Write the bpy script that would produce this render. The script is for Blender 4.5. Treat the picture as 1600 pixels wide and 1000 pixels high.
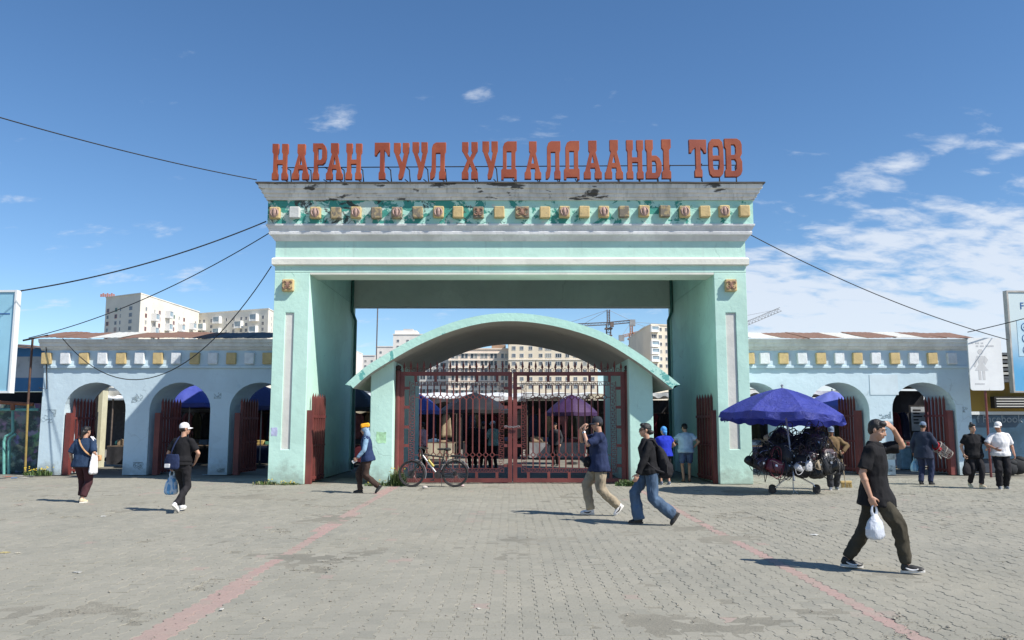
import bpy, bmesh, math, random
import numpy as np
from mathutils import Vector, Matrix, Quaternion, noise
R = math.radians
random.seed(11)
for o in list(bpy.data.objects):
    bpy.data.objects.remove(o)
scene = bpy.context.scene
COL = scene.collection

# ------------------------------------------------------------------ camera, sky, sun, exposure
FPX, PITCH, CAMZ = 1290.0, R(7.07), 1.62
cam_data = bpy.data.cameras.new('camera')
cam_data.sensor_width = 36.0
cam_data.lens = FPX / 1600 * 36
cam_data.clip_end = 6000
cam = bpy.data.objects.new('camera', cam_data)
cam.location = (0, 0, CAMZ)
cam.rotation_euler = (R(90) + PITCH, 0, 0)
COL.objects.link(cam)
scene.camera = cam

SUN_DIR = Vector((1.30, -0.72, 1.60)).normalized()      # towards the sun
SUN_EL = math.asin(SUN_DIR.z)
SUN_AZ = math.atan2(SUN_DIR.x, SUN_DIR.y)
sun_data = bpy.data.lights.new('sun', 'SUN')
sun_data.energy = 4.6
sun_data.angle = R(0.53)
sun_data.color = (1.0, 0.95, 0.87)
sun = bpy.data.objects.new('sun', sun_data)
sun.rotation_euler = (-SUN_DIR).to_track_quat('-Z', 'Y').to_euler()
sun.location = (20, -20, 40)
COL.objects.link(sun)

scene.view_settings.view_transform = 'Standard'
scene.view_settings.look = 'None'
scene.view_settings.gamma = 1.0
scene.view_settings.use_curve_mapping = False
scene.view_settings.exposure = 0.50
scene.cycles.max_bounces = 6
scene.cycles.diffuse_bounces = 3
scene.cycles.transparent_max_bounces = 8
scene.cycles.use_denoising = True

def ray(px, py):
    dx = (px - 800) / FPX; dy = (500 - py) / FPX
    return Vector((dx, math.cos(PITCH) - dy * math.sin(PITCH), math.sin(PITCH) + dy * math.cos(PITCH)))
world = bpy.data.worlds.new('World')
scene.world = world
world.use_nodes = True
_nt = world.node_tree
for _n in list(_nt.nodes):
    _nt.nodes.remove(_n)
def _wn(t, **kw):
    n = _nt.nodes.new(t)
    for k, v in kw.items():
        setattr(n, k, v)
    return n
def _wl(a, b):
    _nt.links.new(a, b)
def _wmath(op, a, b=None, c=None, clamp=False):
    n = _wn('ShaderNodeMath', operation=op, use_clamp=clamp)
    for i, v in enumerate((a, b, c)):
        if v is None:
            continue
        if isinstance(v, (int, float)):
            n.inputs[i].default_value = v
        else:
            _wl(v, n.inputs[i])
    return n.outputs[0]
_sky = _wn('ShaderNodeTexSky', sky_type='NISHITA', sun_disc=False)
_sky.sun_elevation = SUN_EL
_sky.sun_rotation = SUN_AZ
_sky.altitude = 1300
_sky.air_density = 1.0
_sky.dust_density = 0.15
_sky.ozone_density = 2.6
_hs = _wn('ShaderNodeHueSaturation')
_hs.inputs['Saturation'].default_value = 1.16
_wl(_sky.outputs[0], _hs.inputs['Color'])
# a layer of thin broken cloud, laid out on a plane high above the place
_tc = _wn('ShaderNodeTexCoord')
_sep = _wn('ShaderNodeSeparateXYZ')
_wl(_tc.outputs['Generated'], _sep.inputs[0])
_zc = _wmath('MAXIMUM', _sep.outputs[2], 0.0)
_zz = _wmath('ADD', _zc, 0.30)
_u = _wmath('DIVIDE', _sep.outputs[0], _zz)
_v = _wmath('DIVIDE', _sep.outputs[1], _zz)
_comb = _wn('ShaderNodeCombineXYZ')
_wl(_u, _comb.inputs[0]); _wl(_v, _comb.inputs[1])
_map = _wn('ShaderNodeMapping')
_map.inputs['Rotation'].default_value = (0, 0, R(-18))
_map.inputs['Scale'].default_value = (0.9, 1.5, 1)
_map.inputs['Location'].default_value = (3.7, 1.9, 0)
_wl(_comb.outputs[0], _map.inputs[0])
def _wnoise(scale, detail, rough, dist):
    n = _wn('ShaderNodeTexNoise')
    n.inputs['Scale'].default_value = scale; n.inputs['Detail'].default_value = detail
    n.inputs['Roughness'].default_value = rough; n.inputs['Distortion'].default_value = dist
    _wl(_map.outputs[0], n.inputs['Vector'])
    return n.outputs[0]
def _wramp(v, a, b, lo=0.0, hi=1.0):
    n = _wn('ShaderNodeMapRange'); n.interpolation_type = 'SMOOTHSTEP'
    _wl(v, n.inputs[0])
    for i_, x_ in enumerate((a, b, lo, hi)):
        n.inputs[i_ + 1].default_value = x_
    return n.outputs[0]
_cells = _wnoise(11.0, 8, 0.58, 0.25)           # small broken lumps
_broad = _wnoise(2.6, 5, 0.5, 0.3)              # where the layer is thick or thin
_field = _wmath('ADD', _wmath('MULTIPLY', _cells, 0.55), _wmath('MULTIPLY', _broad, 0.45))
# cloud bank low in the sky, thicker to the east (right of the gateway)
_az = _wmath('DIVIDE', _sep.outputs[0], _wmath('MAXIMUM', _wmath('ABSOLUTE', _sep.outputs[1]), 0.05))
_bank = _wramp(_az, 0.02, 0.34)
_low = _wramp(_sep.outputs[2], 0.29, 0.14)
_cov = _wmath('MULTIPLY', _low, _wmath('MULTIPLY_ADD', _bank, 0.23, 0.055))
# a few separate wisps higher up
for _px, _py, _sx, _sz, _amt in ((532, 187, 0.034, 0.016, 0.20), (745, 140, 0.020, 0.016, 0.13), (648, 152, 0.022, 0.012, 0.11), (1420, 252, 0.075, 0.020, 0.17), (1575, 243, 0.030, 0.012, 0.17),
                                 (270, 345, 0.05, 0.02, 0.09), (380, 418, 0.08, 0.03, 0.09)):
    _dr = ray(_px, _py).normalized()
    _dx = _wmath('DIVIDE', _wmath('SUBTRACT', _sep.outputs[0], _dr.x), _sx)
    _dz = _wmath('DIVIDE', _wmath('SUBTRACT', _sep.outputs[2], _wmath('MULTIPLY_ADD', _wmath('SUBTRACT', _sep.outputs[0], _dr.x), 0.28, _dr.z)), _sz)
    _q = _wmath('ADD', _wmath('MULTIPLY', _dx, _dx), _wmath('MULTIPLY', _dz, _dz))
    _g = _wmath('MULTIPLY', _wmath('MULTIPLY', _wmath('EXPONENT', _wmath('MULTIPLY', _q, -1.0)), _amt), _wmath('GREATER_THAN', _sep.outputs[1], 0.0))
    _cov = _wmath('ADD', _cov, _g)
_d = _wmath('SUBTRACT', _field, _wmath('SUBTRACT', 0.665, _cov))
_maskv = _wramp(_d, -0.055, 0.13, 0.0, 0.80)
_mix = _wn('ShaderNodeMix', data_type='RGBA')
_wl(_maskv, _mix.inputs['Factor'])
_wl(_hs.outputs[0], _mix.inputs['A'])
_mix.inputs['B'].default_value = (5.6, 6.0, 6.6, 1)
_bg = _wn('ShaderNodeBackground')
_bg.inputs['Strength'].default_value = 0.105
_wl(_mix.outputs['Result'], _bg.inputs['Color'])
_out = _wn('ShaderNodeOutputWorld')
_wl(_bg.outputs[0], _out.inputs[0])

# ------------------------------------------------------------------ placing helpers
def at(px, py, Y):
    d = ray(px, py); t = Y / d.y
    return Vector((d.x * t, Y, CAMZ + d.z * t))
def gnd(px, py, z=0.0):
    d = ray(px, py); t = (z - CAMZ) / d.z
    return Vector((d.x * t, d.y * t, z))
def zat(py, Y):
    return at(800, py, Y).z
def xat(px, py, Y):
    return at(px, py, Y).x

# ------------------------------------------------------------------ materials
def s2l(c):
    return tuple(((v / 255) / 12.92 if v / 255 <= 0.04045 else ((v / 255 + 0.055) / 1.055) ** 2.4) for v in c)
MATS = {}
class NT:
    def __init__(self, name):
        self.m = bpy.data.materials.new(name); self.m.use_nodes = True
        self.t = self.m.node_tree
        self.b = self.t.nodes['Principled BSDF']
    def n(self, typ, **kw):
        n = self.t.nodes.new(typ)
        for k, v in kw.items():
            setattr(n, k, v)
        return n
    def l(self, a, b):
        self.t.links.new(a, b)
    def coord(self, which='Object', scale=(1, 1, 1), loc=(0, 0, 0)):
        tc = self.n('ShaderNodeTexCoord'); mp = self.n('ShaderNodeMapping')
        mp.inputs['Scale'].default_value = scale; mp.inputs['Location'].default_value = loc
        self.l(tc.outputs[which], mp.inputs[0])
        return mp.outputs[0]
    def wpos(self, scale=(1, 1, 1), loc=(0, 0, 0)):
        g = self.n('ShaderNodeNewGeometry'); mp = self.n('ShaderNodeMapping')
        mp.inputs['Scale'].default_value = scale; mp.inputs['Location'].default_value = loc
        self.l(g.outputs['Position'], mp.inputs[0])
        return mp.outputs[0]
    def noise(self, vec, scale, detail=5, rough=0.55, dist=0.0):
        n = self.n('ShaderNodeTexNoise')
        n.inputs['Scale'].default_value = scale; n.inputs['Detail'].default_value = detail
        n.inputs['Roughness'].default_value = rough; n.inputs['Distortion'].default_value = dist
        self.l(vec, n.inputs['Vector'])
        return n.outputs[0]
    def ramp(self, v, lo, hi, a=0.0, b=1.0):
        n = self.n('ShaderNodeMapRange'); n.interpolation_type = 'SMOOTHSTEP'
        self.l(v, n.inputs[0])
        n.inputs[1].default_value = lo; n.inputs[2].default_value = hi
        n.inputs[3].default_value = a; n.inputs[4].default_value = b
        return n.outputs[0]
    def math(self, op, a, b):
        n = self.n('ShaderNodeMath', operation=op)
        for i, v in enumerate((a, b)):
            if isinstance(v, (int, float)):
                n.inputs[i].default_value = v
            else:
                self.l(v, n.inputs[i])
        return n.outputs[0]
    def mix(self, f, a, b, blend='MIX'):
        n = self.n('ShaderNodeMix', data_type='RGBA', blend_type=blend)
        if isinstance(f, (int, float)):
            n.inputs['Factor'].default_value = f
        else:
            self.l(f, n.inputs['Factor'])
        for k, v in (('A', a), ('B', b)):
            if isinstance(v, tuple):
                n.inputs[k].default_value = (*v[:3], 1)
            else:
                self.l(v, n.inputs[k])
        return n.outputs['Result']
    def bump(self, h, strength=0.3, dist=0.02):
        n = self.n('ShaderNodeBump')
        n.inputs['Strength'].default_value = strength; n.inputs['Distance'].default_value = dist
        self.l(h, n.inputs['Height'])
        self.l(n.outputs[0], self.b.inputs['Normal'])
    def color(self, c):
        if isinstance(c, tuple):
            self.b.inputs['Base Color'].default_value = (*c[:3], 1)
        else:
            self.l(c, self.b.inputs['Base Color'])
    def rough(self, r):
        if isinstance(r, (int, float)):
            self.b.inputs['Roughness'].default_value = r
        else:
            self.l(r, self.b.inputs['Roughness'])

def dk(c, f):
    return tuple(v * f for v in c)

def plain(name, c, rough=0.6, var=0.18, scale=6.0, bump=0.15, metal=0.0, bscale=None, coord='Object', bdist=0.01, spec=0.5):
    """paint, cloth or metal with a little uneven tone and relief"""
    if name in MATS:
        return MATS[name]
    t = NT(name)
    v = t.coord(coord)
    n = t.noise(v, scale, 6, 0.6)
    t.color(t.mix(t.ramp(n, 0.3, 0.7), dk(c, 1 - var), tuple(min(1, x * (1 + var)) for x in c)))
    t.rough(t.ramp(n, 0.25, 0.75, max(0.03, rough - 0.1), min(1, rough + 0.1)))
    t.b.inputs['Metallic'].default_value = metal
    t.b.inputs['Specular IOR Level'].default_value = spec
    if bump:
        t.bump(t.noise(v, bscale or scale * 6, 4, 0.6), bump, bdist)
    MATS[name] = t.m
    return t.m

def plaster(name, c, dirt=(0.22, 0.22, 0.19), patch=None, patch_amt=0.6, dirt_amt=0.25, streak=0.3, base_wear=True):
    """old painted render: tone drift, hairline stains, rain streaks, flaked patches, scuffed foot"""
    if name in MATS:
        return MATS[name]
    t = NT(name)
    p = t.wpos()
    big = t.noise(p, 0.55, 6, 0.6, 0.4)
    col = t.mix(t.ramp(big, 0.3, 0.7), dk(c, 0.86), c)
    fine = t.noise(p, 5.0, 7, 0.62)
    col = t.mix(t.ramp(fine, 0.5, 0.8, 0, dirt_amt), col, dk(c, 0.62))
    st = t.noise(t.wpos((7, 7, 0.35)), 1.0, 5, 0.6, 0.2)
    stm = t.ramp(st, 0.56, 0.76, 0, streak)
    col = t.mix(stm, col, dirt)
    spk = t.noise(p, 2.3, 10, 0.72, 0.6)
    m = t.ramp(spk, 0.645, 0.665, 0, patch_amt)
    col = t.mix(m, col, patch or dk(c, 0.55))
    vo = t.n('ShaderNodeTexVoronoi', feature='DISTANCE_TO_EDGE'); vo.inputs['Scale'].default_value = 0.55
    vm = t.n('ShaderNodeVectorMath', operation='ADD'); nz = t.n('ShaderNodeTexNoise'); nz.inputs['Scale'].default_value = 1.6; nz.inputs['Detail'].default_value = 7; t.l(p, nz.inputs['Vector'])
    t.l(p, vm.inputs[0]); t.l(nz.outputs['Color'], vm.inputs[1]); t.l(vm.outputs[0], vo.inputs['Vector'])
    ck = t.math('MULTIPLY', t.ramp(vo.outputs['Distance'], 0.012, 0.002), t.ramp(t.noise(p, 0.45, 3), 0.54, 0.64, 0, 0.30))
    col = t.mix(ck, col, dk(c, 0.38))
    rep = t.noise(t.wpos((0.5, 0.5, 0.8), (4, 4, 4)), 0.9, 3, 0.4)
    col = t.mix(t.ramp(rep, 0.60, 0.612, 0, 0.30), col, tuple(min(1, x * 1.05 + 0.04) for x in c))
    if base_wear:                                   # splashes and scuffs on the lowest half metre, ragged
        sx = t.n('ShaderNodeSeparateXYZ'); t.l(p, sx.inputs[0])
        hgt = t.math('ADD', sx.outputs[2], t.math('MULTIPLY', t.noise(p, 2.6, 8, 0.7), -1.5))
        bm_ = t.ramp(hgt, -0.20, -0.75, 0, 0.5)
        col = t.mix(bm_, col, (0.20, 0.20, 0.165))
    t.color(col)
    t.rough(0.85)
    h = t.math('ADD', t.math('MULTIPLY', t.noise(p, 9, 8, 0.65), 0.6), t.math('MULTIPLY', t.noise(p, 1.4, 3), 1.2))
    h = t.math('ADD', h, t.math('MULTIPLY', m, -0.35)); h = t.math('ADD', h, t.math('MULTIPLY', ck, -0.5))
    t.bump(h, 0.45, 0.03)
    MATS[name] = t.m
    return t.m

# ------------------------------------------------------------------ mesh building
_ico_cache = {}
def ico(sub):
    if sub not in _ico_cache:
        bm = bmesh.new(); bmesh.ops.create_icosphere(bm, subdivisions=sub, radius=1.0)
        bm.verts.ensure_lookup_table()
        _ico_cache[sub] = (np.array([v.co[:] for v in bm.verts]), [tuple(v.index for v in f.verts) for f in bm.faces])
        bm.free()
    return _ico_cache[sub]

def frame_from(d):
    d = Vector(d).normalized()
    a = Vector((0, 0, 1)) if abs(d.z) < 0.9 else Vector((1, 0, 0))
    x = d.cross(a).normalized(); y = d.cross(x).normalized()
    return x, y, d

class MB:
    def __init__(self):
        self.v = []; self.f = []; self.mi = []; self.cur = 0
    def add(self, vs, fs):
        o = len(self.v)
        self.v.extend([tuple(p) for p in vs])
        self.f.extend([tuple(i + o for i in f) for f in fs])
        self.mi.extend([self.cur] * len(fs))
        return self
    def box(self, lo, hi, M=None):
        x0, y0, z0 = lo; x1, y1, z1 = hi
        vs = [(x0, y0, z0), (x1, y0, z0), (x1, y1, z0), (x0, y1, z0), (x0, y0, z1), (x1, y0, z1), (x1, y1, z1), (x0, y1, z1)]
        if M is not None:
            vs = [tuple(M @ Vector(p)) for p in vs]
        return self.add(vs, [(0, 3, 2, 1), (4, 5, 6, 7), (0, 1, 5, 4), (1, 2, 6, 5), (2, 3, 7, 6), (3, 0, 4, 7)])
    def cbox(self, lo, hi, c=0.01, M=None):
        """box with chamfered edges"""
        lo = Vector(lo); hi = Vector(hi); ctr = (lo + hi) / 2; h = (hi - lo) / 2
        c = min(c, h.x * 0.45, h.y * 0.45, h.z * 0.45)
        vs = []; idx = {}
        for sx in (-1, 1):
            for sy in (-1, 1):
                for sz in (-1, 1):
                    for ax in range(3):
                        p = [sx * (h.x - c), sy * (h.y - c), sz * (h.z - c)]
                        p[ax] = (sx, sy, sz)[ax] * h[ax]
                        idx[(sx, sy, sz, ax)] = len(vs)
                        q = ctr + Vector(p)
                        vs.append(tuple(M @ q) if M is not None else tuple(q))
        fs = []
        g = lambda s, ax: idx[(s[0], s[1], s[2], ax)]
        for ax in range(3):
            a, b = [k for k in range(3) if k != ax]
            for s in (-1, 1):
                q = []
                for sa, sb in ((-1, -1), (1, -1), (1, 1), (-1, 1)):
                    t = [0, 0, 0]; t[ax] = s; t[a] = sa; t[b] = sb
                    q.append(g(t, ax))
                flip = (s == 1) == (ax == 1)
                fs.append(tuple(reversed(q)) if flip else tuple(q))
        for ax in range(3):          # edges along ax
            a, b = [k for k in range(3) if k != ax]
            for sa in (-1, 1):
                for sb in (-1, 1):
                    t0 = [0, 0, 0]; t1 = [0, 0, 0]
                    t0[ax] = -1; t1[ax] = 1
                    for t in (t0, t1):
                        t[a] = sa; t[b] = sb
                    q = [g(t0, a), g(t1, a), g(t1, b), g(t0, b)]
                    if (sa * sb == 1) == (ax != 1):
                        q.reverse()
                    fs.append(tuple(q))
        for sx in (-1, 1):
            for sy in (-1, 1):
                for sz in (-1, 1):
                    q = [idx[(sx, sy, sz, k)] for k in range(3)]
                    if sx * sy * sz < 0:
                        q.reverse()
                    fs.append(tuple(q))
        return self.add(vs, fs)
    def cyl(self, p0, p1, r0, r1=None, n=10, cap=True):
        r1 = r0 if r1 is None else r1
        p0 = Vector(p0); p1 = Vector(p1)
        x, y, d = frame_from(p1 - p0)
        vs = []
        for p, r in ((p0, r0), (p1, r1)):
            for i in range(n):
                a = 2 * math.pi * i / n
                vs.append(p + x * (math.cos(a) * r) + y * (math.sin(a) * r))
        fs = [(i, i + n, (i + 1) % n + n, (i + 1) % n) for i in range(n)]
        if cap:
            fs += [tuple(range(n)), tuple(reversed(range(n, 2 * n)))]
        return self.add(vs, fs)
    def tube(self, pts, r, n=7, cap=True, closed=False):
        pts = [Vector(p) for p in pts]
        rs = r if isinstance(r, (list, tuple)) else [r] * len(pts)
        m = len(pts); vs = []; px = None
        for i, p in enumerate(pts):
            if closed:
                d = pts[(i + 1) % m] - pts[i - 1]
            else:
                d = pts[min(i + 1, m - 1)] - pts[max(i - 1, 0)]
            d.normalize()
            if px is None:
                x, y, _ = frame_from(d)
            else:
                x = (px - d * px.dot(d))
                x = x.normalized() if x.length > 1e-6 else frame_from(d)[0]
                y = d.cross(x)
            px = x
            y = d.cross(x)
            for k in range(n):
                a = 2 * math.pi * k / n
                vs.append(p + x * (math.cos(a) * rs[i]) + y * (math.sin(a) * rs[i]))
        fs = []
        for i in range(m if closed else m - 1):
            j = (i + 1) % m
            for k in range(n):
                fs.append((i * n + k, i * n + (k + 1) % n, j * n + (k + 1) % n, j * n + k))
        if cap and not closed:
            fs += [tuple(reversed(range(n))), tuple(range((m - 1) * n, m * n))]
        return self.add(vs, fs)
    def ell(self, c, r, M=None, sub=2):
        V, F = ico(sub)
        if isinstance(r, (int, float)):
            r = (r, r, r)
        V = V * np.array(r)
        if M is not None:
            V = V @ np.array(M.to_3x3()).T
        V = V + np.array(c)
        return self.add(V.tolist(), F)
    def lathe(self, prof, c=(0, 0, 0), n=20, capb=True, capt=True):
        vs = []; m = len(prof)
        for r, z in prof:
            for k in range(n):
                a = 2 * math.pi * k / n
                vs.append((c[0] + r * math.cos(a), c[1] + r * math.sin(a), c[2] + z))
        fs = []
        for i in range(m - 1):
            for k in range(n):
                fs.append((i * n + k, i * n + (k + 1) % n, (i + 1) * n + (k + 1) % n, (i + 1) * n + k))
        if capb:
            fs.append(tuple(reversed(range(n))))
        if capt:
            fs.append(tuple(range((m - 1) * n, m * n)))
        return self.add(vs, fs)
    def loft(self, rings, cap=True):
        """rings: lists of points, equal length"""
        n = len(rings[0]); vs = [p for r in rings for p in r]; fs = []
        for i in range(len(rings) - 1):
            for k in range(n):
                fs.append((i * n + k, i * n + (k + 1) % n, (i + 1) * n + (k + 1) % n, (i + 1) * n + k))
        if cap:
            fs += [tuple(reversed(range(n))), tuple(range((len(rings) - 1) * n, len(rings) * n))]
        return self.add(vs, fs)
    def grid(self, fn, nu, nv, thick=None):
        """sheet fn(u,v)->point; thick: vector or None"""
        vs = [fn(i / nu, j / nv) for j in range(nv + 1) for i in range(nu + 1)]
        fs = [(j * (nu + 1) + i, j * (nu + 1) + i + 1, (j + 1) * (nu + 1) + i + 1, (j + 1) * (nu + 1) + i) for j in range(nv) for i in range(nu)]
        if thick is None:
            return self.add(vs, fs)
        t = Vector(thick); N = len(vs)
        vs2 = [Vector(p) + t for p in vs]
        fs2 = [tuple(reversed([i + N for i in f])) for f in fs]
        rim = [i for i in range(nu + 1)] + [(j + 1) * (nu + 1) - 1 for j in range(1, nv + 1)] + \
              [nv * (nu + 1) + i for i in range(nu - 1, -1, -1)] + [j * (nu + 1) for j in range(nv - 1, 0, -1)]
        side = [(rim[(k + 1) % len(rim)], rim[k], rim[k] + N, rim[(k + 1) % len(rim)] + N) for k in range(len(rim))]
        return self.add(list(vs) + vs2, fs + fs2 + side)
    def prism(self, poly, fn, d0, d1):
        """extrude 2-D polygon; fn(u,v,d)->point"""
        n = len(poly)
        vs = [fn(u, v, d0) for u, v in poly] + [fn(u, v, d1) for u, v in poly]
        fs = [tuple(range(n)), tuple(reversed(range(n, 2 * n)))] + [((i + 1) % n, i, i + n, (i + 1) % n + n) for i in range(n)]
        return self.add(vs, fs)
    def mesh(self, name, mats, smooth=False, off=None, fix=True):
        me = bpy.data.meshes.new(name)
        vs = self.v
        if off is not None:
            vs = [(p[0] - off[0], p[1] - off[1], p[2] - off[2]) for p in vs]
        me.from_pydata([tuple(p) for p in vs], [], self.f)
        if not isinstance(mats, (list, tuple)):
            mats = [mats]
        for m in mats:
            me.materials.append(m)
        if len(mats) > 1:
            me.polygons.foreach_set('material_index', self.mi)
        if fix:
            bm = bmesh.new(); bm.from_mesh(me)
            bmesh.ops.recalc_face_normals(bm, faces=bm.faces)
            bm.to_mesh(me); bm.free()
        if smooth:
            me.polygons.foreach_set('use_smooth', [True] * len(me.polygons))
            if smooth != 'all':
                me.set_sharp_from_angle(angle=R(38))
        me.update()
        return me
    def build(self, name, mats, parent=None, smooth=False, world=True, fix=True):
        """one mesh object; coordinates in world space (world) or in the parent's space"""
        off = None
        if parent is not None and world:
            off = root_of(parent).location
        ob = bpy.data.objects.new(name, self.mesh(name, mats, smooth, off, fix))
        COL.objects.link(ob)
        if parent is not None:
            ob.parent = parent
        return ob

def root_of(o):
    while o.parent is not None:
        o = o.parent
    return o
def tag(o, label=None, cat=None, group=None, kind=None):
    if label: o['label'] = label
    if cat: o['category'] = cat
    if group: o['group'] = group
    if kind: o['kind'] = kind
    return o
def thing(name, label, cat, loc=(0, 0, 0), rotz=0.0, group=None):
    o = bpy.data.objects.new(name, None)
    COL.objects.link(o)
    o.empty_display_size = 0.2
    o.location = loc; o.rotation_euler = (0, 0, rotz)
    return tag(o, label, cat, group)
def inst(name, me, parent=None, loc=(0, 0, 0), rot=None, scale=None):
    o = bpy.data.objects.new(name, me)
    COL.objects.link(o)
    if parent is not None:
        o.parent = parent
    o.location = loc
    if rot is not None:
        o.rotation_euler = rot
    if scale is not None:
        o.scale = scale
    return o
def copy_tree(o, parent=None):
    c = o.copy(); COL.objects.link(c)
    if parent is not None:
        c.parent = parent
    for ch in list(o.children):
        copy_tree(ch, c)
    return c
def catenary(a, b, sag, n=24):
    a = Vector(a); b = Vector(b)
    return [a.lerp(b, i / n) - Vector((0, 0, sag * 4 * (i / n) * (1 - i / n))) for i in range(n + 1)]
def bevel(o, w=0.012, seg=2):
    m = o.modifiers.new('bevel', 'BEVEL'); m.width = w; m.segments = seg; m.limit_method = 'ANGLE'; m.angle_limit = R(40)
    return o

def cloth_mat(name, c, rough=0.85, var=0.18, weave=0.25):
    if name in MATS: return MATS[name]
    t = NT(name)
    v = t.coord('Object')
    n = t.noise(v, 5, 5, 0.6)
    col = t.mix(t.ramp(n, 0.3, 0.7), dk(c, 1 - var), tuple(min(1, x * (1 + var)) for x in c))
    t.color(col); t.rough(rough)
    t.b.inputs['Specular IOR Level'].default_value = 0.2
    folds = t.noise(t.coord('Object', (1, 1, 0.55)), 16, 3, 0.5, 0.8)
    t.bump(t.math('ADD', folds, t.math('MULTIPLY', t.noise(v, 260, 2), 0.12)), weave, 0.03)
    MATS[name] = t.m
    return t.m
# ------------------------------------------------------------------ ground
def ground_mat():
    t = NT('packed_dirt_and_asphalt')
    p = t.wpos()
    n = t.noise(p, 0.5, 8, 0.62, 0.3)
    c = t.mix(t.ramp(n, 0.3, 0.7), (0.16, 0.15, 0.125), (0.255, 0.24, 0.195))
    c = t.mix(t.ramp(t.noise(p, 14, 6, 0.7), 0.45, 0.75, 0, 0.5), c, (0.12, 0.115, 0.10))
    t.color(c); t.rough(0.95)
    t.bump(t.noise(p, 22, 8, 0.7), 0.5, 0.02)
    return t.m
M_GROUND = ground_mat()
b = MB()
b.add([(-2500, -300, -0.024), (2500, -300, -0.024), (2500, 4000, -0.024), (-2500, 4000, -0.024)], [(0, 1, 2, 3)])
tag(b.build('ground', M_GROUND, fix=False), 'grey packed dirt and asphalt ground', kind='structure')

def sand_mat():
    t = NT('jointing_sand')
    p = t.wpos()
    n = t.noise(p, 0.7, 6, 0.6)
    c = t.mix(t.ramp(n, 0.3, 0.7), (0.20, 0.19, 0.152), (0.29, 0.27, 0.215))
    c = t.mix(t.ramp(t.noise(p, 60, 4, 0.7), 0.4, 0.7, 0, 0.6), c, (0.10, 0.097, 0.085))
    t.color(c); t.rough(0.97)
    t.bump(t.noise(p, 90, 5, 0.7), 0.6, 0.01)
    return t.m
M_SAND = sand_mat()

def paver_mat():
    t = NT('concrete_paver')
    at_ = t.n('ShaderNodeAttribute'); at_.attribute_name = 'tone'
    sep = t.n('ShaderNodeSeparateColor'); t.l(at_.outputs['Color'], sep.inputs[0])
    p = t.wpos()
    base = t.mix(sep.outputs[0], (0.226, 0.220, 0.184), (0.330, 0.310, 0.254))
    base = t.mix(sep.outputs[1], base, (0.40, 0.245, 0.225))
    big = t.noise(p, 0.35, 6, 0.6, 0.4)
    base = t.mix(t.ramp(big, 0.35, 0.7, 0, 0.45), base, (0.285, 0.268, 0.212))
    grain = t.noise(p, 45, 6, 0.7)
    base = t.mix(t.ramp(grain, 0.45, 0.75, 0, 0.45), base, (0.15, 0.15, 0.13))
    spots = t.noise(p, 6.5, 8, 0.7, 0.5)
    base = t.mix(t.ramp(spots, 0.62, 0.72, 0, 0.4), base, (0.13, 0.13, 0.115))
    dust = t.noise(p, 1.7, 7, 0.62)
    base = t.mix(t.ramp(dust, 0.54, 0.72, 0, 0.55), base, (0.315, 0.298, 0.245))
    t.color(base); t.rough(0.9)
    t.bump(t.math('ADD', grain, t.math('MULTIPLY', spots, 0.8)), 0.45, 0.012)
    return t.m
M_PAVER = paver_mat()

# double-T interlocking pavers: columns 0.14 m apart, blocks 0.2 m long, every other column shifted by half a block
PX, PL = 0.14, 0.20
OUT = [(-.0825, -.1), (.0825, -.1), (.0825, -.06), (.0575, -.04), (.0575, .04), (.0825, .06), (.0825, .1),
       (-.0825, .1), (-.0825, .06), (-.0575, .04), (-.0575, -.04), (-.0825, -.06)]
def inset(poly, d):
    out = []
    n = len(poly)
    for i in range(n):
        a, p, c = Vector(poly[i - 1]), Vector(poly[i]), Vector(poly[(i + 1) % n])
        e1 = (p - a).normalized(); e2 = (c - p).normalized()
        n1 = Vector((-e1.y, e1.x)); n2 = Vector((-e2.y, e2.x))
        m = (n1 + n2); m = m / max(0.35, m.dot(m) / 2)
        q = p + m * d
        out.append((q.x, q.y))
    return out
TOPO = inset(OUT, 0.0038); BOTO = inset(OUT, 0.0010)
Y0, Y1 = 4.6, 24.6
cells = []
for j in range(int(-24 / PX), int(24 / PX)):
    cx = j * PX
    for i in range(int(Y0 / PL), int(Y1 / PL)):
        cy = i * PL + (PL / 2 if j % 2 else 0)
        if abs(cx) > 0.64 * cy + 1.6:
            continue
        # skip under the gateway and its side walls
        if cy > 21.9 and (4.9 < abs(cx) < 6.6 or 2.7 < abs(cx) < 4.2):
            if cy > 22.15:
                continue
        cells.append((cx, cy))
rng = np.random.default_rng(5)
keep = []
for cx, cy in cells:
    w = noise.noise((cx * 0.42, cy * 0.42, 3.3))
    w2 = noise.noise((cx * 2.1, cy * 2.1, 9.1))
    sink = 0.0
    if w + 0.75 * w2 > 0.70:
        sink = -0.003 - 0.012 * rng.random()          # broken or washed-out patches
        if rng.random() < 0.30:
            continue
    tone = 0.5 + 0.38 * noise.noise((cx * 0.8, cy * 0.8, 1.0)) + rng.normal(0, 0.13)
    pink = 0.0
    for X in (-2.575 - 0.0212 * cy, 3.12):
        if abs(cx - X) < 0.100:
            pink = 0.68 + 0.18 * rng.random()
            if rng.random() < 0.03 or (noise.noise((cx, cy * 0.5, 7)) > 0.55): pink *= 0.65
    if pink == 0 and noise.noise((cx * 0.9, cy * 0.9, 5.0)) > 0.60 and rng.random() < 0.6:
        pink = 0.35 * rng.random()
    if rng.random() < 0.006: pink = max(pink, 0.4)
    keep.append((cx, cy, sink + rng.normal(0, 0.0016) + 0.010 * noise.noise((cx * 0.5, cy * 0.5, 2.0)) - 0.002, min(1, max(0, tone)), pink,
                 rng.normal(0, 0.011), rng.normal(0, 0.011), rng.normal(0, 0.012)))
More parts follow.
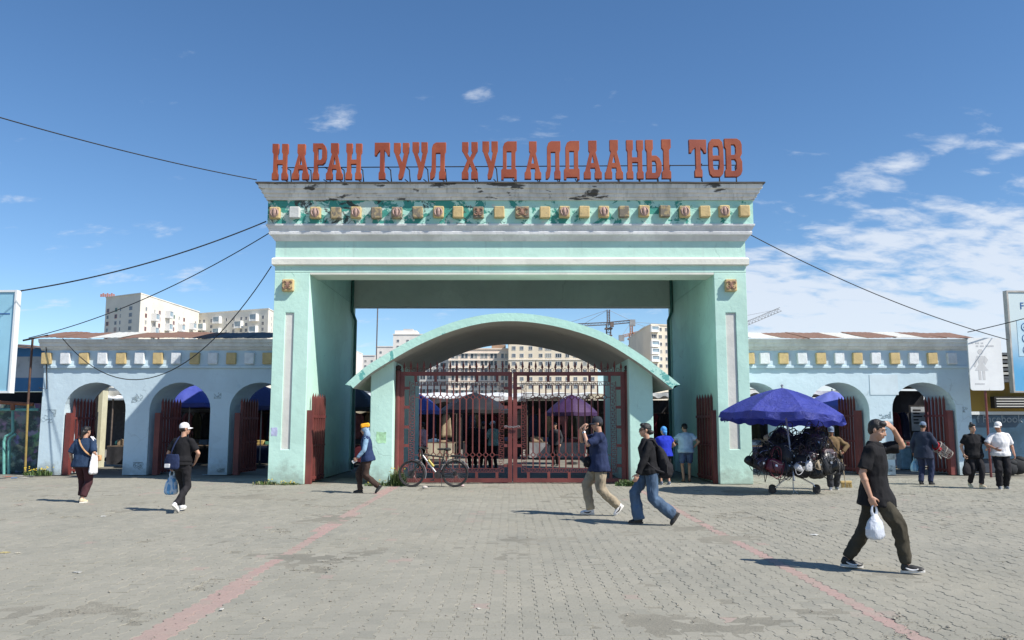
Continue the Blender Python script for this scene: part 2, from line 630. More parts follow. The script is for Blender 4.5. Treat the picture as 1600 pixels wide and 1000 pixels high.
keep.sort(key=lambda k: (k[1] * k[1] + 0.0 * k[0] * k[0] if abs(k[0]) < 0.60 * k[1] and k[1] > 6.05 else 1e9))
def paver_arrays(ks):
    n = len(ks)
    k = np.array(ks)
    tp = np.array([(x, y, 0.0) for x, y in TOPO] + [(x, y, -0.0045) for x, y in BOTO] + [(x, y, -0.05) for x, y in BOTO])
    V = np.repeat(tp[None], n, 0)
    z = V[:, :, 2] + V[:, :, 0] * k[:, 5][:, None] + V[:, :, 1] * k[:, 6][:, None]
    ca, sa = np.cos(k[:, 7])[:, None], np.sin(k[:, 7])[:, None]
    x = V[:, :, 0] * ca - V[:, :, 1] * sa + k[:, 0][:, None]
    y = V[:, :, 0] * sa + V[:, :, 1] * ca + k[:, 1][:, None]
    V = np.stack([x, y, z + k[:, 2][:, None]], 2).reshape(-1, 3)
    return V
def paver_faces(n):
    f0 = [tuple(range(12))] + [(i + 12, (i + 1) % 12 + 12, (i + 1) % 12, i) for i in range(12)] + \
         [(i + 24, (i + 1) % 12 + 24, (i + 1) % 12 + 12, i + 12) for i in range(12)]
    return [tuple(a + 36 * q for a in f) for q in range(n) for f in f0]
def set_tone(me, ks, per):
    a = me.color_attributes.new('tone', 'FLOAT_COLOR', 'POINT')
    c = np.ones((len(ks), per, 4), dtype=np.float32)
    k = np.array(ks)
    c[:, :, 0] = k[:, 3][:, None]; c[:, :, 1] = k[:, 4][:, None]; c[:, :, 2] = 0
    a.data.foreach_set('color', c.ravel())
pv_root = None
b = MB()
b.grid(lambda u, v: Vector((-24 + 48 * u, 4 + 20.7 * v, -0.011 + 0.012 * noise.fractal(((-24 + 48 * u) * 0.7, (4 + 20.7 * v) * 0.7, 4.4), 1.0, 2.0, 4))), 240, 150)
pv_root = b.build('pavement', M_SAND, fix=False, smooth='all')
tag(pv_root, 'grey interlocking concrete paver square with two pink lines', kind='structure')
NEAR = 300
for k in keep[:NEAR]:
    V = paver_arrays([k])
    c = np.array([k[0], k[1], 0.0])
    me = bpy.data.meshes.new('paver')
    me.from_pydata((V - c).tolist(), [], paver_faces(1))
    me.materials.append(M_PAVER)
    set_tone(me, [k], 36)
    inst('paver', me, pv_root, (k[0], k[1], 0))
rest = keep[NEAR:]
me = bpy.data.meshes.new('paver_field')
me.from_pydata(paver_arrays(rest).tolist(), [], paver_faces(len(rest)))
me.materials.append(M_PAVER)
set_tone(me, rest, 36)
po = inst('paver_field', me, pv_root)
tag(po, kind='stuff')

# grit and crumbs of broken paver lying in the worn patches
b = MB()
rng2 = random.Random(8)
octv = [(1, 0, 0), (-1, 0, 0), (0, 1, 0), (0, -1, 0), (0, 0, 1), (0, 0, -1)]
octf = [(0, 2, 4), (2, 1, 4), (1, 3, 4), (3, 0, 4), (2, 0, 5), (1, 2, 5), (3, 1, 5), (0, 3, 5)]
cnt = 0
while cnt < 5200:
    y = 5.8 + 16 * rng2.random() ** 1.6; x = rng2.uniform(-0.66, 0.66) * y
    w = noise.noise((x * 0.42, y * 0.42, 3.3)) + 0.75 * noise.noise((x * 2.1, y * 2.1, 9.1))
    if w < 0.60 and rng2.random() > 0.05:
        continue
    r_ = rng2.uniform(0.003, 0.009) if rng2.random() < 0.93 else rng2.uniform(0.009, 0.018)
    a_ = rng2.uniform(0, 6.28)
    b.add([(x + r_ * (v[0] * math.cos(a_) - v[1] * math.sin(a_)), y + r_ * (v[0] * math.sin(a_) + v[1] * math.cos(a_)) * .8, 0.002 + r_ * (0.4 + .6 * v[2])) for v in octv], octf)
    cnt += 1
go = b.build('grit', plain('grit_stone', (.26, .24, .20), .95, .35, 40, 0, coord='Object'), None, fix=False)
tag(go, 'scattered grit in the worn patches of the square', 'grit', kind='stuff')
# ------------------------------------------------------------------ the gateway
MINT = (0.54, 0.79, 0.685)
M_MINT = plaster('mint_render', MINT, patch=(0.20, 0.46, 0.38), patch_amt=0.55, dirt_amt=0.22, streak=0.16)
M_CREAM = plaster('cream_render', (0.80, 0.79, 0.70), patch_amt=0.15, dirt_amt=0.2, streak=0.1, base_wear=False)
M_SLOT = plaster('grey_slot_render', (0.68, 0.67, 0.62), patch_amt=0.15, dirt_amt=0.25, streak=0.25, base_wear=False)
M_CEIL = plaster('ceiling_render', (0.60, 0.63, 0.56), patch_amt=0.2, streak=0.05, base_wear=False)
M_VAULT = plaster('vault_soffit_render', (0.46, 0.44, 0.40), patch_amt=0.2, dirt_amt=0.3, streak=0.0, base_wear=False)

def cornice_mat(name, base, mould, amt, grime=(0.045, 0.043, 0.04)):
    t = NT(name); p = t.wpos()
    c = t.mix(t.ramp(t.noise(p, 1.6, 6), 0.3, 0.7), dk(base, 0.75), base)
    c = t.mix(t.ramp(t.noise(t.wpos((7, 7, 0.6)), 1.0, 7, 0.7), 0.48, 0.68, 0, 0.6), c, mould)
    c = t.mix(t.ramp(t.noise(t.wpos((0.7, 0.7, 2.4)), 1.7, 9, 0.66, 0.15), 0.62 - amt, 0.66 - amt, 0, 0.92), c, grime)
    t.color(c); t.rough(0.9)
    t.bump(t.noise(p, 8, 9, 0.7), 0.6, 0.03)
    return t.m
M_CORN = cornice_mat('mouldy_cornice', (0.85, 0.83, 0.78), (0.42, 0.41, 0.37), 0.045)
M_WMOULD = cornice_mat('white_moulding', (0.84, 0.84, 0.83), (0.60, 0.60, 0.60), -0.12)
M_ROOFEDGE = plain('roof_edge_sheet', (0.07, 0.062, 0.055), 0.6, 0.4, 2.0)

def frieze_mat():
    t = NT('peeling_frieze'); p = t.wpos()
    sx = t.n('ShaderNodeSeparateXYZ'); t.l(p, sx.inputs[0])
    c = t.mix(t.ramp(t.noise(p, 1.2, 5), 0.3, 0.7), (0.36, 0.66, 0.58), (0.46, 0.74, 0.65))
    bias = t.ramp(sx.outputs[0], 3.0, -6.0, -0.03, 0.12)          # the west half has flaked most
    n1 = t.math('ADD', t.noise(t.wpos((1, 1, 1.2)), 1.9, 8, 0.68, 0.5), bias)
    c = t.mix(t.ramp(n1, 0.545, 0.56), c, (0.055, 0.30, 0.25))
    n3 = t.math('ADD', t.noise(t.wpos((1, 1, 1), (7, 3, 2)), 2.6, 8, 0.7, 0.4), bias)
    c = t.mix(t.ramp(n3, 0.63, 0.65), c, (0.52, 0.66, 0.60))
    n2 = t.math('ADD', t.noise(t.wpos((1, 1, 1.4), (3, 1, 5)), 2.2, 10, 0.74, 0.6), t.math('MULTIPLY', bias, 0.8))
    c = t.mix(t.ramp(n2, 0.63, 0.66, 0, 0.95), c, (0.05, 0.055, 0.05))
    t.color(c); t.rough(0.88)
    t.bump(t.math('ADD', t.noise(p, 9, 8, 0.7), t.math('MULTIPLY', t.ramp(n1, 0.545, 0.56), -0.6)), 0.6, 0.03)
    return t.m
M_FRIEZE = frieze_mat()

YF, YB = 22.06, 28.45
GX0, GX1 = -6.43, 6.345
PI0, PI1 = -5.48, 5.475
gate_way = thing('market_gateway', 'tall mint green rendered gateway with mouldy cornice across the square', 'gateway', (-0.04, YF, 0))

ZSOF = zat(426, YF)
# pillars with a recessed slot on the front
def pillar(x0, x1, sx0, sx1):
    z1, zs0, zs1 = ZSOF + 0.004, zat(702, YF), zat(489, YF)
    b = MB()
    dep = 0.11
    # front face as ring of quads around the slot opening (slightly uneven), slot sides, back, other faces
    F = lambda x, z: (x, YF, z)
    vs = [F(x0, 0), F(x1, 0), F(x1, z1), F(x0, z1), F(sx0, zs0), F(sx1, zs0), F(sx1, zs1), F(sx0, zs1)]
    vs += [(sx0, YF + dep, zs0), (sx1, YF + dep, zs0), (sx1, YF + dep, zs1), (sx0, YF + dep, zs1)]
    vs += [(x0, YB, 0), (x1, YB, 0), (x1, YB, z1), (x0, YB, z1)]
    fs = [(0, 1, 5, 4), (1, 2, 6, 5), (2, 3, 7, 6), (3, 0, 4, 7), (4, 5, 9, 8), (5, 6, 10, 9), (6, 7, 11, 10), (7, 4, 8, 11), (8, 9, 10, 11),
          (12, 15, 14, 13), (0, 3, 15, 12), (1, 13, 14, 2), (3, 2, 14, 15), (0, 12, 13, 1)]
    b.add(vs, fs)
    p = b.build('pillar', M_MINT, gate_way)
    bevel(p, 0.022, 3)
    s = MB().box((sx0 + 0.003, YF + 0.035, zs0 + 0.003), (sx1 - 0.003, YF + dep - 0.003, zs1 - 0.003)).build('slot_panel', M_SLOT, p)
    # a worn kerb-like foot, uneven
    return p
pl = pillar(GX0, PI0, at(445.5, 500, YF).x, at(459, 500, YF).x)
pr = pillar(PI1, GX1, at(1134, 500, YF).x, at(1150, 500, YF).x)

def lump(b, c, r, n=10, seed=0, sub=2):
    V, F = ico(sub)
    V = V.copy()
    for i in range(len(V)):
        V[i] *= 1 + 0.18 * noise.noise((V[i][0] * 2 + seed, V[i][1] * 2, V[i][2] * 2))
    V = V * np.array(r) + np.array(c)
    b.add(V.tolist(), F)

YEL = (0.60, 0.45, 0.22)
def block_mat(name, c, g, amt):
    t = NT(name); p = t.wpos()
    col = t.mix(t.ramp(t.noise(p, 6, 6), 0.3, 0.7), dk(c, 0.82), c)
    col = t.mix(t.ramp(t.noise(p, 5.5, 9, 0.7, 0.4), 0.60 - amt, 0.64 - amt, 0, 0.9), col, g)
    t.color(col); t.rough(0.85); t.bump(t.noise(p, 14, 7, 0.7), 0.6, 0.02)
    return t.m
M_BLK_Y = block_mat('yellow_block', YEL, (0.30, 0.26, 0.17), 0.0)
M_BLK_G = block_mat('weathered_block', (0.42, 0.33, 0.18), (0.17, 0.15, 0.125), 0.13)
M_BLK_W = block_mat('white_block', (0.62, 0.64, 0.62), (0.42, 0.43, 0.42), 0.0)
M_BUD = plain('pink_bud_relief', (0.40, 0.27, 0.23), 0.8, 0.35, 14)
M_SCROLL = plain('brown_scroll_relief', (0.30, 0.17, 0.12), 0.8, 0.35, 14)

def scroll(b, cx, y, cz, w, h):
    """relief of curls round a centre"""
    for sx in (-1, 1):
        for k in range(2):
            pts = []
            for q in range(9):
                a = q / 8 * 1.6 * math.pi
                rr = 0.24 * (1 - q / 11)
                pts.append((cx + sx * (0.25 * w + rr * w * math.cos(a)), y, cz + (0.22 if k else -0.20) * h + rr * h * math.sin(a) * (1 if k else -1)))
            b.tube(pts, [0.016] * 9, 5)
    b.ell((cx, y, cz), (0.05 * w / 0.25, 0.02, 0.10 * h / 0.25), sub=1)
def bud(b, cx, y, cz, w, h):
    b.ell((cx, y - 0.005, cz), (0.19 * w, 0.035, 0.40 * h), sub=2)
    for s in (-1, 1):
        pts = [(cx + s * w * (0.05 + 0.29 * math.sin(math.pi * q / 8)), y, cz + h * (-0.42 + 0.84 * q / 8)) for q in range(9)]
        b.tube(pts, [0.008 + 0.022 * math.sin(math.pi * q / 8) for q in range(9)], 6)

for pxm, P in ((451, pl), (1141, pr)):
    c = at(pxm, 446.5, YF)
    b = MB().cbox((c.x - 0.155, YF - 0.12, c.z - 0.165), (c.x + 0.155, YF + 0.02, c.z + 0.165), 0.02)
    md = b.build('medallion_block', M_BLK_Y, P)
    b = MB(); scroll(b, c.x, YF - 0.128, c.z, 0.25, 0.25)
    b.build('scroll_relief', M_SCROLL, P, smooth=True)

# entablature: stacked mouldings with mitred corners
def ring_loft(name, mat, prof, parent, nsub=1, wob=0.0, cap=True):
    """prof: (z, offset) pairs bottom to top; rectangle grows by offset on all sides"""
    b = MB()
    xs = []
    n = 44
    rings = []
    for z, o in prof:
        pts = []
        x0, x1, y0, y1 = GX0 - o, GX1 + o, YF - o, YB + o
        for i in range(n):
            x = x0 + (x1 - x0) * i / n
            pts.append((x, y0 + wob * noise.noise((x * 1.3, z * 3, 1)), z + wob * noise.noise((x * 1.7, z * 3, 5))))
        for i in range(6):
            pts.append((x1 + wob * noise.noise((i, z * 3, 8)), y0 + (y1 - y0) * i / 6, z))
        for i in range(6):
            pts.append((x1 + (x0 - x1) * i / 6, y1, z))
        for i in range(6):
            pts.append((x0 + wob * noise.noise((i, z * 3, 12)), y1 + (y0 - y1) * i / 6, z))
        rings.append(pts)
    b.loft(rings, cap)
    return b.build(name, mat, parent, fix=cap)
Z = lambda py, o=0.0: zat(py, YF - o)
ring_loft('architrave', M_MINT, [(ZSOF + 0.004, 0.0), (Z(415), 0.0)], gate_way, cap=False)
ring_loft('white_band', M_CREAM, [(Z(415), 0.0), (Z(415), 0.05), (Z(413, .06), 0.075), (Z(404.5, .06), 0.08), (Z(403), 0.05), (Z(403), 0.0)], gate_way, wob=0.004, cap=False)
ring_loft('upper_band', M_MINT, [(Z(403), 0.003), (Z(377), 0.003)], gate_way, cap=False)
ring_loft('lower_moulding', M_WMOULD, [(Z(377), 0.02), (Z(374.5, .03), 0.045), (Z(373, .06), 0.06), (Z(369, .11), 0.10), (Z(366.5, .13), 0.155), (Z(362.5, .15), 0.165),
          (Z(361, .15), 0.15), (Z(356, .18), 0.185), (Z(352.5, .2), 0.225), (Z(349.5, .23), 0.23)], gate_way, wob=0.004)
frieze = ring_loft('frieze', M_FRIEZE, [(Z(349.5, .2), 0.195), (Z(313, .2), 0.195)], gate_way, wob=0.004)
ring_loft('cornice', M_CORN, [(Z(313, .2), 0.215), (Z(313, .2), 0.235), (Z(308.5, .25), 0.238), (Z(307.8, .26), 0.285), (Z(302.5, .29), 0.288), (Z(301.6, .3), 0.340), (Z(295.5, .34), 0.345),
          (Z(294.4, .37), 0.405), (Z(286.5, .4), 0.415)], gate_way, wob=0.016)
ZR = Z(284.0, .46)
ring_loft('roof_sheet', M_ROOFEDGE, [(Z(286.4, .45), 0.44), (Z(285.9, .46), 0.475), (ZR, 0.475), (ZR + 0.02, 0.40)], gate_way, wob=0.012)
# front beam underside and ceiling
b = MB().box((PI0 + 0.003, YF + 0.004, ZSOF - 0.05), (PI1 - 0.003, YF + 0.90, Z(377) - 0.01))
b.build('front_beam', M_CREAM, gate_way)
ZBB = zat(478.5, YB - 0.60)
b = MB().box((PI0 + 0.003, YB - 0.60, ZBB), (PI1 - 0.003, YB - 0.012, Z(377) - 0.01)); b.build('back_beam', M_CEIL, gate_way)
for xa_, xb_ in ((GX0 + 0.012, PI0), (PI1, GX1 - 0.012)):
    MB().box((xa_, YF + 0.012, ZSOF + 0.006), (xb_, YB - 0.014, Z(377) - 0.012)).build('side_beam', M_MINT, gate_way)
for x, s in ((PI0, 1), (PI1, -1)):               # rear corner pilaster and drain pipe
    MB().box((x - 0.01, YB - 0.32, 0), (x + s * 0.04, YB - 0.02, ZBB - 0.004)).build('rear_pilaster', M_MINT, gate_way)
    pts = [(x + s * 0.06, YB - 0.68, Z(377) - 0.02), (x + s * 0.06, YB - 0.68, ZBB - 0.2), (x + s * 0.10, YB - 0.25, ZBB - 0.45), (x + s * 0.10, YB - 0.25, 0.05)]
    MB().tube(pts, 0.05, 10).build('drain_pipe', plain('green_pipe', (0.04, 0.13, 0.11), 0.5), gate_way, smooth=True)

# frieze blocks
bx = [429, 460, 492.5, 524.5, 556, 588, 620, 652.5, 685, 715.5, 747.5, 780, 816, 851.5, 882, 913, 943.5, 975, 1006.5, 1039, 1070, 1101.5, 1132, 1163.5]
for i, px in enumerate(bx):
    yb = YF - 0.195
    w, h = 0.285, 0.315
    c = at(px, 332.5 - 2.5 * (px - 429) / 734, yb - 0.1)
    if i == 12: w = 0.38
    left = i < 12
    m = (M_BLK_G if i in (3, 5, 6, 7, 10, 12, 17, 19) else M_BLK_Y) if i != 1 else M_BLK_W
    jz = random.uniform(-0.012, 0.012)
    Mr = Matrix.Translation((c.x, 0, c.z + jz)) @ Matrix.Rotation(random.uniform(-0.03, 0.03), 4, 'Y') @ Matrix.Translation((-c.x, 0, -c.z))
    b = MB().cbox((c.x - w / 2, yb - 0.135, c.z - h / 2), (c.x + w / 2, yb + 0.02, c.z + h / 2), 0.022, Mr)
    blk = b.build('frieze_block', m, frieze)
    if i == 12 or i == 10:
        b = MB(); scroll(b, c.x, yb - 0.143, c.z, 0.30 if i == 12 else .22, 0.24)
        b.build('scroll_relief', M_SCROLL, frieze, smooth=True)
    elif i % 2 == 0 and i != 12:
        b = MB(); bud(b, c.x, yb - 0.143, c.z, w, h)
        b.build('bud_relief', M_BUD, frieze, smooth=True)

# ---- vaulted canopy with two wall-like piers
VYF, VYB = 21.62, 28.2
PYF = 22.03
def arc_pts():
    # outer curve measured from the photograph at the front edge
    P = [(539, 601), (570, 574), (610, 549), (650, 527), (700, 506), (750, 493), (798, 489), (846, 493), (897, 504), (950, 523), (1000, 553), (1034, 578), (1063, 601)]
    return [(at(x, y, VYF).x, at(x, y, VYF).z) for x, y in P]
def smooth_curve(P, n):
    out = []
    m = len(P)
    for i in range(m - 1):
        p0, p1, p2, p3 = P[max(i - 1, 0)], P[i], P[i + 1], P[min(i + 2, m - 1)]
        for k in range(n):
            t = k / n
            q = []
            for d in range(2):
                q.append(0.5 * ((2 * p1[d]) + (-p0[d] + p2[d]) * t + (2 * p0[d] - 5 * p1[d] + 4 * p2[d] - p3[d]) * t * t + (-p0[d] + 3 * p1[d] - 3 * p2[d] + p3[d]) * t ** 3))
            out.append(tuple(q))
    out.append(P[-1])
    return out
ARC = smooth_curve(arc_pts(), 5)
def vault():
    n = len(ARC)
    inner = []
    for i, (x, z) in enumerate(ARC):
        a = Vector(ARC[max(i - 1, 0)]); c = Vector(ARC[min(i + 1, n - 1)])
        t = (c - a).normalized(); nn = Vector((-t.y, t.x))
        if nn.y < 0: nn = -nn
        th = 0.215
        q = Vector((x, z)) - nn * th
        if i == 0 or i == n - 1:
            q = Vector((x + (0.16 if i == 0 else -0.16), z - 0.03))
        inner.append((q.x, q.y))
    return inner
INN = vault()
b = MB()
n = len(ARC)
segs = 6
rings_o = []
vs = []; fs = []
for j in range(segs + 1):
    y = VYF + (VYB - VYF) * j / segs
    vs += [(x, y, z) for x, z in ARC]
for j in range(segs):
    for i in range(n - 1):
        fs.append((j * n + i, j * n + i + 1, (j + 1) * n + i + 1, (j + 1) * n + i))
b.add(vs, fs)
o = len(b.v)
# fascia front/back, tips
b.v += [(x, VYF, z) for x, z in INN] + [(x, VYB, z) for x, z in INN]
N = (segs + 1) * n
for i in range(n - 1):
    b.f.append((i, i + 1, N + i + 1, N + i)); b.mi.append(0)
    b.f.append((segs * n + i + 1, segs * n + i, N + n + i, N + n + i + 1)); b.mi.append(0)
b.f.append((0, N, N + n, segs * n)); b.mi.append(0)
b.f.append((n - 1, segs * n + n - 1, N + 2 * n - 1, N + n - 1)); b.mi.append(0)
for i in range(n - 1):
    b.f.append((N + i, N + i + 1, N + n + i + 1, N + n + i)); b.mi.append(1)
def vault_mat():
    t = NT('flaked_canopy_edge'); p = t.wpos()
    sx = t.n('ShaderNodeSeparateXYZ'); t.l(p, sx.inputs[0])
    c = t.mix(t.ramp(t.noise(p, 0.8, 6), 0.3, 0.7), dk((0.50, 0.79, 0.68), 0.88), (0.50, 0.79, 0.68))
    low = t.ramp(sx.outputs[2], 3.7, 2.6, 0, 0.13)
    n1 = t.math('ADD', t.noise(p, 2.4, 9, 0.7, 0.5), low)
    c = t.mix(t.ramp(n1, 0.63, 0.645), c, (0.13, 0.42, 0.38))
    c = t.mix(t.ramp(t.noise(t.wpos((1, 1, 1), (5, 5, 5)), 3.4, 10, 0.75, 0.6), 0.68, 0.70, 0, 0.8), c, (0.14, 0.15, 0.13))
    t.color(c); t.rough(0.85); t.bump(t.noise(p, 10, 8, 0.7), 0.5, 0.03)
    return t.m
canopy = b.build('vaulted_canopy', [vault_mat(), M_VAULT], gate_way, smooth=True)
def arc_z(x, curve):
    for (x0, z0), (x1, z1) in zip(curve[:-1], curve[1:]):
        if x0 <= x <= x1:
            return z0 + (z1 - z0) * (x - x0) / (x1 - x0)
    return curve[0][1]
for a, c in ((578, 614), (983.5, 1021)):
    xa, xc = at(a, 660, PYF).x, at(c, 660, PYF).x
    ya, yb_ = PYF, VYB - 0.05
    za, zc_ = arc_z(xa, INN) + 0.03, arc_z(xc, INN) + 0.03
    b = MB()
    b.add([(xa, ya, 0), (xc, ya, 0), (xc, ya, zc_), (xa, ya, za), (xa, yb_, 0), (xc, yb_, 0), (xc, yb_, zc_), (xa, yb_, za)],
          [(0, 1, 2, 3), (1, 5, 6, 2), (5, 4, 7, 6), (4, 0, 3, 7), (3, 2, 6, 7), (0, 4, 5, 1)])
    bevel(b.build('pier', M_MINT, gate_way), 0.02, 2)
# square of green paint daubed on the left pier, lilac daub on the left pillar
def daub(name, px0, py0, px1, py1, Y, mat, parent):
    a, c = at(px0, py0, Y), at(px1, py1, Y)
    bb = MB(); n_ = 12
    pts = []
    for i in range(4 * n_):
        t_ = i / (4 * n_) * 2 * math.pi
        rx = max(-1, min(1, 1.35 * math.cos(t_))); rz = max(-1, min(1, 1.35 * math.sin(t_)))
        k_ = 1 + 0.16 * noise.noise((t_ * 3, a.x, 1))
        pts.append(((a.x + c.x) / 2 + rx * k_ * (c.x - a.x) / 2, (a.z + c.z) / 2 + rz * k_ * (a.z - c.z) / 2))
    bb.prism(pts, lambda u, v, d: (u, d, v), Y, Y + 0.006)
    bb.build(name, mat, parent)
daub('paint_daub', 588, 675, 603, 692, PYF - 0.004, plain('pale_green_daub', (0.42, 0.70, 0.42), 0.85, 0.3, 8), gate_way)
daub('paint_daub', 424, 668, 433, 681, YF - 0.004, plain('lilac_daub', (0.45, 0.48, 0.66), 0.85, 0.2, 8), gate_way)

# ------------------------------------------------------------------ rooftop lettering
M_LET = None
def letter_mat():
    t = NT('rusty_red_letter'); p = t.wpos()
    c = t.mix(t.ramp(t.noise(p, 1.1, 6, 0.6, 0.5), 0.3, 0.72), (0.24, 0.042, 0.018), (0.37, 0.088, 0.030))
    c = t.mix(t.ramp(t.noise(p, 4.5, 8, 0.7), 0.56, 0.75, 0, 0.6), c, (0.30, 0.05, 0.03))
    t.color(c); t.rough(0.6); t.bump(t.noise(p, 12, 6), 0.25, 0.01)
    return t.m
M_LET = letter_mat()
M_STEEL_DK = plain('dark_steel_bar', (0.025, 0.022, 0.022), 0.55, 0.3, 8)
# outlines in a box 1 wide, 1 high: list of polygons, the first outer, the rest holes
G = {}
def slab(x0, x1, y0, y1, c=0.05):
    return [(x0, y0), (x1, y0), (x1, y1), (x0, y1)]
G['Н'] = [[(.0, 0), (.42, 0), (.42, .17), (.36, .22), (.36, .42), (.64, .42), (.64, .22), (.58, .17), (.58, 0), (1, 0), (1, .17), (.93, .22), (.93, .70), (1, .76), (1, 1),
           (.58, 1), (.58, .76), (.64, .70), (.64, .56), (.36, .56), (.36, .70), (.42, .76), (.42, 1), (0, 1), (0, .76), (.07, .70), (.07, .22), (0, .17)]]
G['А'] = [[(0, 0), (.42, 0), (.42, .17), (.38, .21), (.40, .28), (.60, .28), (.62, .21), (.58, .17), (.58, 0), (1, 0), (1, .17), (.93, .21), (.68, .69), (.74, .74), (.74, 1), (.26, 1), (.26, .74), (.32, .69), (.07, .21), (0, .17)],
          [(.44, .42), (.56, .42), (.50, .57)]]
G['Р'] = [[(0, 0), (.48, 0), (.48, .17), (.40, .22), (.40, .40), (.72, .40), (.90, .47), (1, .60), (1, .80), (.90, .93), (.72, 1), (0, 1), (0, .78), (.08, .72), (.08, .22), (0, .17)],
          [(.40, .55), (.58, .55), (.64, .60), (.64, .80), (.58, .84), (.40, .84)]]
G['Т'] = [[(.28, 0), (.74, 0), (.74, .18), (.67, .23), (.67, .76), (.78, .70), (.84, .63), (1, .63), (1, 1), (0, 1), (0, .63), (.16, .63), (.22, .70), (.35, .76), (.35, .23), (.28, .18)]]
G['У'] = [[(.34, 0), (.56, 0), (.66, .10), (.95, .70), (1, .75), (1, 1), (.56, 1), (.56, .75), (.64, .70), (.56, .50), (.38, .70), (.46, .75), (.46, 1), (0, 1), (0, .75), (.07, .70), (.40, .28), (.36, .16), (.32, .12)]]
G['Л'] = [[(0, 0), (.18, 0), (.32, .08), (.38, .24), (.38, .70), (.62, .70), (.62, .24), (.55, .19), (.55, 0), (1, 0), (1, .19), (.93, .24), (.93, .70), (1, .76), (1, 1), (.36, 1), (.18, .95), (.09, .84), (.09, .30), (.04, .20), (0, .18)]]
G['Х'] = [[(0, 0), (.44, 0), (.44, .18), (.38, .23), (.50, .38), (.62, .23), (.56, .18), (.56, 0), (1, 0), (1, .18), (.93, .23), (.68, .51), (.90, .71), (.98, .76), (.98, 1), (.56, 1), (.56, .76), (.62, .71), (.50, .60), (.36, .71), (.42, .76), (.42, 1), (0, 1), (0, .76), (.08, .71), (.32, .51), (.07, .23), (0, .18)]]
G['Д'] = [[(0, -.02), (.20, -.02), (.20, .04), (.80, .04), (.80, -.02), (1, -.02), (1, .24), (.92, .29), (.92, .72), (1, .78), (1, 1), (.40, 1), (.20, .95), (.10, .84), (.10, .29), (0, .24)],
          [(.38, .27), (.62, .27), (.62, .72), (.38, .72)]]
G['Ь'] = [[(0, 0), (.68, 0), (.88, .07), (1, .20), (1, .40), (.88, .53), (.68, .60), (.42, .60), (.42, .70), (.50, .76), (.50, 1), (0, 1), (0, .76), (.08, .70), (.08, .22), (0, .17)],
          [(.42, .16), (.58, .16), (.64, .22), (.64, .39), (.58, .45), (.42, .45)]]
G['І'] = [[(0, 0), (1, 0), (1, .18), (.82, .23), (.82, .72), (1, .78), (1, 1), (0, 1), (0, .78), (.18, .72), (.18, .23), (0, .18)]]
G['Ө'] = [[(.24, 0), (.76, 0), (.94, .08), (1, .22), (1, .78), (.94, .92), (.76, 1), (.24, 1), (.06, .92), (0, .78), (0, .22), (.06, .08)],
          [(.38, .20), (.62, .20), (.68, .26), (.68, .44), (.32, .44), (.32, .26)], [(.32, .57), (.68, .57), (.68, .74), (.62, .80), (.38, .80), (.32, .74)]]
G['В'] = [[(0, 0), (.72, 0), (.92, .06), (1, .16), (1, .40), (.90, .51), (1, .60), (1, .84), (.92, .94), (.72, 1), (0, 1), (0, .78), (.08, .72), (.08, .22), (0, .17)],
          [(.40, .17), (.58, .17), (.65, .22), (.65, .40), (.58, .45), (.40, .45)], [(.40, .58), (.56, .58), (.62, .63), (.62, .78), (.56, .83), (.40, .83)]]
LET = [('Н', 424.5, 452), ('А', 456, 485), ('Р', 488, 512), ('А', 509, 537.5), ('Н', 539.5, 566.5), ('Т', 584.5, 610), ('У', 614, 640), ('У', 643.5, 669), ('Л', 671.5, 697.5),
       ('Х', 721, 747.5), ('У', 753, 778.5), ('Д', 782.5, 808), ('А', 819, 846), ('Л', 852, 876), ('Д', 880.5, 905.5), ('А', 911.5, 940), ('А', 944.5, 973), ('Н', 978.5, 1005), ('Ь', 1008.5, 1033), ('І', 1033.5, 1047.5),
       ('Т', 1077, 1103.5), ('Ө', 1107, 1129.5), ('В', 1132, 1158)]
sign = thing('rooftop_lettering', 'row of rust red metal slab letters standing along the gateway roof', 'sign', (-0.04, YF - 0.1, ZR + 0.02))
LY = YF - 0.12
cu_cache = {}
for ch, a, c in LET:
    t = (a - 424) / 734
    ytop = 225.5 - 8.5 * t
    ybot = 282.0 - 2.0 * t - (2.5 if a > 1070 else 0)
    p0 = at(a, ybot, LY); p1 = at(c, ytop, LY)
    w, h = p1.x - p0.x, p1.z - p0.z
    cu = bpy.data.curves.new('letter', 'CURVE'); cu.dimensions = '2D'; cu.fill_mode = 'BOTH'
    cu.extrude = 0.055; cu.offset = -0.014; cu.bevel_depth = 0.004; cu.bevel_resolution = 0
    for poly in G[ch]:
        sp = cu.splines.new('POLY'); sp.points.add(len(poly) - 1)
        for q, (u, v) in enumerate(poly):
            sp.points[q].co = (u * w, v * h, 0, 1)
        sp.use_cyclic_u = True
    tmp = bpy.data.objects.new('tmp', cu); COL.objects.link(tmp)
    bpy.context.view_layer.update()
    me = bpy.data.meshes.new_from_object(tmp.evaluated_get(bpy.context.evaluated_depsgraph_get()))
    bpy.data.objects.remove(tmp); bpy.data.curves.remove(cu)
    me.materials.clear(); me.materials.append(M_LET)
    me.name = 'letter'
    inst('letter', me, sign, Vector((p0.x, LY, p0.z)) - sign.location, (R(90) + random.uniform(-.03, .03), 0, random.uniform(-.03, .03)))
    # brace behind each letter
    xm = (p0.x + p1.x) / 2 + 0.12
    bb = MB()
    bb.tube([(xm, LY + 0.07, p0.z + 0.38 * h), (xm + 0.05, LY + 0.42, p0.z + 0.40 * h), (xm + 0.09, LY + 0.44, p0.z - 0.05)], 0.017, 5)
    bb.tube([(xm - .02, LY + 0.07, p0.z + 0.04), (xm + 0.07, LY + 0.43, p0.z + 0.04)], 0.014, 5)
    bb.build('brace', M_STEEL_DK, sign)
pa, pb = at(440, 262, LY + 0.44), at(1152, 258, LY + 0.44)
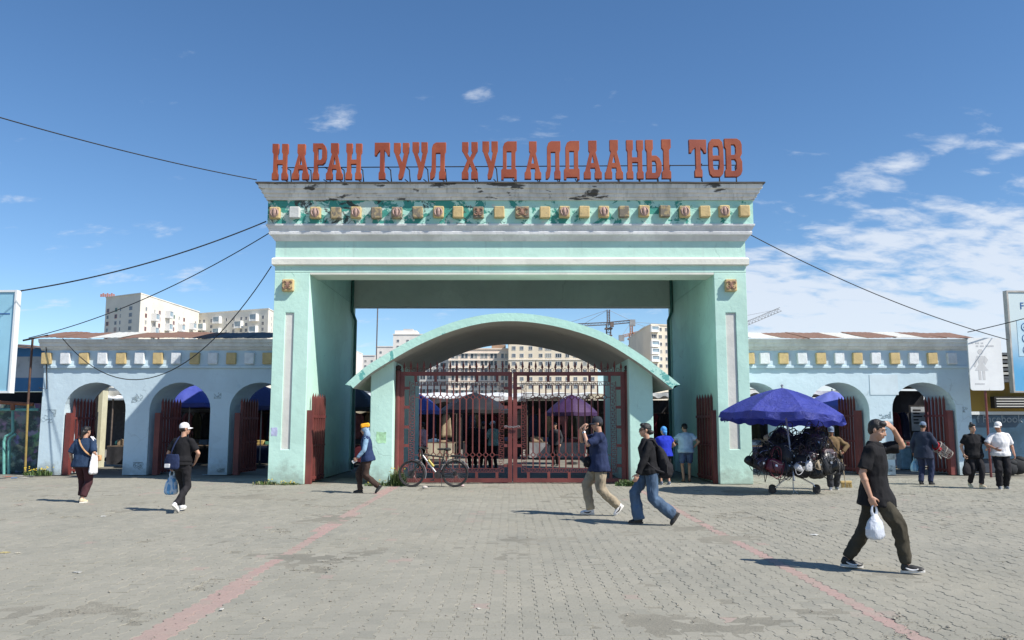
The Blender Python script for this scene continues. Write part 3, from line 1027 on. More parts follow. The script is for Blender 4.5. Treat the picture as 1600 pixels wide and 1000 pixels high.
MB().cyl(pa, pb, 0.015, n=6).build('back_rail', M_STEEL_DK, sign)
# ------------------------------------------------------------------ arcaded wing walls
BLUE = (0.58, 0.72, 0.80)
M_BLUE = plaster('pale_blue_render', BLUE, patch=(0.36, 0.52, 0.62), patch_amt=0.35, dirt_amt=0.22, streak=0.10)
M_WCORN = cornice_mat('wing_cornice', (0.80, 0.80, 0.77), (0.58, 0.57, 0.53), -0.05, (0.24, 0.18, 0.12))
M_BY = block_mat('wing_yellow_block', (0.62, 0.47, 0.23), (0.42, 0.34, 0.20), -0.06)
M_BW = block_mat('wing_white_block', (0.78, 0.81, 0.83), (0.5, 0.52, 0.53), -0.04)
M_TINW = block_mat('pale_roof_tin', (0.62, 0.62, 0.58), (0.33, 0.22, 0.15), 0.0)
M_TINR = block_mat('rusty_roof_tin', (0.22, 0.125, 0.09), (0.36, 0.26, 0.20), -0.02)
M_TIND = block_mat('dark_and_shaded_roof_tin', (0.13, 0.145, 0.16), (0.24, 0.24, 0.24), -0.04)  # dark tin; on the left wing it is shadow painted into the sheets
WY, WD = 26.0, 1.65
def wing(x0, x1, arches, label, blocks_px, tin, side):
    root = thing('arcade_wall', label, 'wall', ((x0 + x1) / 2, WY, 0))
    zc0, zc1 = zat(548, WY), zat(531, WY)           # cornice
    zl0, zl1 = zat(575.5, WY), zat(571.5, WY)       # ledge under the frieze
    ztop = zc0
    # wall body: front face cut by arches, built column by column
    NA = 16
    b = MB()
    def arch_z(x):
        for cx, hw, zs, zt in arches:
            if cx - hw < x < cx + hw:
                q = (x - cx) / hw
                return zs + (zt - zs) * math.sqrt(max(0, 1 - q * q))
        return 0.0
    xs = {x0, x1}
    for cx, hw, zs, zt in arches:
        for i in range(NA + 1):
            x = cx - hw * math.cos(math.pi * i / NA)
            if x0 < x < x1:
                xs.add(x)
    xs = sorted(xs)
    eps = 1e-5
    for a, c in zip(xs[:-1], xs[1:]):
        if c - a < 1e-6: continue
        m = (a + c) / 2
        inside = [A for A in arches if A[0] - A[1] < m < A[0] + A[1]]
        if inside:
            cx, hw, zs, zt = inside[0]
            def az(x):
                q = max(-1, min(1, (x - cx) / hw))
                return zs + (zt - zs) * math.sqrt(max(0, 1 - q * q))
            za, zb = az(a), az(c)
        else:
            za = zb = 0.0
        y0, y1 = WY, WY + WD
        b.add([(a, y0, za), (c, y0, zb), (c, y0, ztop), (a, y0, ztop), (a, y1, za), (c, y1, zb), (c, y1, ztop), (a, y1, ztop)],
              [(0, 1, 2, 3), (5, 4, 7, 6), (4, 5, 1, 0), (3, 2, 6, 7)])
    for cx, hw, zs, zt in arches:                     # jambs below the spring
        for x in (cx - hw, cx + hw):
            if x0 < x < x1:
                b.add([(x, WY, 0), (x, WY + WD, 0), (x, WY + WD, zs), (x, WY, zs)], [(0, 1, 2, 3)])
    for x in (x0, x1):
        if arch_z(x) == 0.0:
            b.add([(x, WY, 0), (x, WY + WD, 0), (x, WY + WD, ztop), (x, WY, ztop)], [(0, 1, 2, 3)])
    body = b.build('wall_body', M_BLUE, root, fix=False)
    bm = bmesh.new(); bm.from_mesh(body.data)
    bmesh.ops.remove_doubles(bm, verts=bm.verts, dist=0.0005)
    bmesh.ops.recalc_face_normals(bm, faces=bm.faces)
    bm.to_mesh(body.data); bm.free()
    # ledge and cornice
    def strip(name, prof, mat):
        bb = MB(); n_ = 30
        rings = []
        for i in range(n_ + 1):
            x = x0 - (0.0 if side > 0 else 0.10) + (x1 - x0 + 0.10) * i / n_
            w_ = 0.008 * noise.noise((x * 0.9, 3, 1)); w2_ = 0.010 * noise.noise((x * 0.8, 7, 1))
            rings.append([(x, WY - o + w_, z + w2_) for z, o in prof] + [(x, WY + WD + 0.06, prof[-1][0]), (x, WY + WD + 0.06, prof[0][0])])
        bb.loft(rings)
        return bb.build(name, mat, root)
    strip('cornice', [(zc0, 0.03), (zc0 + 0.06, 0.10), (zc0 + 0.10, 0.11), (zc0 + 0.12, 0.17), (zc0 + 0.22, 0.19), (zc0 + 0.24, 0.24), (zc1, 0.27)], M_WCORN)
    bb = MB().box((x0 + 0.004, WY - 0.07, zl0), (x1 - 0.004, WY + 0.01, zl1))
    bevel(bb.build('ledge', M_BLUE, root), 0.01)
    bb = MB().box((x0 + 0.006, WY - 0.035, zl1), (x1 - 0.006, WY + 0.01, zc0 + 0.01))
    fr = bb.build('frieze', M_BLUE, root)
    for k, (px, ylw) in enumerate(blocks_px):
        c = at(px, 560, WY - 0.08)
        w = 0.30
        ang = random.uniform(-0.03, 0.03)
        Mr = Matrix.Translation((c.x, 0, c.z)) @ Matrix.Rotation(ang, 4, 'Y') @ Matrix.Translation((-c.x, 0, -c.z))
        bb = MB().cbox((c.x - w / 2, WY - 0.14, c.z - 0.18), (c.x + w / 2, WY - 0.02, c.z + 0.18), 0.014, Mr)
        bb.build('frieze_block', M_BY if ylw else M_BW, fr)
    # tin roof: sheets one by one, a little lifted and skewed
    ze, zr = zc1 + 0.02, zat(520, WY + WD * 0.62)
    yr = WY + WD * 0.62
    for a, c, kind in tin:
        lift = random.uniform(0, 0.03); sk = random.uniform(-0.04, 0.04); lap = 0.06
        m = {'w': M_TINW, 'r': M_TINR, 'd': M_TIND}[kind]
        sh = -0.55 if side < 0 else 0.55          # sheets lie askew towards the gateway
        bb = MB()
        def f_(u, v, a=a, c=c, lift=lift, sk=sk):
            x = a - lap / 2 + (c - a + lap) * u + (0.28 if side < 0 else -0.28) * v * (1 if kind != 'd' else 0.6)
            y = WY - 0.34 + (yr - WY + 0.34) * v
            z = ze + lift + (zr - ze) * v + sk * (u - 0.5) * (1 - v) + 0.005 * math.sin(u * 31) + 0.02 * noise.noise((x * 1.5, v * 2, 3))
            return Vector((min(max(x, x0 - 0.16), x1 + 0.16), y, z))
        bb.grid(f_, 16, 4, (0, 0, -0.012))
        bb.build('roof_sheet', m, root, smooth=True)
    # rear slope
    bb = MB().box((x0 - 0.05, yr - 0.05, zr - 0.06), (x1 + 0.05, WY + WD + 0.3, zr - 0.02))
    bb.build('roof_back', M_TIND, root)
    return root
zsp, ztp = zat(640, WY), zat(597.5, WY)
def arch(px0, px1):
    a, c = at(px0, 690, WY).x, at(px1, 690, WY).x
    return ((a + c) / 2, (c - a) / 2, zsp, ztp)
LX0, LX1 = at(61, 690, WY).x, GX0 - 0.001
RX0, RX1 = GX1 + 0.001, at(1521, 690, WY).x
la = [arch(97, 193.5), arch(231, 326.5), arch(356.5, 452)]
ra = [arch(1135, 1226), arch(1266, 1361), arch(1397, 1497)]
lb = [(73, 1), (102.5, 0), (131.5, 1), (160.5, 0), (189.5, 1), (218.5, 0), (247, 1), (275.5, 0), (304.5, 1), (333, 0), (361.5, 1), (390, 0), (418, 1), (446, 0)]
rb = [(1142, 0), (1171, 1), (1194.5, 0), (1224, 1), (1253, 0), (1282.5, 1), (1311, 0), (1339.5, 1), (1368, 0), (1398, 1), (1427, 0), (1456.5, 1), (1487, 0)]
def tinlist(px, kinds):
    xs = [at(p, 532, WY - 0.3).x for p in px]
    return [(a, c, k) for a, c, k in zip(xs[:-1], xs[1:], kinds)]
wl = wing(LX0, LX1, la, 'pale blue arcade wall left of the gateway with three arches', lb,
          tinlist([52, 90, 140, 186, 238, 285, 318, 350, 384, 421], 'rrwrrrddd'), -1)  # sheets by the gateway: shadow put into their colour
wr = wing(RX0, RX1, ra, 'pale blue arcade wall right of the gateway beneath the parasol cart', rb,
          tinlist([1176, 1222, 1264, 1316, 1356, 1400, 1444, 1478, 1532], 'wrrwrwrr'), 1)
# plain panel pasted between two right-hand arches, and scruffy notices on the piers
a, c = at(1358, 585, WY), at(1404, 617, WY)
MB().box((a.x, WY - 0.012, c.z), (c.x, WY + 0.005, a.z)).build('blank_panel', plain('faded_panel', (0.58, 0.68, 0.74), 0.8, 0.08, 2, 0.05), wr)
a, c = at(1382, 705, WY), at(1400, 718, WY)
MB().box((a.x, WY - 0.008, c.z), (c.x, WY + 0.005, a.z)).build('torn_notice', plain('torn_notice_paper', (0.36, 0.38, 0.36), 0.8, 0.4, 9), wr)

# ------------------------------------------------------------------ wrought gate leaves
def gate_paint():
    t = NT('maroon_gate_paint'); p = t.wpos()
    c = t.mix(t.ramp(t.noise(p, 1.5, 6), 0.3, 0.7), (0.115, 0.027, 0.025), (0.195, 0.048, 0.041))
    c = t.mix(t.ramp(t.noise(p, 9, 8, 0.7), 0.60, 0.72, 0, 0.6), c, (0.11, 0.035, 0.03))
    t.color(c); t.rough(0.55); t.bump(t.noise(p, 30, 5), 0.25, 0.006)
    return t.m
M_GATE = gate_paint()
GY = 22.42
def xz(z0x, zy, S=270.0):
    return None
def leaf(X0, mirror, label):
    """3.0 m wide leaf; u in metres from the hinge side"""
    W = 3.0
    root = thing('gate_leaf', label, 'gate', (X0, GY, 0), group='main gate leaves')
    s = -1 if mirror else 1
    def bx(b, u0, u1, z0, z1, d=0.03):
        xa, xb = sorted((s * u0, s * u1))
        b.box((xa, -d, z0), (xb, d, z1))
    K = 1 / 270.0
    U = lambda zx: (zx - 70) * K
    ZZ = lambda zy: (945 - zy) * K + 0.03
    def one(name, u0, u1, z0, z1, d=0.03):
        b = MB(); bx(b, u0, u1, z0, z1, d)
        return b.build(name, M_GATE, root, world=False)
    one('stile', 0, U(100), ZZ(945), ZZ(110), 0.035); one('stile', U(855), U(885), ZZ(945), ZZ(110), 0.035)
    one('top_rail', U(100), U(855), ZZ(140), ZZ(110), 0.034); one('bottom_rail', U(100), U(855), ZZ(945), ZZ(915), 0.034)
    # short ties between the outer frame and the fretwork panel
    for zy in (235, 380, 530, 670, 820):
        one('tie', U(100), U(134), ZZ(zy + 11), ZZ(zy - 11), 0.022); one('tie', U(826), U(855), ZZ(zy + 11), ZZ(zy - 11), 0.022)
    for zx in (180, 325, 480, 628, 775):
        one('tie', U(zx - 10), U(zx + 10), ZZ(184), ZZ(140), 0.022); one('tie', U(zx - 10), U(zx + 10), ZZ(915), ZZ(871), 0.022)
    # greek-key border, four strips
    r = 0.0075
    def key(name, u0, z0, u1, z1):
        """strip from corner to corner, running along its longer side"""
        b = MB()
        horiz = abs(u1 - u0) > abs(z1 - z0)
        Lr = abs(u1 - u0) if horiz else abs(z1 - z0)
        T = abs(z1 - z0) if horiz else abs(u1 - u0)
        def P(l, t):
            return (s * (u0 + l), 0, z0 + t) if horiz else (s * (u0 + t), 0, z0 + l)
        def rod(l0, t0, l1, t1):
            a_, c_ = P(min(l0, l1) - r, min(t0, t1) - r), P(max(l0, l1) + r, max(t0, t1) + r)
            b.box((min(a_[0], c_[0]), -0.012, min(a_[2], c_[2])), (max(a_[0], c_[0]), 0.012, max(a_[2], c_[2])))
        rod(0, r, Lr, r); rod(0, T - r, Lr, T - r)
        n_ = max(2, int(round(Lr / 0.165)))
        c = Lr / n_
        for i in range(n_):
            o_ = i * c
            rod(o_ + 0.05 * c, T * 0.30, o_ + 0.05 * c, T * 0.98); rod(o_ + 0.05 * c, T * 0.30, o_ + 0.45 * c, T * 0.30)
            rod(o_ + 0.45 * c, T * 0.30, o_ + 0.45 * c, T * 0.62)
            rod(o_ + 0.75 * c, T * 0.02, o_ + 0.75 * c, T * 0.68); rod(o_ + 0.22 * c + 0.05, T * 0.68, o_ + 0.75 * c, T * 0.68)
        return b.build(name, M_GATE, root, world=False)
    key('fret_strip', U(134), ZZ(871), U(176), ZZ(184)); key('fret_strip', U(788), ZZ(871), U(826), ZZ(184))
    key('fret_strip', U(176), ZZ(215), U(788), ZZ(184)); key('fret_strip', U(176), ZZ(871), U(788), ZZ(840))
    # bars broken by two rows of rings
    ring_me = None
    zs = (ZZ(305), ZZ(740)); rr = 0.056
    b = MB()
    for za, zb in ((ZZ(840), zs[1] - rr), (zs[1] + rr, zs[0] - rr), (zs[0] + rr, ZZ(215))):
        b.box((-0.018, -0.014, za), (0.018, 0.014, zb))
    bar_me = b.mesh('bar', M_GATE)
    b = MB()
    b.tube([(rr * math.cos(2 * math.pi * q / 8 + .39), 0, rr * math.sin(2 * math.pi * q / 8 + .39)) for q in range(8)], 0.0125, 5, closed=True)
    ring_me = b.mesh('ring', M_GATE)
    spots = [220 + 47.3 * q for q in range(12)]
    for zx in spots:
        inst('bar', bar_me, root, (s * U(zx), 0, 0))
        for z in zs:
            inst('ring', ring_me, root, (s * U(zx), 0, z))
    for z in zs:                                           # short links between rings
        b = MB()
        us = [U(176)] + [U(q) for q in spots] + [U(788)]
        for a_, c_ in zip(us[:-1], us[1:]):
            e0 = rr if a_ != us[0] else 0; e1 = rr if c_ != us[-1] else 0
            if c_ - e1 > a_ + e0:
                bx(b, a_ + e0, c_ - e1, z - 0.008, z + 0.008, 0.008)
        b.build('ring_link', M_GATE, root, world=False)
    # spearheads
    b = MB()
    b.lathe([(0.014, 0), (0.014, 0.06), (0.026, 0.075), (0.016, 0.09), (0.034, 0.12), (0.026, 0.17), (0.003, 0.27)], n=6)
    sp_me = b.mesh('spear', M_GATE)
    b = MB()
    for sx_ in (-1, 1):
        pts = [(sx_ * (0.015 + 0.035 * math.sin(q / 7 * math.pi * 1.2)), 0, 0.02 + 0.09 * q / 7) for q in range(8)]
        b.tube(pts, 0.006, 4)
    cu_me = b.mesh('curl', M_GATE)
    k = 0
    zx = 95
    while zx < 870:
        inst('spear', sp_me, root, (s * U(zx), 0, ZZ(110)), None, (1, 1, 1.0 + 0.18 * (k % 2)))
        inst('curl', cu_me, root, (s * U(zx + 24), 0, ZZ(110)))
        zx += 48; k += 1
    return root
HX0, HX1 = at(624.5, 690, GY).x, at(977.5, 690, GY).x
lf = leaf(HX0, False, 'left maroon wrought iron gate leaf behind the bicycle')
rf = leaf(HX1, True, 'right maroon wrought iron gate leaf behind the walking man')
WLF = 3.0
sc = ((HX1 - HX0) / 2 - 0.012) / ((885 - 70) / 270.0)
for o in (lf, rf):
    o.scale = (sc, 1, zat(584, GY) / ((945 - 125) / 270.0 + 0.03))
    o.rotation_euler = (0, 0, R(0.6) if o is lf else R(-0.8))
for x, nm in ((at(620.5, 690, GY).x, 'left'), (at(982, 690, GY).x, 'right')):
    b = MB().cyl((x, GY, 0), (x, GY, zat(580, GY)), 0.075, n=14)
    post = b.build('gate_post', M_GATE, None, smooth=True)
    b = MB(); b.lathe([(0.08, 0), (0.095, 0.02), (0.06, 0.04), (0.085, 0.09), (0.07, 0.14), (0.0, 0.17)], (x, GY, zat(580, GY)), 12)
    fin = b.build('finial', plain('dark_finial', (0.05, 0.02, 0.02), 0.6), None, smooth=True)
    fin.parent = post
    tag(post, 'round maroon gate post against the %s mint pier' % nm, 'post', 'main gate posts')
ch = at(800, 666, GY - 0.06)
b = MB()
for q in range(7):
    a = (q - 3) * 0.055
    M_ = Matrix.Translation((ch.x + a, ch.y, ch.z - 0.02 * math.cos(a * 9))) @ Matrix.Rotation(R(90 * (q % 2)), 4, 'X')
    pts = [M_ @ Vector((0.045 * math.cos(t_ * math.pi / 4), 0, 0.022 * math.sin(t_ * math.pi / 4))) for t_ in range(8)]
    b.tube(pts, 0.007, 5, closed=True)
tag(b.build('gate_chain', plain('zinc_chain', (0.5, 0.5, 0.5), 0.35, 0.2, 20, metal=1.0)), 'short pale chain holding the two main gate leaves together', 'chain')

# plain picket leaves folded open in the side passages and arches
def picket_leaf(label, hinge, ang, w, h, npick=6, group=None, post_r=0.075, spikes=True, ztop_post=None):
    root = thing('picket_gate', label, 'gate', hinge, ang, group)
    b = MB().box((-post_r, -post_r, 0), (post_r, post_r, ztop_post or h))
    b.build('hinge_post', M_GATE, root, world=False)
    b = MB().box((post_r, -0.025, 0.10), (w, 0.025, 0.17)); b.build('bottom_rail', M_GATE, root, world=False)
    b = MB().box((post_r, -0.025, h - 0.20), (w, 0.025, h - 0.13)); b.build('top_rail', M_GATE, root, world=False)
    b = MB().box((post_r, -0.020, h * 0.5), (w, 0.020, h * 0.5 + 0.05)); b.build('middle_rail', M_GATE, root, world=False)
    b = MB().box((-0.03, -0.03, 0.05), (0.03, 0.03, h + (0.34 if spikes else -0.1)))
    if spikes:
        b.add([(-.03, -.03, h + .34), (.03, -.03, h + .34), (.03, .03, h + .34), (-.03, .03, h + .34), (0, 0, h + .48)], [(0, 1, 4), (1, 2, 4), (2, 3, 4), (3, 0, 4)])
    me_ = b.mesh('picket', M_GATE)
    for i in range(npick):
        inst('picket', me_, root, (post_r + (w - post_r) * (i + 0.7) / (npick + 0.2), 0, 0))
    return root
GP = 'maroon picket gates standing open'
zt = zat(641, 22.3)
picket_leaf('narrow maroon picket gate folded open at the left side passage', (at(484, 700, 22.3).x, 22.25, 0), R(88), 1.55, zt, 6, GP)
picket_leaf('narrow maroon picket gate folded open at the right side passage', (at(1118, 700, 22.35).x, 22.35, 0), R(92), 1.9, zt, 6, GP)
for i, A in enumerate(la):
    nm = ('first arch from the left edge', 'middle arch of the left wall', 'arch beside the gateway on the left')[i]
    picket_leaf('maroon picket gate folded open in the %s' % nm, (A[0] - A[1] + 0.13 + (0.12 if i else 0), WY + 0.12, 0), R(88 - 2 * i), 1.5, zat(645, WY), 7, GP, 0.085)
for i, A in enumerate(ra):
    if i == 0: continue
    nm = ('', 'arch right of the parasol cart', 'rightmost arch')[i]
    picket_leaf('maroon picket gate folded open in the %s' % nm, (A[0] + A[1] - 0.16, WY + (0.15 if i == 2 else 0.5), 0), R(94), 1.35, zat(641, WY), 6, GP, 0.085)

# scribbles and scuffs on the arcade piers
def scribble(parent, px, py, w, h, Y, mat, seed, n=26, r=0.006):
    rnd_ = random.Random(seed); c = at(px, py, Y)
    b = MB()
    for q in range(3):
        pts = []; x_, z_ = rnd_.uniform(-.5, .5), rnd_.uniform(-.5, .5)
        for k in range(n):
            x_ += rnd_.uniform(-.28, .28); z_ += rnd_.uniform(-.3, .3)
            x_ = max(-.5, min(.5, x_)); z_ = max(-.5, min(.5, z_))
            pts.append((c.x + x_ * w, Y - 0.002, c.z + z_ * h))
        b.tube(pts, r, 4)
    b.build('scribble', mat, parent)
M_SCR = plain('grey_scribble', (.34, .42, .46), .9, .2, 9, 0); M_SCR2 = plain('dark_scuff', (.22, .27, .28), .9, .2, 9, 0)
for k, (w_, px, py, ww_, hh_, m_) in enumerate(((wl, 76, 650, .45, .40, M_SCR), (wl, 215, 622, .35, .28, M_SCR), (wl, 340, 618, .22, .18, M_SCR), (wr, 1383, 648, .35, .22, M_SCR), (wr, 1384, 732, .40, .18, M_SCR2), (wl, 216, 728, .30, .22, M_SCR2), (wl, 345, 735, .25, .12, M_SCR2), (wr, 1508, 640, .16, .16, M_SCR))):
    scribble(w_, px, py, ww_, hh_, WY, m_, k)
for px, py, g_ in ((523, 512, 0), (1150, 648, 1)):
    pass
# ------------------------------------------------------------------ buildings and cranes far behind
def facade(name, c, rough=0.85):
    return plain(name, c, rough, 0.07, 0.15, 0.0, coord='Object')
def glass_mat():
    t = NT('window_glass'); oi = t.n('ShaderNodeObjectInfo')
    c = t.mix(t.ramp(oi.outputs['Random'], 0.2, 0.5), (0.035, 0.045, 0.06), (0.10, 0.12, 0.15)); c = t.mix(t.ramp(oi.outputs['Random'], 0.75, 0.95), c, (0.30, 0.29, 0.26))  # random pane tint, sky reflection painted into the lighter panes
    t.color(c); t.rough(0.12)
    return t.m
M_GLASS = glass_mat()
M_WFRAME = plain('window_frame', (0.62, 0.62, 0.60), 0.6, 0.05, 1, 0.0)
M_WRED = plain('red_window_trim', (0.42, 0.16, 0.14), 0.7, 0.1, 1, 0.0)
M_WGRN = plain('green_window_trim', (0.25, 0.42, 0.30), 0.7, 0.1, 1, 0.0)
def window_mesh(w, h, frame, mull=1, rec=0.12):
    b = MB()
    t = 0.12
    b.cur = 0
    b.box((-w / 2, -0.10, -h / 2), (w / 2, -0.02, -h / 2 + t)); b.box((-w / 2, -0.10, h / 2 - t), (w / 2, -0.02, h / 2))
    b.box((-w / 2, -0.10, -h / 2 + t), (-w / 2 + t, -0.02, h / 2 - t)); b.box((w / 2 - t, -0.10, -h / 2 + t), (w / 2, -0.02, h / 2 - t))
    for k in range(mull):
        x = -w / 2 + w * (k + 1) / (mull + 1)
        b.box((x - 0.05, -0.08, -h / 2 + t), (x + 0.05, -0.025, h / 2 - t))
    b.cur = 1
    b.box((-w / 2 + t, -0.05, -h / 2 + t), (w / 2 - t, 0.05, h / 2 - t))
    return b.mesh('window', [frame, M_GLASS])
def face(A, B):
    """returns a placing function on the wall from ground point A to B, seen from outside on the left-hand turn"""
    A = Vector((A.x, A.y, 0)); B = Vector((B.x, B.y, 0)); d = (B - A); L = d.length; d.normalize()
    ang = math.atan2(d.y, d.x)
    return (lambda u, z: A + d * (u * L) + Vector((0, 0, z))), ang, L
def prism_building(root, pts, z1, mat, name='wall'):
    b = MB(); n = len(pts)
    b.add([(p.x, p.y, 0) for p in pts] + [(p.x, p.y, z1) for p in pts],
          [tuple(range(n, 2 * n))] + [(i, (i + 1) % n, (i + 1) % n + n, i + n) for i in range(n)])
    w = b.build(name, mat, root)
    b = MB(); ctr = sum(pts, Vector()) / n
    q = [p + (ctr - p).normalized() * -0.35 for p in pts]
    b.add([(p.x, p.y, z1) for p in q] + [(p.x, p.y, z1 + 0.45) for p in q], [tuple(reversed(range(n))), tuple(range(n, 2 * n))] + [(i, (i + 1) % n, (i + 1) % n + n, i + n) for i in range(n)])
    b.build('parapet', mat, root)
    return w
g2 = lambda px, Y: Vector((at(px, 660, Y).x, Y, 0))
# apartment block, upper left
pA, pB, pC = g2(154, 350), g2(209, 338), g2(303, 396)
root = thing('apartment_block', 'cream and grey apartment block with box balconies behind the left arcade', 'building', (pB.x, pB.y, 0))
zr = at(209, 459, 338).z
M_APT = facade('cream_apartment_wall', (0.717, 0.678, 0.589)); M_APTG = facade('grey_apartment_wall', (0.538, 0.525, 0.512))
prism_building(root, [pA, pB, pC, pC + Vector((-20, 40, 0)), pA + Vector((-10, 60, 0))], zr, M_APT)
F1, a1, L1 = face(pA, pB); F2, a2, L2 = face(pB, pC)
wm = {k: window_mesh(*v) for k, v in {'s': (1.5, 1.7, M_WFRAME), 'n': (0.9, 1.7, M_WFRAME, 0), 'r': (1.6, 1.7, M_WRED), 'g': (1.5, 1.7, M_WGRN), 'w': (2.2, 1.8, M_WFRAME, 2)}.items()}
zrow = [at(209, y, 338).z for y in (480, 490.5, 501, 511.5, 522)]
for r_, z in enumerate(zrow):
    for u, k in ((0.08, 'r' if r_ % 2 == 0 else 's'), (0.32, 'g' if r_ == 0 else ('r' if r_ % 2 else 's')), (0.45, 'n'), (0.74, 'w')):
        inst('window', wm[k], root, F1(u, z) - root.location, (0, 0, a1))
    for u, k in ((0.09, 's' if r_ % 2 == 0 else 'r'), (0.22, 'n'), (0.30, 'r'), (0.54, 'g' if r_ == 0 else 'r'), (0.63, 'n'), (0.72, 'r'), (0.94, 's')):
        inst('window', wm[k], root, F2(u, z) - root.location, (0, 0, a2))
def balcony_mesh(w, h, d, mat):
    b = MB(); b.cur = 0
    b.box((-w / 2, -d, -h / 2), (w / 2, 0.02, -h / 2 + 0.25)); b.box((-w / 2, -d, h / 2 - 0.25), (w / 2, 0.02, h / 2))
    b.box((-w / 2, -d, -h / 2 + 0.25), (-w / 2 + 0.3, 0.02, h / 2 - 0.25)); b.box((w / 2 - 0.3, -d, -h / 2 + 0.25), (w / 2, 0.02, h / 2 - 0.25))
    b.box((-w / 2 + 0.3, -d + 0.1, -h / 2 + 0.25), (w / 2 - 0.3, 0, -h / 2 + 0.9))
    b.cur = 1
    b.box((-w / 2 + 0.3, -d + 0.2, -h / 2 + 0.9), (w / 2 - 0.3, 0, h / 2 - 0.25))
    return b.mesh('balcony', [mat, plain('balcony_glass', (0.25, 0.33, 0.38), 0.15, 0.3, 0.3, 0.0)])
bal = balcony_mesh(3.6, 3.2, 2.2, facade('grey_balcony', (0.614, 0.614, 0.614)))
for u, r_ in ((0.20, 1), (0.42, 0), (0.42, 2), (0.64, 1.6), (0.85, 0.8), (0.20, 3.1), (0.85, 2.8), (0.64, 3.4)):
    z = zrow[0] + (zrow[1] - zrow[0]) * r_
    inst('balcony', bal, root, F2(u, z) - root.location, (0, 0, a2))
sgn = MB()
for k in range(7):
    x = at(158 + k * 3.3, 460, 349); sgn.box((x.x - 0.35, 349, zr + 0.4), (x.x + 0.35, 349.2, zr + 1.6 + 0.4 * (k % 2)))
sgn.build('roof_sign', plain('faded_red_sign', (0.45, 0.20, 0.16), 0.7, 0.2, 2, 0), root)
# lower wing of the same estate
pD, pE, pF = g2(302, 398), g2(413, 380), g2(430, 400)
root = thing('apartment_block', 'long lower cream apartment block with square bay windows beside the gateway', 'building', (pD.x, pD.y, 0))
zr = at(360, 486.5, 388).z
prism_building(root, [pD, pE, pF, pF + Vector((-10, 40, 0)), pD + Vector((0, 40, 0))], zr, M_APT)
F1, a1, L1 = face(pD, pE); F2, a2, L2 = face(pE, pF)
zrow = [at(360, y, 388).z for y in (498.5, 508, 517)]
for r_, z in enumerate(zrow):
    for u in (0.03, 0.09, 0.20, 0.42, 0.52, 0.63, 0.70, 0.93):
        inst('window', wm['s' if u != 0.42 else 'n'], root, F1(u, z) - root.location, (0, 0, a1))
    for u in (0.3, 0.7):
        inst('window', wm['n'], root, F2(u, z) - root.location, (0, 0, a2))
bal2 = balcony_mesh(4.2, 3.4, 1.8, facade('white_bay', (0.768, 0.768, 0.742)))
for u, r_ in ((0.07, 1), (0.30, 0), (0.61, 1), (0.82, 0), (0.30, 2), (0.82, 2)):
    inst('bay_window', bal2, root, F1(u, zrow[r_] if r_ < 3 else zrow[2]) - root.location, (0, 0, a1))

# office slab with paired tall windows, seen through the vault
root = thing('office_building', 'pink cream office building with paired tall brown windows seen through the vault', 'building', g2(740, 300))
zr = at(740, 546, 300).z
A, B = g2(700, 300), g2(797, 300)
M_OFF = facade('pink_cream_wall', (0.768, 0.64, 0.525))
prism_building(root, [A, B, B + Vector((0, 30, 0)), A + Vector((0, 30, 0))], zr, M_OFF)
F, a, L = face(A, B)
wt = window_mesh(1.15, 1.9, M_WFRAME, 0)
for y in (556, 567.5, 579, 590.5, 602, 613.5):
    z = zat(y, 300)
    for px in (707, 713, 722, 728, 737, 743, 753, 759, 768, 774, 785, 791):
        inst('window', wt, root, F((px - 700) / 97, z) - root.location, (0, 0, a))
for y in (551, 562, 573.5, 585, 596.5, 608):
    z = zat(y, 300)
    for px in (710, 725, 740, 756, 771, 788):
        b = MB()
    b = MB().box((A.x - 0.1, 299.55, z - 0.35), (B.x + 0.1, 299.95, z - 0.05)); b.build('string_course', facade('pale_course', (0.794, 0.73, 0.64)), root)
b = MB().box((at(768, 545, 301).x, 303, zr + 0.4), (at(790, 545, 301).x, 310, zr + 2.0)); b.build('roof_plant', plain('brown_roof_plant', (0.36, 0.24, 0.16), 0.8, 0.1, 0.4, 0), root)
root = thing('housing_block', 'grey white housing block with small loggias left of the pink office', 'building', g2(680, 310))
A, B = g2(654, 312), g2(701, 312)
zr = at(680, 556, 312).z
prism_building(root, [A, B, B + Vector((0, 24, 0)), A + Vector((0, 24, 0))], zr, facade('grey_white_wall', (0.704, 0.678, 0.627)))
F, a, L = face(A, B)
wq = window_mesh(2.2, 1.6, M_WFRAME, 1)
for y in (570, 580, 590, 600, 611):
    for u in (0.12, 0.34, 0.56, 0.80):
        inst('window', wq, root, F(u, zat(y, 312)) - root.location, (0, 0, a))
# tall cream slab right of it
root = thing('housing_block', 'broad cream housing block with square windows filling the vault on the right', 'building', g2(860, 292))
A, B = g2(794.5, 292), g2(935, 292)
zr = at(860, 532, 292).z
prism_building(root, [A, B, B + Vector((0, 30, 0)), A + Vector((0, 30, 0))], zr, facade('warm_cream_wall', (0.768, 0.666, 0.512)))
F, a, L = face(A, B)
ws = window_mesh(1.35, 1.45, M_WFRAME, 1); ww = window_mesh(2.2, 1.6, M_WFRAME, 2)
for y in (544, 555.5, 568, 580, 592, 604):
    for px, m in ((803, ws), (815.5, ws), (829.5, ws), (845.5, ws), (857.5, ww), (873.5, ww), (887.5, ws), (900, ws), (915, ws), (927, ws)):
        inst('window', m, root, F((px - 794.5) / 140.5, zat(y, 292)) - root.location, (0, 0, a))
for y in (562, 598):
    b = MB().box((A.x - .05, 291.75, zat(y, 292) - 0.12), (B.x + .05, 291.95, zat(y, 292) + 0.12)); b.build('string_course', facade('pale_course', (0.794, 0.73, 0.64)), root)
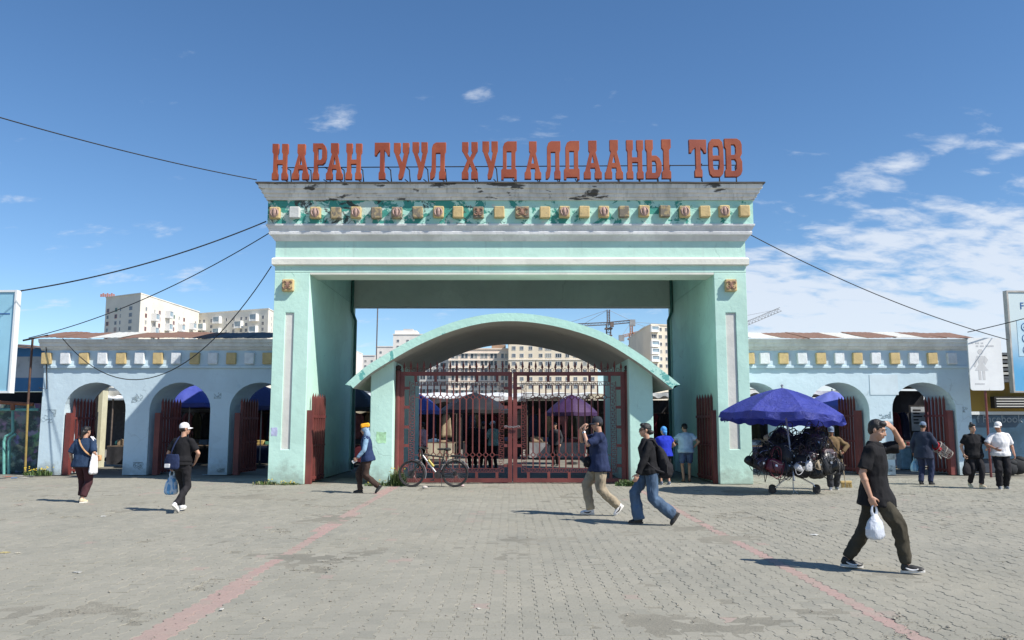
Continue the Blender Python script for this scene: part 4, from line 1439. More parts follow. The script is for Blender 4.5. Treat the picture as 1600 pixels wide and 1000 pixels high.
# block with balconies, right of the vault
pA, pB, pC = g2(1008, 330), g2(1020.5, 318), g2(1120, 326)
root = thing('tower_block', 'cream tower block with white balconies rising beside the right pillar', 'building', (pB.x, pB.y, 0))
zr = at(1020, 508, 318).z
prism_building(root, [pA, pB, pC, pC + Vector((0, 40, 0)), pA + Vector((0, 40, 0))], zr, facade('tower_cream_wall', (0.717, 0.64, 0.512)))
F, a, L = face(pB, pC)
bal3 = balcony_mesh(3.4, 2.4, 1.2, facade('white_balcony', (0.845, 0.845, 0.819)))
for k, y in enumerate((515, 526.5, 538, 549.5, 561, 572)):
    z = zat(y, 320)
    if k % 2 == 0 or k == 3:
        inst('balcony', bal3, root, F(0.045, z) - root.location, (0, 0, a))
    else:
        inst('window', ww, root, F(0.045, z) - root.location, (0, 0, a))
    for u in (0.14, 0.24, 0.34, 0.5):
        inst('window', ws, root, F(u, z) - root.location, (0, 0, a))
# pale towers in the distance, left of the vault
for (x0, x1, yt, Y, lab, st) in ((612, 658, 523, 420, 'white stepped tower block peeping over the left of the vault', 1), (585, 616, 542, 470, 'low pale tower block just left of the stepped tower', 0),
                                 (564, 584, 556, 500, 'small pale block between the left pillar and the vault tip', 0), (535, 553.5, 549, 430, 'narrow pale block tight against the left pillar', 0)):
    A, B = g2(x0, Y), g2(x1, Y)
    root = thing('tower_block', lab, 'building', ((A.x + B.x) / 2, Y, 0))
    zr = zat(yt, Y)
    prism_building(root, [A, B, B + Vector((0, 20, 0)), A + Vector((0, 20, 0))], zr, facade('pale_tower_wall', (0.768, 0.73, 0.678)))
    F, a, L = face(A, B)
    if st:
        b = MB().box((at(616, 520, Y).x, Y - 0.02 + 2, zr), (at(650, 520, Y).x, Y + 14, zat(515.5, Y))); b.build('roof_storey', facade('pale_tower_wall', (0.768, 0.73, 0.678)), root)
        b = MB().box((at(629, 520, Y).x, Y + 3, zat(515.5, Y)), (at(644, 520, Y).x, Y + 10, zat(513, Y))); b.build('roof_plant', M_APTG, root)
    for r_ in range(4):
        z = zr - 3.2 - 3.1 * r_
        for k in range(max(2, int(L / 4.5))):
            inst('window', ws, root, F((k + 0.5) / max(2, int(L / 4.5)), z) - root.location, (0, 0, a))
# cranes
M_CRANE = plain('crane_steel', (0.24, 0.15, 0.09), 0.6, 0.2, 0.3, 0); M_CRANEG = plain('grey_crane_steel', (0.30, 0.30, 0.30), 0.6, 0.2, 0.3, 0)
def truss(b, p0, p1, w, n, r):
    p0 = Vector(p0); p1 = Vector(p1)
    x, y, d = frame_from(p1 - p0)
    cs = [x * w / 2 + y * w / 2, -x * w / 2 + y * w / 2, -x * w / 2 - y * w / 2, x * w / 2 - y * w / 2]
    for c in cs:
        b.cyl(p0 + c, p1 + c, r, n=4)
    for i in range(n):
        a = p0.lerp(p1, i / n); e = p0.lerp(p1, (i + 1) / n)
        for k in range(4):
            b.cyl(a + cs[k], e + cs[(k + 1) % 4], r * 0.6, n=3)
            b.cyl(a + cs[k], a + cs[(k + 1) % 4], r * 0.6, n=3)
def crane(label, px, Y, yslew, yapex, jib, cjib, mat):
    base = g2(px, Y)
    root = thing('tower_crane', label, 'crane', base)
    z0, z1 = zat(yslew, Y), zat(yapex, Y)
    b = MB(); truss(b, base, base + Vector((0, 0, z0)), 2.2, 22, 0.18); b.build('mast', mat, root)
    b = MB(); b.box((base.x - 1.9, Y - 1.9, z0 - 3.0), (base.x + 1.9, Y + 1.9, z0 - 2.3)); b.box((base.x - 1.7, Y - 1.7, z0 - 6.5), (base.x + 1.7, Y + 1.7, z0 - 6.0))
    b.box((base.x + 0.6, Y - 2.6, z0 - 2.0), (base.x + 2.4, Y - 0.9, z0 + 0.4)); b.build('slewing_cab', mat, root)
    b = MB(); truss(b, base + Vector((0, 0, z0)), base + Vector((0, 0, z1)), 1.3, 5, 0.16); b.build('apex_tower', mat, root)
    tip = at(*jib, Y + 4); ctip = at(*cjib, Y - 2)
    b = MB(); truss(b, base + Vector((0, 0, z0)), tip, 1.3, 18, 0.13); b.build('jib', mat, root)
    b = MB(); truss(b, base + Vector((0, 0, z0)), ctip, 1.3, 6, 0.14); b.build('counter_jib', mat, root)
    b = MB(); b.box((ctip.x - 1.4, ctip.y - 1, ctip.z - 2.4), (ctip.x + 1.4, ctip.y + 1, ctip.z + 0.8)); b.build('counterweight', M_CRANEG, root)
    ap = base + Vector((0, 0, z1))
    b = MB()
    for q in (0.45, 0.85):
        b.cyl(ap, (base + Vector((0, 0, z0))).lerp(tip, q), 0.09, n=4)
    b.cyl(ap, ctip, 0.09, n=4); b.build('pendant', M_CRANEG, root)
crane('tower crane with dark mast and long level jib above the vault', 953, 420, 505.5, 484, (860, 510), (988, 502), plain('dark_crane_steel', (0.16, 0.12, 0.10), 0.6, 0.2, 0.3, 0))
crane('orange tower crane with rising jib right of the dark mast crane', 989, 440, 522, 503, (1060, 505), (971, 526), plain('orange_crane_steel', (0.42, 0.20, 0.10), 0.6, 0.2, 0.3, 0))
base = g2(1130, 180)
root = thing('tower_crane', 'grey lattice crane jib rising from behind the right pillar', 'crane', base)
b = MB(); truss(b, base, base + Vector((0, 0, zat(522, 180))), 1.4, 14, 0.10); b.build('mast', M_CRANEG, root)
b = MB(); truss(b, at(1130, 521, 180), at(1219, 483.5, 180), 0.85, 18, 0.055); b.build('jib', M_CRANEG, root)
b = MB(); b.cyl(at(1130, 505, 180), at(1170, 502, 180), 0.05, n=4); b.cyl(at(1130, 500, 180), at(1219, 483, 180), 0.03, n=4); b.build('pendant', M_CRANEG, root)
# mast behind the left of the vault
p0, p1 = at(587, 560, 60), at(590.5, 470, 60)
b = MB().cyl((p0.x, 60, 0), p1, 0.05, n=6)
tag(b.build('antenna_mast', plain('grey_mast', (0.14, 0.13, 0.13), 0.6)), 'thin grey mast standing behind the left half of the vault', 'mast')
# ------------------------------------------------------------------ market behind the gateway
def tarp(name, c, rough=0.7):
    return plain(name, c, rough, 0.18, 1.6, 0.35, bscale=5, bdist=0.05)
M_POST = plain('rusty_stall_post', (0.10, 0.075, 0.06), 0.7, 0.3, 5)
M_TABLE = plain('stall_board', (0.17, 0.12, 0.08), 0.8, 0.3, 4)
def parasol(label, c, rad, zrim, zapex, mat, pole_mat, base_xy=None, tilt=(0, 0), panels=8, valance=0.14, group=None, detailed=False, name='parasol', foot=True):
    bx_, by_ = base_xy or (c[0], c[1])
    root = thing(name, label, 'parasol', (bx_, by_, 0), 0, group)
    h = zapex - zrim
    Tm = Matrix.Translation((c[0] - bx_, c[1] - by_, zapex)) @ Matrix.Rotation(tilt[0], 4, 'Y') @ Matrix.Rotation(tilt[1], 4, 'X')
    def surf(a, t):
        seg = 2 * math.pi / panels
        f = (a % seg) / seg
        r = rad * t * (1 - (1 - math.cos(seg / 2)) * (1 - (2 * f - 1) ** 2) * 0.9)
        z = -h * (0.48 * t + 0.52 * t * t) - 0.05 * rad * math.sin(math.pi * f) * t * (1 - 0.6 * t)
        return Tm @ Vector((r * math.cos(a), r * math.sin(a), z))
    off = R(11)
    if detailed:
        for k in range(panels):
            b = MB()
            b.grid(lambda u, v, k=k: surf(off * 0 + (k + min(0.9999, max(0.0001, u))) * 2 * math.pi / panels, 0.012 + 0.988 * v), 8, 8)
            pn = b.build('canopy_panel', mat, root, smooth='all', world=False, fix=False)
            b = MB()
            def val(u, v, k=k):
                p = surf((k + min(0.9999, max(0.0001, u))) * 2 * math.pi / panels, 1.0)
                return p + Vector((0, 0, -valance * v * (0.85 + 0.15 * math.sin(u * 17 + k)))) + Vector((p.x, p.y, 0)).normalized() * 0.05 * math.sin(u * 11 + k * 2) * v
            b.grid(val, 12, 2)
            b.build('valance', mat, pn, smooth='all', world=False, fix=False)
    else:
        b = MB()
        n = panels * 4
        rings = [[surf(2 * math.pi * (k + 0.01) / n, t) for k in range(n)] for t in (0.02, 0.25, 0.5, 0.75, 1.0)]
        rings.append([p + Vector((0, 0, -valance)) for p in rings[-1]])
        b.loft(rings, cap=False)
        b.build('canopy', mat, root, smooth=True, world=False, fix=False)
    for k in range(panels):
        a = 2 * math.pi * k / panels
        MB().tube([surf(a + 1e-4, t) + Vector((0, 0, -0.012)) for t in (0.02, 0.35, 0.7, 1.0)], 0.008, 4).build('rib', pole_mat, root, world=False)
    top = Tm @ Vector((0, 0, 0.0))
    b = MB().cyl((0, 0, 0.02) if foot else Vector((0, 0, 0)).lerp(top, 0.13), top + Vector((0, 0, 0.06)), 0.022, n=8); b.build('pole', pole_mat, root, world=False)
    b = MB().ell(top + Vector((0, 0, 0.05)), 0.035, sub=1); b.build('finial', pole_mat, root, world=False)
    if foot:
        b = MB().lathe([(0.22, 0), (0.22, 0.05), (0.04, 0.09), (0.035, 0.25)], n=14); b.build('foot', M_STEEL_DK, root, world=False)
    return root
GAR = [cloth_mat('garment_%s' % n, c) for n, c in (('black', (0.014, 0.014, 0.016)), ('charcoal', (0.04, 0.04, 0.045)), ('wine', (0.10, 0.02, 0.03)), ('olive', (0.06, 0.06, 0.04)), ('navy', (0.02, 0.03, 0.07)), ('rose', (0.36, 0.16, 0.18)), ('sand', (0.30, 0.24, 0.16)))]
def garment_mesh(seed):
    b = MB(); w = 0.26
    def f(u, v):
        x = (u - 0.5) * 2 * w * (0.78 + 0.22 * v if v > 0.15 else 0.35 + 2.9 * v)
        y = 0.06 * math.sin(u * 9 + seed) * v + 0.05 * noise.noise((u * 3, v * 2, seed))
        return Vector((x, y, -1.05 * v))
    b.grid(f, 10, 8, (0, 0.05, 0))
    return b
_gm = {}
def garment(i, mi):
    if (i, mi) not in _gm:
        _gm[(i, mi)] = garment_mesh(i * 3.1).mesh('garment', GAR[mi], 'all')
    return _gm[(i, mi)]
_box_mats = [plain('goods_%d' % i, c, 0.7, 0.25, 6) for i, c in enumerate([(0.30, 0.22, 0.14), (0.05, 0.05, 0.06), (0.22, 0.05, 0.05), (0.08, 0.14, 0.22), (0.40, 0.38, 0.34), (0.05, 0.16, 0.10), (0.42, 0.30, 0.10)])]
def boxes_mesh(i, mi):
    b = MB()
    w, d, h = random.uniform(.10, .26), random.uniform(.10, .18), random.uniform(.06, .22)
    b.cbox((-w, -d, 0), (w, d, h), 0.015)
    if i % 3 == 0:                                             # open carton with goods showing
        for q in range(5):
            b.ell((random.uniform(-w * .7, w * .7), random.uniform(-d * .6, d * .6), h), (0.06, 0.05, 0.05), sub=1)
    return b.mesh('goods', _box_mats[mi], True)
_bxm = [boxes_mesh(i, i % 7) for i in range(14)]
def stall(where, x0, x1, Y, roof_mat, zf=2.45, zb=2.25, depth=2.6, back=None, rail=True, table=True, ng=None, nb=None, rng_seed=0, counter=None):
    rnd = random.Random(rng_seed)
    cx = (x0 + x1) / 2
    root = thing('market_stall', 'covered market stall %s' % where, 'stall', (cx, Y, 0))
    for x in (x0 + 0.05, x1 - 0.05):
        for y, z in ((Y, zf), (Y + depth, zb)):
            MB().cyl((x, y, 0), (x, y, z), 0.025, n=7).build('post', M_POST, root)
    b = MB()
    sg = rnd.uniform(0.06, 0.16); ov = 0.35
    b.grid(lambda u, v: Vector((x0 - 0.15 + (x1 - x0 + 0.3) * u, Y - ov + (depth + ov + 0.15) * v, zf + 0.03 + (zb - zf) * v - sg * math.sin(math.pi * u) * math.sin(math.pi * v) + 0.02 * math.sin(u * 14) * (1 - v))), 14, 6, (0, 0, 0.012))
    b.build('roof_tarp', roof_mat, root, smooth='all')
    b = MB(); b.grid(lambda u, v: Vector((x0 - 0.15 + (x1 - x0 + 0.3) * u, Y - ov - 0.02 - 0.03 * math.sin(u * 12) * v, zf + 0.02 - (0.16 + 0.05 * math.sin(u * 23)) * v)), 24, 2)
    b.build('roof_flap', roof_mat, root, smooth='all')
    b = MB(); b.grid(lambda u, v: Vector((x0 + (x1 - x0) * u, Y + depth - 0.06 + 0.05 * math.sin(u * 16), 0.05 + (zb - 0.1) * v)), 24, 3)
    b.build('back_cloth', back or GAR[1], root, smooth='all')
    if table:
        MB().box((x0 + 0.15, Y + 0.25, 0.70), (x1 - 0.15, Y + 1.25, 0.75)).build('table_top', M_TABLE, root)
        b = MB(); b.grid(lambda u, v: Vector((x0 + 0.15 + (x1 - x0 - 0.3) * u, Y + 0.24 + 0.03 * math.sin(u * 20) * (1 - v), 0.06 + 0.66 * v)), 26, 2)
        b.build('table_cloth', counter or GAR[rnd.randrange(5)], root, smooth='all')
    if rail:
        MB().cyl((x0 + 0.1, Y + 1.5, 2.0), (x1 - 0.1, Y + 1.5, 2.0), 0.016, n=6).build('clothes_rail', M_POST, root)
    n_ = ng if ng is not None else int((x1 - x0) / 0.42)
    cols_ = rnd.sample([0, 1, 3, 4, 2, 6, 5], 7)
    for i in range(min(7, n_) if rail else 0):
        gi_ = cols_[i]; g_ = inst('garment', garment(rnd.randrange(4), gi_), None, (x0 + 0.3 + (x1 - x0 - 0.6) * (i + rnd.random() * 0.6) / max(1, n_), Y + 1.45 + rnd.uniform(-.05, .1), 2.0), (0, 0, rnd.uniform(-0.9, 0.9)))
        tag(g_, '%s garment hanging in the stall %s' % (['black', 'charcoal', 'wine red', 'olive', 'navy', 'rose', 'sand'][gi_], where), 'clothing', 'garments in the stall %s' % where)
    m_ = nb if nb is not None else int((x1 - x0) / 0.5)
    bcols_ = rnd.sample(range(7), 7)
    for i in range(min(7, m_) if table else 0):
        bi_ = bcols_[i] + 7 * rnd.randrange(2); g_ = inst('goods_box', _bxm[bi_], None, (x0 + 0.4 + (x1 - x0 - 0.8) * (i + rnd.random() * 0.5) / max(1, m_), Y + 0.75 + rnd.uniform(-.2, .2), 0.752), (0, 0, rnd.uniform(-.5, .5)))
        tag(g_, '%s box in the stall %s' % (['brown', 'black', 'red', 'blue', 'pale grey', 'green', 'yellow'][bi_ % 7], where), 'box', 'goods boxes in the stall %s' % where)
    return root
T_WHITE = tarp('white_tarp', (0.66, 0.67, 0.66)); T_GREY = tarp('grey_tarp', (0.30, 0.30, 0.31)); T_DARK = tarp('dark_tarp', (0.05, 0.052, 0.06)); T_BLUE = tarp('blue_tarp', (0.05, 0.10, 0.35)); T_GREEN = tarp('green_tarp', (0.10, 0.36, 0.24))
T_CREAM = tarp('cream_tarp', (0.55, 0.49, 0.36))
X = lambda px, Y: at(px, 660, Y).x
# left of the gateway
stall('seen through the first left arch', X(158, 31), X(232, 31), 31.0, T_WHITE, 2.75, 2.6, rng_seed=1, ng=3, counter=GAR[1])
stall('seen through the middle left arch', X(236, 32.0), X(338, 32.0), 32.0, T_DARK, 2.35, 2.2, rng_seed=2, back=T_GREY)
stall('seen through the third left arch', X(344, 32.0), X(438, 32.0), 32.0, T_DARK, 2.4, 2.25, rng_seed=3)
stall('hidden mostly by the left pillar', X(444, 33.0), X(536, 33.0), 33.0, T_DARK, 2.4, 2.25, rng_seed=4)
stall('in the left side passage', X(538, 33.0), X(622, 33.0), 33.0, T_CREAM, 2.15, 2.05, rng_seed=5)
# centre
stall('behind the left half of the main gate', X(625, 36), X(715, 36), 36.0, T_DARK, 2.6, 2.4, rng_seed=6, counter=T_CREAM)
stall('behind the middle of the main gate', X(718, 38), X(818, 38), 38.0, T_WHITE, 2.75, 2.6, rng_seed=7)
stall('behind the right half of the main gate', X(822, 37), X(920, 37), 37.0, T_WHITE, 2.85, 2.65, rng_seed=8, counter=T_GREY)
stall('behind the right pier', X(925, 36), X(1008, 36), 36.0, T_CREAM, 2.8, 2.65, rng_seed=9)
stall('in the right side passage', X(1010, 33), X(1066, 33), 33.0, T_WHITE, 2.75, 2.6, rng_seed=10)
# right of the gateway
stall('hidden mostly by the right pillar', X(1070, 33), X(1160, 33), 33.0, T_DARK, 2.5, 2.3, rng_seed=11)
stall('seen past the cart through the first right arch', X(1164, 31), X(1248, 31), 31.0, T_WHITE, 2.8, 2.6, rng_seed=12, back=T_BLUE)
stall('seen through the second right arch', X(1252, 31), X(1356, 31), 31.0, T_WHITE, 2.75, 2.6, rng_seed=13)
stall('seen through the rightmost arch', X(1360, 30), X(1500, 30), 30.0, T_DARK, 3.05, 2.9, rng_seed=14)
M_PPOLE = plain('grey_parasol_pole', (0.35, 0.35, 0.36), 0.4, 0.1, 5, metal=0.6)
P_BLUE = tarp('blue_parasol_cloth', (0.05, 0.07, 0.33), 0.6); P_DKB = tarp('dark_blue_parasol_cloth', (0.03, 0.035, 0.13), 0.6); P_PURP = tarp('purple_parasol_cloth', (0.05, 0.018, 0.075), 0.6); P_BLK = tarp('black_parasol_cloth', (0.010, 0.010, 0.012), 0.6)
def par(label, px, ya, yr, Y, rpx, mat):
    c = at(px, ya, Y); parasol(label, (c.x, Y), rpx / FPX * Y, zat(yr, Y), c.z, mat, M_PPOLE)
par('blue parasol seen through the middle left arch', 298, 598, 630, 30.2, 52, P_BLUE)
par('dark blue parasol seen through the third left arch', 410, 602, 634, 30.2, 52, P_DKB)
par('black domed parasol in the left side passage', 556, 604, 636, 31.0, 40, P_BLK)
par('blue parasol peeping past the left pier inside the gate', 648, 612, 641, 31.5, 42, P_BLUE)
par('wide black parasol behind the left gate leaf', 742, 613, 640, 33.5, 54, P_BLK)
par('purple parasol behind the right gate leaf', 893, 616, 644, 33.0, 40, P_PURP)
par('pale blue parasol seen through the second right arch', 1300, 611, 634, 29.6, 46, tarp('pale_blue_parasol_cloth', (0.12, 0.15, 0.50), 0.6))
# long white-roofed market shed closing the view
root = thing('market_shed', 'long low market shed with white sheet roof behind all the stalls', 'building', (0, 52, 0))
MB().box((-40, 52, 0), (40, 53, 3.0)).build('front_wall', GAR[1], root)
b = MB(); b.grid(lambda u, v: Vector((-41 + 82 * u, 49.6 + 5 * v, 3.10 + 0.45 * v + 0.04 * math.sin(u * 260))), 260, 2, (0, 0, -0.05)); b.build('roof', T_WHITE, root)
for k in range(26):
    x = -40 + 80 * k / 25
    MB().cyl((x, 49.9, 0), (x, 49.9, 3.1), 0.05, n=6).build('post', M_POST, root)
# cream kiosk corner and barrow seen through the first left arch
root = thing('kiosk', 'narrow cream kiosk with dark door inside the first left arch', 'kiosk', (X(146, 30.2), 30.2, 0))
x0, x1 = X(120, 30.2), X(158, 30.2)
MB().box((x0, 30.2, 0), (x1, 30.6, 2.9)).build('wall', plain('kiosk_cream', (0.60, 0.58, 0.42), 0.7, 0.1, 1.5), root)
MB().box((X(140, 30.2), 30.17, 0.02), (X(153, 30.2), 30.22, 2.0)).build('door', plain('kiosk_door', (0.05, 0.06, 0.08), 0.6), root)
MB().box((x0 - 0.1, 30.0, 2.9), (x1 + 0.1, 30.8, 2.98)).build('roof', M_TINW, root)
bc = gnd(178, 722)
root = thing('barrow', 'green topped goods barrow standing inside the first left arch', 'cart', (bc.x + 0.2, bc.y, 0), R(12))
b = MB()
for pts in ([(-.45, 0, .12), (.35, 0, .55)], [(-.45, .4, .12), (.35, .4, .55)], [(.35, 0, .05), (.35, 0, .85)], [(.35, .4, .05), (.35, .4, .85)], [(-.2, 0, .62), (.8, 0, .62)], [(-.2, .4, .62), (.8, .4, .62)]):
    b.tube(pts, 0.016, 6)
b.build('frame', M_POST, root, world=False)
for y in (0, 0.4):
    MB().cyl((-.45, y - .02, .11), (-.45, y + .02, .11), 0.11, n=14).build('wheel', SH_BLACK if 'SH_BLACK' in globals() else M_STEEL_DK, root, world=False)
b = MB(); b.box((-.25, -.05, .63), (.85, .45, .70)); b.build('tray', M_TABLE, root, world=False)
b = MB(); 
for k in range(7): b.ell((-.1 + .14 * k, .2 + .1 * math.sin(k * 2), .78), (.14, .16, .12), sub=2)
b.build('covered_load', T_GREEN, root, smooth=True, world=False)
# notice board and crate in the rightmost arch
c = at(1434, 652, 28.8)
root = thing('price_board', 'white price board in dark frame inside the rightmost arch', 'sign', (c.x, 28.8, 0))
MB().box((c.x - .30, 28.78, c.z - .52), (c.x + .30, 28.82, c.z + .42)).build('frame', M_STEEL_DK, root)
MB().box((c.x - .24, 28.765, c.z - .46), (c.x + .24, 28.785, c.z + .36)).build('sheet', plain('board_sheet', (0.40, 0.42, 0.44), 0.6), root)
b = MB()
for k in range(5): b.box((c.x - .17, 28.758, c.z + .22 - k * .11), (c.x + random.uniform(0, .17), 28.768, c.z + .27 - k * .11))
b.build('print', M_STEEL_DK, root)
MB().box((c.x - .28, 28.79, 0), (c.x - .24, 28.83, c.z + .3)).build('leg', M_STEEL_DK, root); MB().box((c.x + .24, 28.79, 0), (c.x + .28, 28.83, c.z + .3)).build('leg', M_STEEL_DK, root)
c = gnd(1418, 733)
root = thing('crate', 'pale blue plastic crate at the foot of the price board', 'crate', (c.x, c.y, 0))
MB().cbox((-.28, -.2, 0), (.28, .2, .75), .03).build('body', plain('pale_blue_plastic', (0.25, 0.42, 0.52), 0.5), root, world=False)
MB().cbox((-.30, -.22, .752), (.30, .22, .80), .015).build('lid', plain('white_plastic', (0.5, 0.52, 0.54), 0.5), root, world=False)
# ------------------------------------------------------------------ bag cart under the blue parasol
M_CHROME = plain('worn_chrome', (0.55, 0.55, 0.56), 0.3, 0.15, 12, 0.1, metal=0.9)
M_RUBBER = plain('black_rubber', (0.02, 0.02, 0.021), 0.75, 0.2, 12)
CY = 19.45
cb = Vector((X(1240, CY), CY, 0))
cart = thing('hand_cart', 'folding chrome hand cart loaded with bags under the blue parasol', 'cart', cb)
def lp(px, py, dy=0.0):
    return at(px, py, CY + dy) - cb
b = MB()
for dy in (-0.30, 0.30):
    b.tube([lp(1252, 735, dy), lp(1222, 752, dy), lp(1208, 768.5, dy) + Vector((0, 0, 0.04))], 0.017, 7)
    b.tube([lp(1243, 742, dy), lp(1270, 756, dy), lp(1276, 767, dy)], 0.017, 7)
    b.tube([lp(1178, 728, dy), lp(1305, 728, dy)], 0.016, 7)
b.tube([lp(1210, 728, -.3), lp(1210, 728, .3)], 0.016, 7); b.tube([lp(1285, 728, -.3), lp(1285, 728, .3)], 0.016, 7); b.tube([lp(1245, 740, -.3), lp(1245, 740, .3)], 0.016, 7)
b.build('frame', M_CHROME, cart, smooth=True, world=False)
b = MB(); b.tube([lp(1238, 728), lp(1240, 772)], 0.013, 6); b.tube([lp(1240, 765), lp(1250, 774)], 0.008, 5); b.build('prop_leg', plain('white_prop', (0.6, 0.6, 0.6), 0.5), cart, world=False)
for px, dy in ((1207, -.30), (1207, .30), (1276, -.30), (1276, .30)):
    p = lp(px, 766, dy); p.z = 0.09
    w_ = MB().cyl(p + Vector((0, -.025, 0)), p + Vector((0, .025, 0)), 0.085, n=18).build('wheel', M_RUBBER, cart, smooth=True, world=False)
    MB().cyl(p + Vector((0, -.03, 0)), p + Vector((0, .03, 0)), 0.030, n=12).build('hub', M_STEEL_DK, w_, world=False)
b = MB().box(lp(1180, 728, -.34), lp(1304, 724, .34)); b.build('deck', M_TABLE, cart, world=False)
b = MB().tube([lp(1282, 726, -0.25), lp(1284, 690, -0.25)], 0.016, 6); b.build('upright', M_CHROME, cart, world=False)

BAGM = [plain('black_bag_leather', (0.012, 0.012, 0.013), 0.42, 0.3, 9, 0.4), cloth_mat('black_bag_nylon', (0.016, 0.016, 0.018), 0.6), cloth_mat('charcoal_bag_nylon', (0.03, 0.031, 0.036), 0.6),
        plain('maroon_bag_leather', (0.11, 0.012, 0.022), 0.45, 0.25, 9, 0.4), plain('silver_bag_leather', (0.46, 0.46, 0.47), 0.35, 0.2, 9, 0.3), plain('sand_bag_leather', (0.36, 0.29, 0.20), 0.55, 0.2, 9, 0.3), plain('plum_bag_leather', (0.055, 0.03, 0.035), 0.45, 0.25, 9, 0.4)]
def bag_meshes(kind, seed):
    b = MB(); V, F = ico(3)
    e = {'tote': 0.55, 'round': 0.8, 'pack': 0.65, 'duffel': 0.75}[kind]
    dim = {'tote': (0.19, 0.075, 0.14), 'round': (0.16, 0.08, 0.12), 'pack': (0.16, 0.11, 0.22), 'duffel': (0.30, 0.13, 0.14)}[kind]
    W = np.sign(V) * np.abs(V) ** e
    out = []
    for p in W:
        k = 1 + 0.10 * noise.noise((p[0] * 2 + seed, p[1] * 2, p[2] * 2)) + 0.05 * noise.noise((p[0] * 6 + seed, p[1] * 6, p[2] * 6))
        sag = 1.0 + 0.14 * (-p[2])
        out.append((p[0] * dim[0] * k * sag, p[1] * dim[1] * k * sag, p[2] * dim[2] * k))
    b.add(out, F)
    s = MB()
    w, h = dim[0], dim[2]
    for dy in (-0.04, 0.04):
        drop = random.uniform(0.10, 0.30)
        pts = [(w * 0.6 * math.cos(math.pi * q / 10) * (1 + .15 * math.sin(q + seed)), dy + 0.03 * math.sin(q * 1.3 + seed), h * 0.85 + drop * math.sin(math.pi * q / 10)) for q in range(11)]
        s.tube(pts, 0.009, 5)
    pts = [(w * 0.95 * math.cos(math.pi * q / 12), -0.06 - 0.05 * math.sin(math.pi * q / 12), h * 0.7 - 0.36 * math.sin(math.pi * q / 12)) for q in range(13)]
    s.tube(pts, 0.009, 5)
    z = MB(); z.tube([(w * 0.8 * (q / 6 * 2 - 1), -dim[1] * 0.93, h * 0.45 + 0.02 * math.sin(q)) for q in range(7)], 0.005, 4)
    z.box((-0.025, -dim[1] * 1.12, -0.02), (0.025, -dim[1] * 0.95, 0.02))
    return b, s, z
_bags = {}
def put_bag(kind, mi, loc, rot, scl, label, group=None):
    key = (kind, mi)
    if key not in _bags:
        b, s, z = bag_meshes(kind, len(_bags) * 1.7)
        _bags[key] = (b.mesh('body', BAGM[mi], 'all'), s.mesh('strap', BAGM[mi], 'all'), z.mesh('buckle', M_CHROME, True))
    r = thing({'tote': 'handbag', 'round': 'shoulder_bag', 'pack': 'backpack', 'duffel': 'duffel_bag'}[kind], label, 'bag', loc, 0, group)
    r.rotation_euler = rot; r.scale = (scl,) * 3
    for nm, me in zip(('body', 'strap', 'buckle'), _bags[key]):
        inst(nm, me, r)
    return r
rnd = random.Random(4)
GRP = 'black bags heaped on the hand cart'
ORD = ['first', 'second', 'third', 'fourth', 'fifth', 'sixth', 'seventh', 'eighth', 'ninth', 'tenth', 'eleventh', 'twelfth', 'thirteenth']
def heap(px, py, dy, kind=None, mi=None, label=None, scl=None, rot=None, row=None):
    p = at(px, py, CY + dy)
    kind = kind or rnd.choice(['tote', 'round', 'pack', 'tote'])
    mi = rnd.choice([0, 0, 1, 1, 2, 6]) if mi is None else mi
    if row:
        label = '%s %s, %s of the bag heap, %s from left' % (['black leather', 'black nylon', 'charcoal', '', '', '', 'plum brown'][mi], {'tote': 'handbag', 'round': 'shoulder bag', 'pack': 'backpack'}[kind], row[0], ORD[row[1]])
    put_bag(kind, mi, p, rot or (rnd.uniform(-.5, .3), rnd.uniform(-.6, .6), rnd.uniform(-.7, .7)),
            scl or rnd.uniform(0.85, 1.2), label, GRP if row else None)
for k in range(13):                                           # lower ring, facing the camera
    heap(1188 + 9.4 * k + rnd.uniform(-3, 3), 727 + rnd.uniform(-5, 6), -0.42 + rnd.uniform(-.08, .05), row=('bottom front row', k))
for k in range(11):
    heap(1196 + 9.8 * k + rnd.uniform(-3, 3), 711 + rnd.uniform(-5, 5), -0.30 + rnd.uniform(-.06, .06), row=('second row', k))
for k in range(9):
    heap(1208 + 9.6 * k + rnd.uniform(-3, 3), 697 + rnd.uniform(-5, 5), -0.12 + rnd.uniform(-.1, .1), row=('third row', k))
for k in range(7):
    heap(1214 + 10.5 * k + rnd.uniform(-3, 3), 684 + rnd.uniform(-4, 4), 0.05 + rnd.uniform(-.1, .1), row=('top row', k))
for k in range(7):
    heap(1195 + 16 * k, 716 + rnd.uniform(-8, 8), 0.38 + rnd.uniform(-.1, .1), row=('rear row', k))
heap(1178, 722, -0.25, 'duffel', 0, 'long black duffel bag jutting from the left end of the heap', 0.85, (0.1, 0.35, 0.5))
heap(1298, 731, -0.30, 'duffel', 1, 'bulky black duffel bag hanging at the right end of the heap', 1.0, (0.0, -0.15, -0.3))
heap(1297, 719, -0.20, 'duffel', 2, 'charcoal duffel bag lying on top of the right end of the heap', 0.75, (0.0, 0.2, -0.2))
heap(1210, 728, -0.56, 'tote', 3, 'maroon leather handbag at the front of the heap', 1.1, (-0.15, 0.25, 0.2))
heap(1190, 724, -0.52, 'round', 6, 'plum brown shoulder bag beside the maroon handbag', 1.05, (-0.1, -0.5, 0.3))
heap(1248, 730, -0.56, 'round', 4, 'silver flap shoulder bag low in the middle of the heap', 0.72, (-0.2, 0.5, 0.1))
heap(1263, 728, -0.56, 'pack', 4, 'small silver backpack beside the silver flap bag', 0.55, (-0.1, 0.1, 0.1))
heap(1280, 726, -0.52, 'tote', 5, 'sand coloured handbag wedged at the right of the heap', 0.60, (-0.1, 1.2, 0.2))
